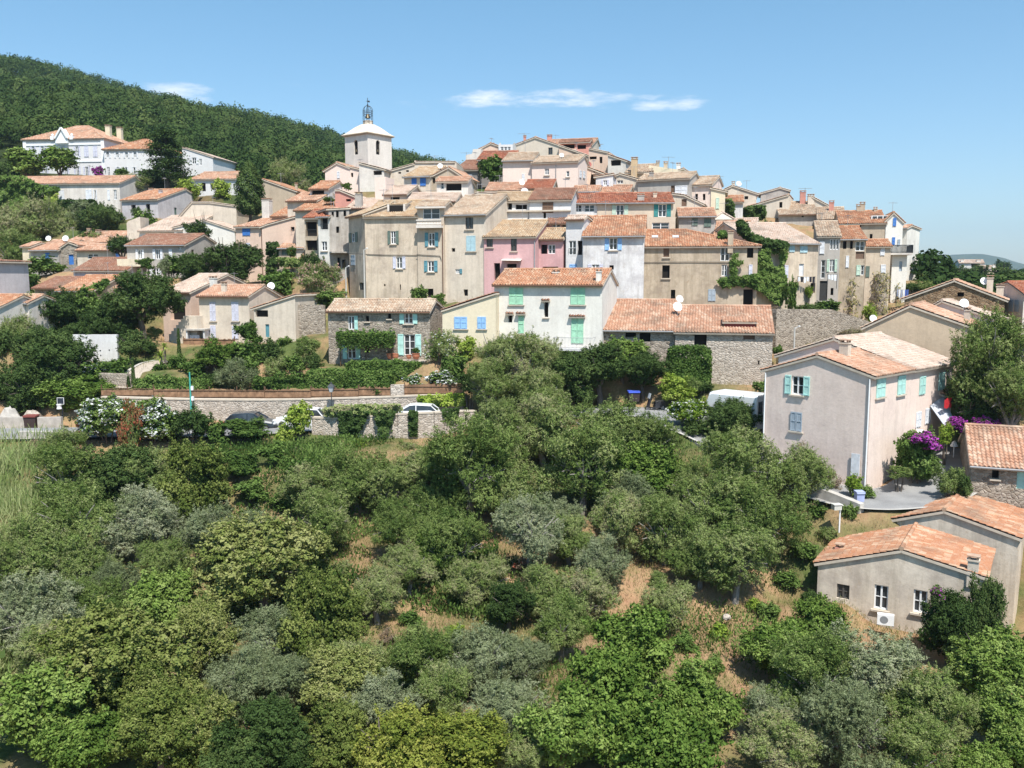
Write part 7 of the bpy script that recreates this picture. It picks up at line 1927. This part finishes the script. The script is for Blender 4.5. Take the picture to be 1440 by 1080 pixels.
def van():
    P = at(1030, 583, 66.0); zr = at(1000, 548, 67).z
    P.z = gz(P.x, P.y) + .0
    yaw = math.atan2(at(1066, 560, 64.5).y - at(992, 550, 67.6).y, at(1066, 560, 64.5).x - at(992, 550, 67.6).x) + math.pi
    root = empty('delivery_van', P, yaw); tag(root, 'white high roofed van parked behind the oleander hedge beside the rose house', 'van')
    m = paint('white_van_paint', (.82, .82, .82), .3); mb = MB(); H = max(2.3, min(3.0, zr - P.z)); L = 2.5
    def s_(w, z0, z1, zt, wt): return [(-w, z0), (w, z0), (w, z1 * .5), (w, z1), (wt, zt), (-wt, zt), (-w, z1), (-w, z1 * .5)]
    shell(mb, [(-L, s_(.92, .4, H - .2, H - .02, .80)), (-L + .1, s_(.98, .35, H - .2, H, .86)), (L - 1.3, s_(.98, .35, H - .2, H, .86)), (L - 1.05, s_(.98, .35, H - .3, H - .12, .84)), (L - .55, s_(.97, .35, 1.4, 1.55, .86)), (L - .05, s_(.93, .35, .95, 1.1, .80)), (L, s_(.86, .45, .8, .95, .72))])
    mb.build('body', m, root)
    g = MB(); g.poly([(L - 1.02, -.78, H - .2), (L - 1.02, .78, H - .2), (L - .53, .82, 1.52), (L - .53, -.82, 1.52)])
    o_ = .012; g.v = [(x + .03, y, z + .03) for x, y, z in g.v]; g.build('windscreen', glassmat(), root)
    for s in (-1, 1):
        sg = MB(); sg.box((L - 1.45, s * .985 - .01, 1.25), (L - .75, s * .985 + .01, 1.75)); sg.build('window', glassmat(), root)
        tr = MB(); tr.box((-L + .2, s * .99 - .012, 1.15), (L - 1.6, s * .99 + .012, 1.2)); tr.build('trim', plain('black_plastic', (.03, .03, .03), .6), root)
        hl = MB(); hl.box((L - .12, s * .7 - .14, .8), (L + .01, s * .7 + .14, .95)); hl.build('headlight', plain('lamp_glass', (.7, .7, .7), .1), root)
        mr = MB(); mr.box((L - .85, s * 1.1 - .1, 1.3), (L - .75, s * 1.1 + .1, 1.6)); mr.build('mirror', plain('black_plastic', (.03, .03, .03), .6), root)
        for sx in (-1, 1): wheel(root, sx * L * .6, s * .86, .34, .24)
    rw = MB()
    for s in (-1, 1): rw.box((-L - .012, s * .42 - .3, 1.5), (-L + .01, s * .42 + .3, H - .5))
    rw.build('rear_window', glassmat(), root)
van()
def scooter():
    P = at(922, 570.5, 71.2); P.z = gz(P.x, P.y) + .05
    root = empty('motor_scooter', P, math.pi + .25); tag(root, 'dark motor scooter parked at the road bend under the trees', 'scooter')
    m = paint('black_scooter_paint', (.03, .03, .035)); mb = MB()
    shell(mb, [(-.75, [(-.1, .45), (.1, .45), (.1, .75), (-.1, .75)]), (-.35, [(-.2, .28), (.2, .28), (.18, .78), (-.18, .78)]), (.05, [(-.2, .25), (.2, .25), (.16, .68), (-.16, .68)]), (.15, [(-.2, .22), (.2, .22), (.2, .32), (-.2, .32)]), (.5, [(-.2, .25), (.2, .25), (.2, .34), (-.2, .34)])])
    mb.obox((.58, 0, .68), (.06, 0, .03), (0, .2, 0), (-.1, 0, .36)); mb.build('body', m, root)
    st = MB(); shell(st, [(-.7, [(-.12, .77), (.12, .77), (.1, .86), (-.1, .86)]), (-.2, [(-.17, .79), (.17, .79), (.14, .86), (-.14, .86)]), (.05, [(-.13, .7), (.13, .7), (.1, .78), (-.1, .78)])]); st.build('seat', plain('black_plastic', (.03, .03, .03), .6), root)
    hb = MB(); hb.tube([(.62, 0, .3), (.48, 0, 1.05)], .035, 6); hb.tube([(.44, -.34, 1.08), (.48, 0, 1.05), (.44, .34, 1.08)], .022, 6); hb.lathe([(.09, 0), (.11, .1), (.05, .18)], (.52, 0, .95), 10); hb.build('handlebar', metal(), root)
    for x in (-.6, .68): wheel(root, x, 0, .24, .11)
    ws = MB(); ws.obox((.56, 0, 1.25), (.01, 0, .02), (0, .2, 0), (-.06, 0, .2)); ws.build('windshield', plain('clear_plastic', (.5, .52, .52), .15), root)
scooter()
def street_lantern():
    P = at(467, 598, 72.6); h = at(467, 539, 72.6).z - P.z
    root = empty('street_lantern', P); tag(root, 'black four sided street lantern on a slim pole in front of the reed fence', 'street lamp')
    mb = MB(); mb.tube([(0, 0, -.3), (0, 0, .5), (0, 0, .51), (0, 0, h - .75)], [.09, .08, .045, .035], 8); mb.build('pole', metal(), root)
    gl = MB(); shell2 = [(.13, h - .72), (.24, h - .25)]
    q = [[(-r_, -r_, z), (r_, -r_, z), (r_, r_, z), (-r_, r_, z)] for r_, z in shell2]
    for k in range(4): gl.poly([q[0][k], q[0][(k + 1) % 4], q[1][(k + 1) % 4], q[1][k]])
    gl.build('lantern_glass', plain('lantern_glass', (.45, .47, .48), .15), root)
    cp_ = MB()
    r0 = [(-.3, -.3, h - .25), (.3, -.3, h - .25), (.3, .3, h - .25), (-.3, .3, h - .25)]; r1 = [(-.08, -.08, h - .03), (.08, -.08, h - .03), (.08, .08, h - .03), (-.08, .08, h - .03)]
    for k in range(4): cp_.poly([r0[k], r0[(k + 1) % 4], r1[(k + 1) % 4], r1[k]])
    cp_.poly(r1); cp_.poly(r0[::-1]); cp_.lathe([(.05, 0), (.06, .08), (0, .16)], (0, 0, h - .04), 8)
    for k in range(4): cp_.tube([q[0][k], q[1][k]], .018, 4)
    cp_.build('lantern_cap', metal(), root)
street_lantern()
def green_pole():
    P = at(269.5, 594, 72.8); h = at(269.5, 525, 72.8).z - P.z
    root = empty('light_pole', P); tag(root, 'turquoise green pole with two small white boxes in front of the reed fence', 'light pole')
    mb = MB(); mb.tube([(0, 0, -.3), (0, 0, h * .5), (0, 0, h)], [.09, .08, .06], 8); mb.lathe([(.06, 0), (.07, .05), (0, .1)], (0, 0, h), 8); mb.build('pole', paint('turquoise_paint', (.06, .36, .30), .45), root)
    for z in (h * .45, h * .66):
        b = MB(); b.box((.08, -.1, z), (.26, .1, z + .3)); b.box((.1, -.11, z + .301), (.24, .11, z + .34)); b.build('meter_box', whitepaint(), root)
green_pole()
def bin_(label, px, py, D, w, h, d, mat, name='rubbish_bin', lid=None):
    P = at(px, py, D); P.z = max(P.z, gz(P.x, P.y)); root = empty(name, P, .05); tag(root, label, 'bin')
    mb = MB(); b = [(-w * .45, -d * .45, .1), (w * .45, -d * .45, .1), (w * .45, d * .45, .1), (-w * .45, d * .45, .1)]; t = [(-w / 2, -d / 2, h), (w / 2, -d / 2, h), (w / 2, d / 2, h), (-w / 2, d / 2, h)]
    for k in range(4): mb.poly([b[k], b[(k + 1) % 4], t[(k + 1) % 4], t[k]])
    mb.poly(b); mb.build('body', mat, root)
    l = MB(); l.obox((0, 0, h + .06), (w * .54, 0, 0), (0, d * .54, .02), (0, 0, .055)); l.tube([(-w * .5, -d * .56, h), (w * .5, -d * .56, h)], .03, 6); l.build('lid', lid or mat, root)
    for s in (-1, 1): wheel(root, s * w * .35, d * .3, .09, .06)
bin_('red brown lidded rubbish bin with a white sheet on its front, between the gate walls', 45, 603.5, 71.5, .95, 1.05, .7, plain('dark_bin', (.05, .035, .035), .6), lid=plain('maroon_lid', (.20, .06, .05), .6))
bin_('blue and white bin under the dark trees beside the scooter', 891, 566, 72.5, .9, .85, .6, plain('dark_bin', (.05, .035, .035), .6), lid=plain('blue_lid', (.06, .11, .55), .5))
bin_('pale lavender blue bin standing at the road edge below the rose house corner', 1208, 707, 53.3, .5, .62, .45, plain('lavender_bin', (.34, .38, .58), .5))
def hoop():
    P = at(88, 603, 72.2); h = at(88, 568, 72.2).z - P.z; root = empty('basketball_hoop', P); tag(root, 'basketball hoop with a dark white edged backboard beside the gate wall', 'basketball hoop')
    mb = MB(); mb.tube([(0, 0, -.2), (0, .15, h * .8), (0, 0, h + .1)], .05, 6); mb.build('pole', metal(), root)
    w = MB(); w.box((-.25, -.08, h), (.25, -.04, h + .5)); w.build('backboard', plain('dark_board', (.03, .035, .05), .4), root)
    e = MB(); e.box((-.27, -.085, h - .03), (.27, -.035, h - .001)); e.box((-.27, -.085, h + .501), (.27, -.035, h + .53)); e.box((-.28, -.085, h), (-.251, -.035, h + .5)); e.box((.251, -.085, h), (.28, -.035, h + .5)); e.build('board_edge', whitepaint(), root)
    n = MB(); n.lathe([(.22, .0), (.16, -.2), (.2, -.38)], (0, -.34, h + .02), 10); n.build('net', whitepaint(), root)
hoop()
def boulder(label, px, py, D, r_, mat, sc_=(1, 1, .8)):
    P = at(px, py, D); rng = np.random.default_rng(int(px)); mb = MB(); n = 10
    rows = []
    for i in range(7):
        f = math.pi * i / 6; rows.append([Vector((math.sin(f) * math.cos(a) * sc_[0], math.sin(f) * math.sin(a) * sc_[1], math.cos(f) * sc_[2])) * r_ * (1 + rng.normal(0, .1)) for a in np.linspace(0, 2 * math.pi, n, endpoint=False)])
    for i in range(6):
        for k in range(n): mb.poly([rows[i][k], rows[i][(k + 1) % n], rows[i + 1][(k + 1) % n], rows[i + 1][k]])
    o = mb.build('boulder', mat); o.location = P; tag(o, label, 'boulder')
boulder('pale pointed boulder behind the left gate wall', 15, 588, 73, .8, lowm, (1, 1, 1.1))
boulder('rounded pinkish boulder behind the red brown bin', 46, 587, 73.4, .75, stonemat('pale'))
boulder('small pale rock in the dry grass above the vivid trees', 1022, 868, 43.5, .22, stonemat('pale'))
boulder('grey stump like rock at the foot of the cream lean to', 690, 487, 77.2, .5, stonemat('stone'), (.8, .8, 1.1))
# terracotta pots on the cottage terrace
def pot(label, px, py, D, r_, plant=None):
    P = at(px, py, D); root = empty('terracotta_pot', P); tag(root, label, 'pot', 'terracotta pots on the cottage terrace')
    mb = MB(); mb.lathe([(0, .0), (r_ * .6, 0), (r_ * .95, r_ * .7), (r_, r_ * 1.3), (r_ * 1.08, r_ * 1.35), (r_ * 1.08, r_ * 1.5), (r_ * .9, r_ * 1.5), (r_ * .88, r_ * 1.3), (0, r_ * 1.28)], n=14); mb.build('pot', plain('terracotta', (.42, .16, .09), .8), root)
    if plant:
        o = link('plant', crown_mesh(plant, 1, True), root); o.location = (0, 0, r_ * 1.5 + r_ * .6); o.scale = (r_ * 1.1, r_ * 1.1, r_ * .9)
pot('broad terracotta pot at the left end of the cottage terrace', 549, 504.5, 80.3, .34, 'dry'); pot('leaning terracotta pot second from left on the terrace', 556, 504.5, 80.0, .3)
pot('slim terracotta jar in front of the aqua french window', 575, 504.5, 79.9, .24); pot('large terracotta pot with a clipped round plant', 585, 505, 79.8, .36, 'hedge')
# laundry by the cliff and balcony
def laundry(label, px0, px1, y, D, cols, hpx):
    a, b = at(px0, y, D), at(px1, y, D); root = empty('laundry_line', a); tag(root, label, 'laundry')
    v = b - a; mb = MB(); mb.tube([(0, 0, 0), (v.x / 2, v.y / 2, v.z / 2 - .06), v], .012, 4)
    for e in (Vector((0, 0, 0)), v): mb.tube([e + Vector((0, 0, .05)), e + Vector((0, 0, -hpx * D / FOC - .9))], .03, 5)
    mb.build('line', metal(), root); n = len(cols)
    for i, c in enumerate(cols):
        cl = MB(); x0, x1 = v * (i / n + .02), v * ((i + .9) / n); h = hpx * D / FOC * (.8 + .3 * ((i * 7) % 3) / 2); k = 5; top, bot = [], []
        for j in range(k + 1):
            p = x0.lerp(x1, j / k); w = .05 * math.sin(j * 1.7 + i); top.append(p + Vector((0, w * .3, -.02))); bot.append(p + Vector((0, w, -h)))
        for j in range(k):
            cl.poly([top[j], top[j + 1], bot[j + 1], bot[j]]); t2 = [q + Vector((0, .015, 0)) for q in (top[j], top[j + 1], bot[j + 1], bot[j])]; cl.poly(t2[::-1])
        cl.build('cloth', plain('cloth_' + c, dict(blue=(.08, .14, .42), grey=(.30, .33, .42), white=(.78, .78, .80), black=(.03, .03, .04))[c], .9), root)
laundry('blue and white washing hung beside the stair tower above the stone gable', 1261, 1278, 407, 101.5, ('grey', 'white', 'grey', 'white', 'blue', 'blue'), 12)
laundry('black and white washing on a rack under the white door', 1122, 1146, 389, 93.5, ('white', 'black', 'white', 'white', 'black', 'black'), 8)
laundry('white washing on the balcony of the tall grey house', 1164, 1177, 386, 95.6, ('white', 'white', 'white'), 8)
# air conditioner, post box, parasol
def aircon():
    P = at(1245, 878, 44.0); root = empty('air_conditioner', P, -.38); tag(root, 'white outdoor air conditioner under the middle window of the lowest house', 'air conditioner')
    mb = MB(); mb.box((-.4, -.15, 0), (.4, .15, .55)); mb.build('casing', whitepaint(), root)
    f = MB()
    n = 16; f.poly([(-.08 + .2 * math.cos(2 * math.pi * k / n), -.154, .28 + .2 * math.sin(2 * math.pi * k / n)) for k in range(n)]); f.build('fan_grille', plain('grey_grille', (.22, .23, .24), .5), root)
    l = MB(); l.box((-.4, -.1, -.06), (-.32, .3, -.001)); l.box((.32, -.1, -.06), (.4, .3, -.001)); l.build('bracket', metal(), root)
aircon()
def postbox():
    P = at(1178, 742, 51.2); h = at(1178, 716, 51.2).z - P.z; root = empty('post_box', P, .2); tag(root, 'pale box on a white post beside the road below the rose house', 'post box')
    mb = MB(); mb.tube([(.1, 0, -.3), (.1, 0, h)], .05, 6); mb.build('post', whitepaint(), root)
    b = MB(); b.box((-.36, -.16, h - .02), (.12, .2, h + .28)); b.obox((-.12, .02, h + .30), (.28, 0, 0), (0, .22, 0), (0, 0, .02)); b.build('box', plain('pale_box', (.55, .55, .50), .5), root)
postbox()
def parasol(label, px, py, D, r_, h, mat):
    P = at(px, py, D) - Vector((0, 0, h)); root = empty('parasol', P); tag(root, label, 'parasol')
    mb = MB(); mb.lathe([(r_, h - .35), (r_ * .5, h - .08), (.02, h)], n=8); mb.lathe([(r_, h - .38), (r_ * .5, h - .11), (.02, h - .03)], n=8); mb.build('canopy', mat, root)
    pl = MB(); pl.tube([(0, 0, 0), (0, 0, h)], .03, 6); pl.build('pole', whitepaint(), root)
parasol('small white parasol among the shrubs below the creeper house', 72, 292, 140, .8, 2.0, whitepaint())
parasol('white parasol like bundle at the drive edge beside the dark hedge', 1342, 620, 60, .26, 1.15, whitepaint())
# roof aerials
def aerial(label, px, y0, y1, D):
    P = at(px, y1, D); h = at(px, y0, D).z - P.z; root = empty('roof_aerial', P); tag(root, label, 'aerial', 'television aerials on the skyline')
    mb = MB(); mb.tube([(0, 0, -.4), (0, 0, h)], .03, 5); mb.build('mast', zinc(), root)
    b = MB(); b.tube([(-.9, 0, h - .1), (.9, 0, h - .1)], .02, 4)
    for i in range(7): x = -.8 + i * .27; b.tube([(x, -.3, h - .1), (x, .3, h - .1)], .012, 4)
    b.build('antenna', zinc(), root)
aerial('thin aerial on the ragged roof ridge at the hilltop', 737, 187, 196, 141); aerial('aerial with a long boom above the cream gable house', 1008, 247, 258, 118)
aerial('thin aerial above the penthouse block', 940, 220, 234, 124.5); aerial('aerial on the left brick red skyline chimney', 1132, 264, 272, 122.5); aerial('thin aerial by the left edge of the hilltop', 656, 214, 222, 136)
# telephone pole at the foot of the facade
def pole(label, px, y0, y1, D):
    P = at(px, y1, D); h = at(px, y0, D).z - P.z; root = empty('utility_pole', P); tag(root, label, 'pole')
    mb = MB(); mb.tube([(0, 0, -.5), (0, 0, h)], [.09, .06], 7); mb.build('shaft', plain('pale_pole', (.5, .48, .45), .8), root)
    a = MB(); a.tube([(0, 0, h - .05), (.35, -.1, h + .15)], .025, 5); a.lathe([(.0, .06), (.12, .0), (.1, -.06), (0, -.07)], (.35, -.1, h + .15), 8); a.build('lamp_head', whitepaint(), root)
pole('pale slim lamp pole before the rounded end of the big beige facade', 513, 351, 424, 93.5)
pole('leaning pale pole in front of the weathered grey house', 487, 376, 418, 97)
pole('thin dark pole rising from the old wall beside the rose house', 1116, 461, 505, 77)
# yuccas / palms
def palm(label, px, py, D, r_, h, kind='lime'):
    P = at(px, py, D) - Vector((0, 0, h)); root = empty('palm', P); tag(root, label, 'palm', 'spiky palms')
    rng = np.random.default_rng(int(px * 7 + py)); mb = MB()
    mb.tube([(0, 0, -.6), (.03, 0, h * .5), (0, 0, h)], [.14, .12, .12], 8); mb.build('trunk', barkmat(), root)
    V, Q, t = [], [], []
    for i in range(60):
        a = rng.uniform(0, 6.28); el = rng.uniform(-.5, 1.4); L = r_ * rng.uniform(.75, 1.1); w = .035 + .012 * r_
        d = Vector((math.cos(a) * math.cos(el), math.sin(a) * math.cos(el), math.sin(el))); s = d.cross(Vector((0, 0, 1))).normalized() * w
        m_ = d * L * .55 + Vector((0, 0, h)); e = d * L + Vector((0, 0, h - .22 * L)); b = len(V)
        o = Vector((0, 0, h)); V += [tuple(o - s * .4), tuple(o + s * .4), tuple(m_ + s), tuple(m_ - s), tuple(e + s * .1), tuple(e - s * .1)]; Q += [(b, b + 1, b + 2, b + 3), (b + 3, b + 2, b + 4, b + 5)]; tt = rng.uniform(.1, .9); t += [tt, tt]
    link('fronds', np_mesh('fronds', np.array(V), np.array(Q), leafmat(kind, LEAF[kind]), np.array(t)), root)
palm('spiky yucca palm with a yellow skirt, lower right corner', 1362, 1030, 36.5, 1.0, 1.6); palm('spiky palm rosette at the right edge of the bottom', 1425, 1035, 36, .95, 1.5)
palm('spiky palm rosette above the yellow skirted one', 1345, 965, 38.5, .8, 1.5); palm('spiky palm rosette under the light green tree', 1378, 975, 38.2, .85, 1.6)
palm('small fan palm on a slim trunk beside the garden path', 226, 502, 80.3, .95, 2.0)
palm('tiny palm behind the garden path with a yellow tip', 231, 488, 83, .6, 2.0)
for px, py, lb in ((188, 540, 'slim dark cypress like post at the foot of the garden path'), (181, 547, 'short post beside the slim dark one at the path foot'), (252, 497, 'thin dark cypress at the top of the garden path')):
    P = at(px, py, 77.0 if px < 200 else 82); root = empty('young_cypress', P); tag(root, lb, 'young cypress')
    rng = np.random.default_rng(px); n = 1200; H = 2.3 if px != 181 else 1.1; z = rng.uniform(0, 1, n); a = rng.uniform(0, 6.28, n); rr = .17 * (1 - z * .6)
    V, Q = leaf_quads(np.stack([np.cos(a) * rr, np.sin(a) * rr, z * H], 1), np.stack([np.cos(a), np.sin(a), .4 + 0 * a], 1), .07, .4, rng)
    link('foliage', np_mesh('foliage', V, Q, leafmat('dark', LEAF['dark']), rng.uniform(0, 1, n)), root)
    tb = MB(); tb.tube([(0, 0, -.4), (0, 0, H * .8)], .04, 5); tb.build('stem', barkmat(), root)
# ------------------------------------------------------------------ camera, sun, sky, air
cam = bpy.data.cameras.new('camera'); co = bpy.data.objects.new('camera', cam); col.objects.link(co)
cam.sensor_width = 36; cam.lens = FOC / 1440 * 36; cam.clip_start = .5; cam.clip_end = 20000
co.rotation_euler = (math.pi / 2 - PITCH, 0, 0); sc.camera = co
to_sun = Vector((math.sin(R(SUN_AZ)) * math.cos(R(SUN_EL)), -math.cos(R(SUN_AZ)) * math.cos(R(SUN_EL)), math.sin(R(SUN_EL))))
sl = bpy.data.lights.new('sun', 'SUN'); sl.energy = 5.0; sl.angle = R(.53); sl.color = (1, .955, .88)
so = bpy.data.objects.new('sun', sl); col.objects.link(so); so.rotation_euler = to_sun.to_track_quat('Z', 'Y').to_euler(); so.location = (40, -40, 80)
w = bpy.data.worlds.new('World'); sc.world = w; w.use_nodes = True
nt = w.node_tree; nt.nodes.clear()
out = nt.nodes.new('ShaderNodeOutputWorld'); bg = nt.nodes.new('ShaderNodeBackground'); bg.inputs[1].default_value = .114
sky = nt.nodes.new('ShaderNodeTexSky'); sky.sky_type = 'NISHITA'; sky.sun_disc = False; sky.sun_elevation = R(SUN_EL)
sky.sun_rotation = math.atan2(to_sun.x, to_sun.y); sky.altitude = 100; sky.air_density = 1.0; sky.dust_density = .6; sky.ozone_density = 1.6
tc = nt.nodes.new('ShaderNodeTexCoord')
d = tc.outputs['Generated']
def cloud(px, py, rx, ry, lo, amt, seed):
    c = ray(px, py).normalized(); ex = ray(px + rx, py).normalized() - c; ey = ray(px, py - ry).normalized() - c
    sub = N(nt, 'VectorMath', operation='SUBTRACT'); nt.links.new(d, sub.inputs[0]); sub.inputs[1].default_value = c
    def comp(e):
        n = N(nt, 'VectorMath', operation='DOT_PRODUCT'); nt.links.new(sub.outputs[0], n.inputs[0]); n.inputs[1].default_value = e / e.length_squared
        q = N(nt, 'Math', operation='POWER', i_1=2.0); a = N(nt, 'Math', operation='ABSOLUTE'); nt.links.new(n.outputs['Value'], a.inputs[0]); nt.links.new(a.outputs[0], q.inputs[0]); return q.outputs[0]
    s = N(nt, 'Math', operation='ADD'); nt.links.new(comp(ex), s.inputs[0]); nt.links.new(comp(ey), s.inputs[1])
    mp = N(nt, 'Mapping'); mp.inputs['Scale'].default_value = (22, 22, 90); mp.inputs['Location'].default_value = (seed, seed * 2, seed * 3); nt.links.new(d, mp.inputs[0])
    nz = N(nt, 'TexNoise', i_Scale=1.0, i_Detail=8.0, i_Roughness=.62); nt.links.new(mp.outputs[0], nz.inputs['Vector'])
    t = N(nt, 'Math', operation='MULTIPLY_ADD', i_1=4.4); nt.links.new(nz.outputs['Fac'], t.inputs[0]); t.inputs[2].default_value = lo
    u_ = N(nt, 'Math', operation='SUBTRACT'); nt.links.new(t.outputs[0], u_.inputs[0]); nt.links.new(s.outputs[0], u_.inputs[1])
    k = N(nt, 'MapRange', interpolation_type='SMOOTHSTEP', i_1=0.0, i_2=1.9, i_3=0.0, i_4=amt); nt.links.new(u_.outputs[0], k.inputs[0]); return k.outputs[0]
ks = [cloud(770, 139, 150, 15, -1.1, .7, 1.3), cloud(940, 147, 60, 11, -1.15, .6, 4.1), cloud(250, 130, 55, 16, -1.0, .6, 7.7), cloud(585, 145, 40, 9, -1.9, .4, 2.2), cloud(410, 118, 30, 5, -1.9, .3, 5.5)]
mx = ks[0]
for k in ks[1:]:
    n = N(nt, 'Math', operation='MAXIMUM'); nt.links.new(mx, n.inputs[0]); nt.links.new(k, n.inputs[1]); mx = n.outputs[0]
sz = N(nt, 'SeparateXYZ'); nt.links.new(d, sz.inputs[0]); sm = N(nt, 'MapRange', i_1=0.0, i_2=.34); nt.links.new(sz.outputs['Z'], sm.inputs[0]); skc = mixc(nt, 1.0, sky.outputs[0], mixc(nt, sm.outputs[0], (.80, .87, .96), (.74, 1.04, 1.05)), 'MULTIPLY'); fin = mixc(nt, mx, skc, (8.0, 8.0, 8.1)); nt.links.new(fin, bg.inputs[0]); nt.links.new(bg.outputs[0], out.inputs[0])
HAZE = True
if HAZE:
    m = bpy.data.materials.new('air_haze'); m.use_nodes = True; t = m.node_tree; t.nodes.clear(); o = t.nodes.new('ShaderNodeOutputMaterial')
    pv = t.nodes.new('ShaderNodeVolumePrincipled'); pv.inputs['Color'].default_value = (.62, .80, 1, 1); pv.inputs['Density'].default_value = .00014; pv.inputs['Anisotropy'].default_value = .2
    t.links.new(pv.outputs[0], o.inputs['Volume'])
    hb = MB(); hb.box((-8500, -80, -140), (8500, 4700, 260)); ho = hb.build('haze', m); tag(ho, 'thin pale blue air haze', 'haze', kind='stuff')
sc.render.engine = 'CYCLES'
sc.view_settings.view_transform = 'Standard'; sc.view_settings.look = 'None'; sc.view_settings.exposure = 0.55; sc.view_settings.gamma = 1.0
sc.cycles.max_bounces = 6; sc.cycles.diffuse_bounces = 2; sc.cycles.glossy_bounces = 2; sc.cycles.transmission_bounces = 3; sc.cycles.volume_bounces = 0; sc.cycles.transparent_max_bounces = 4
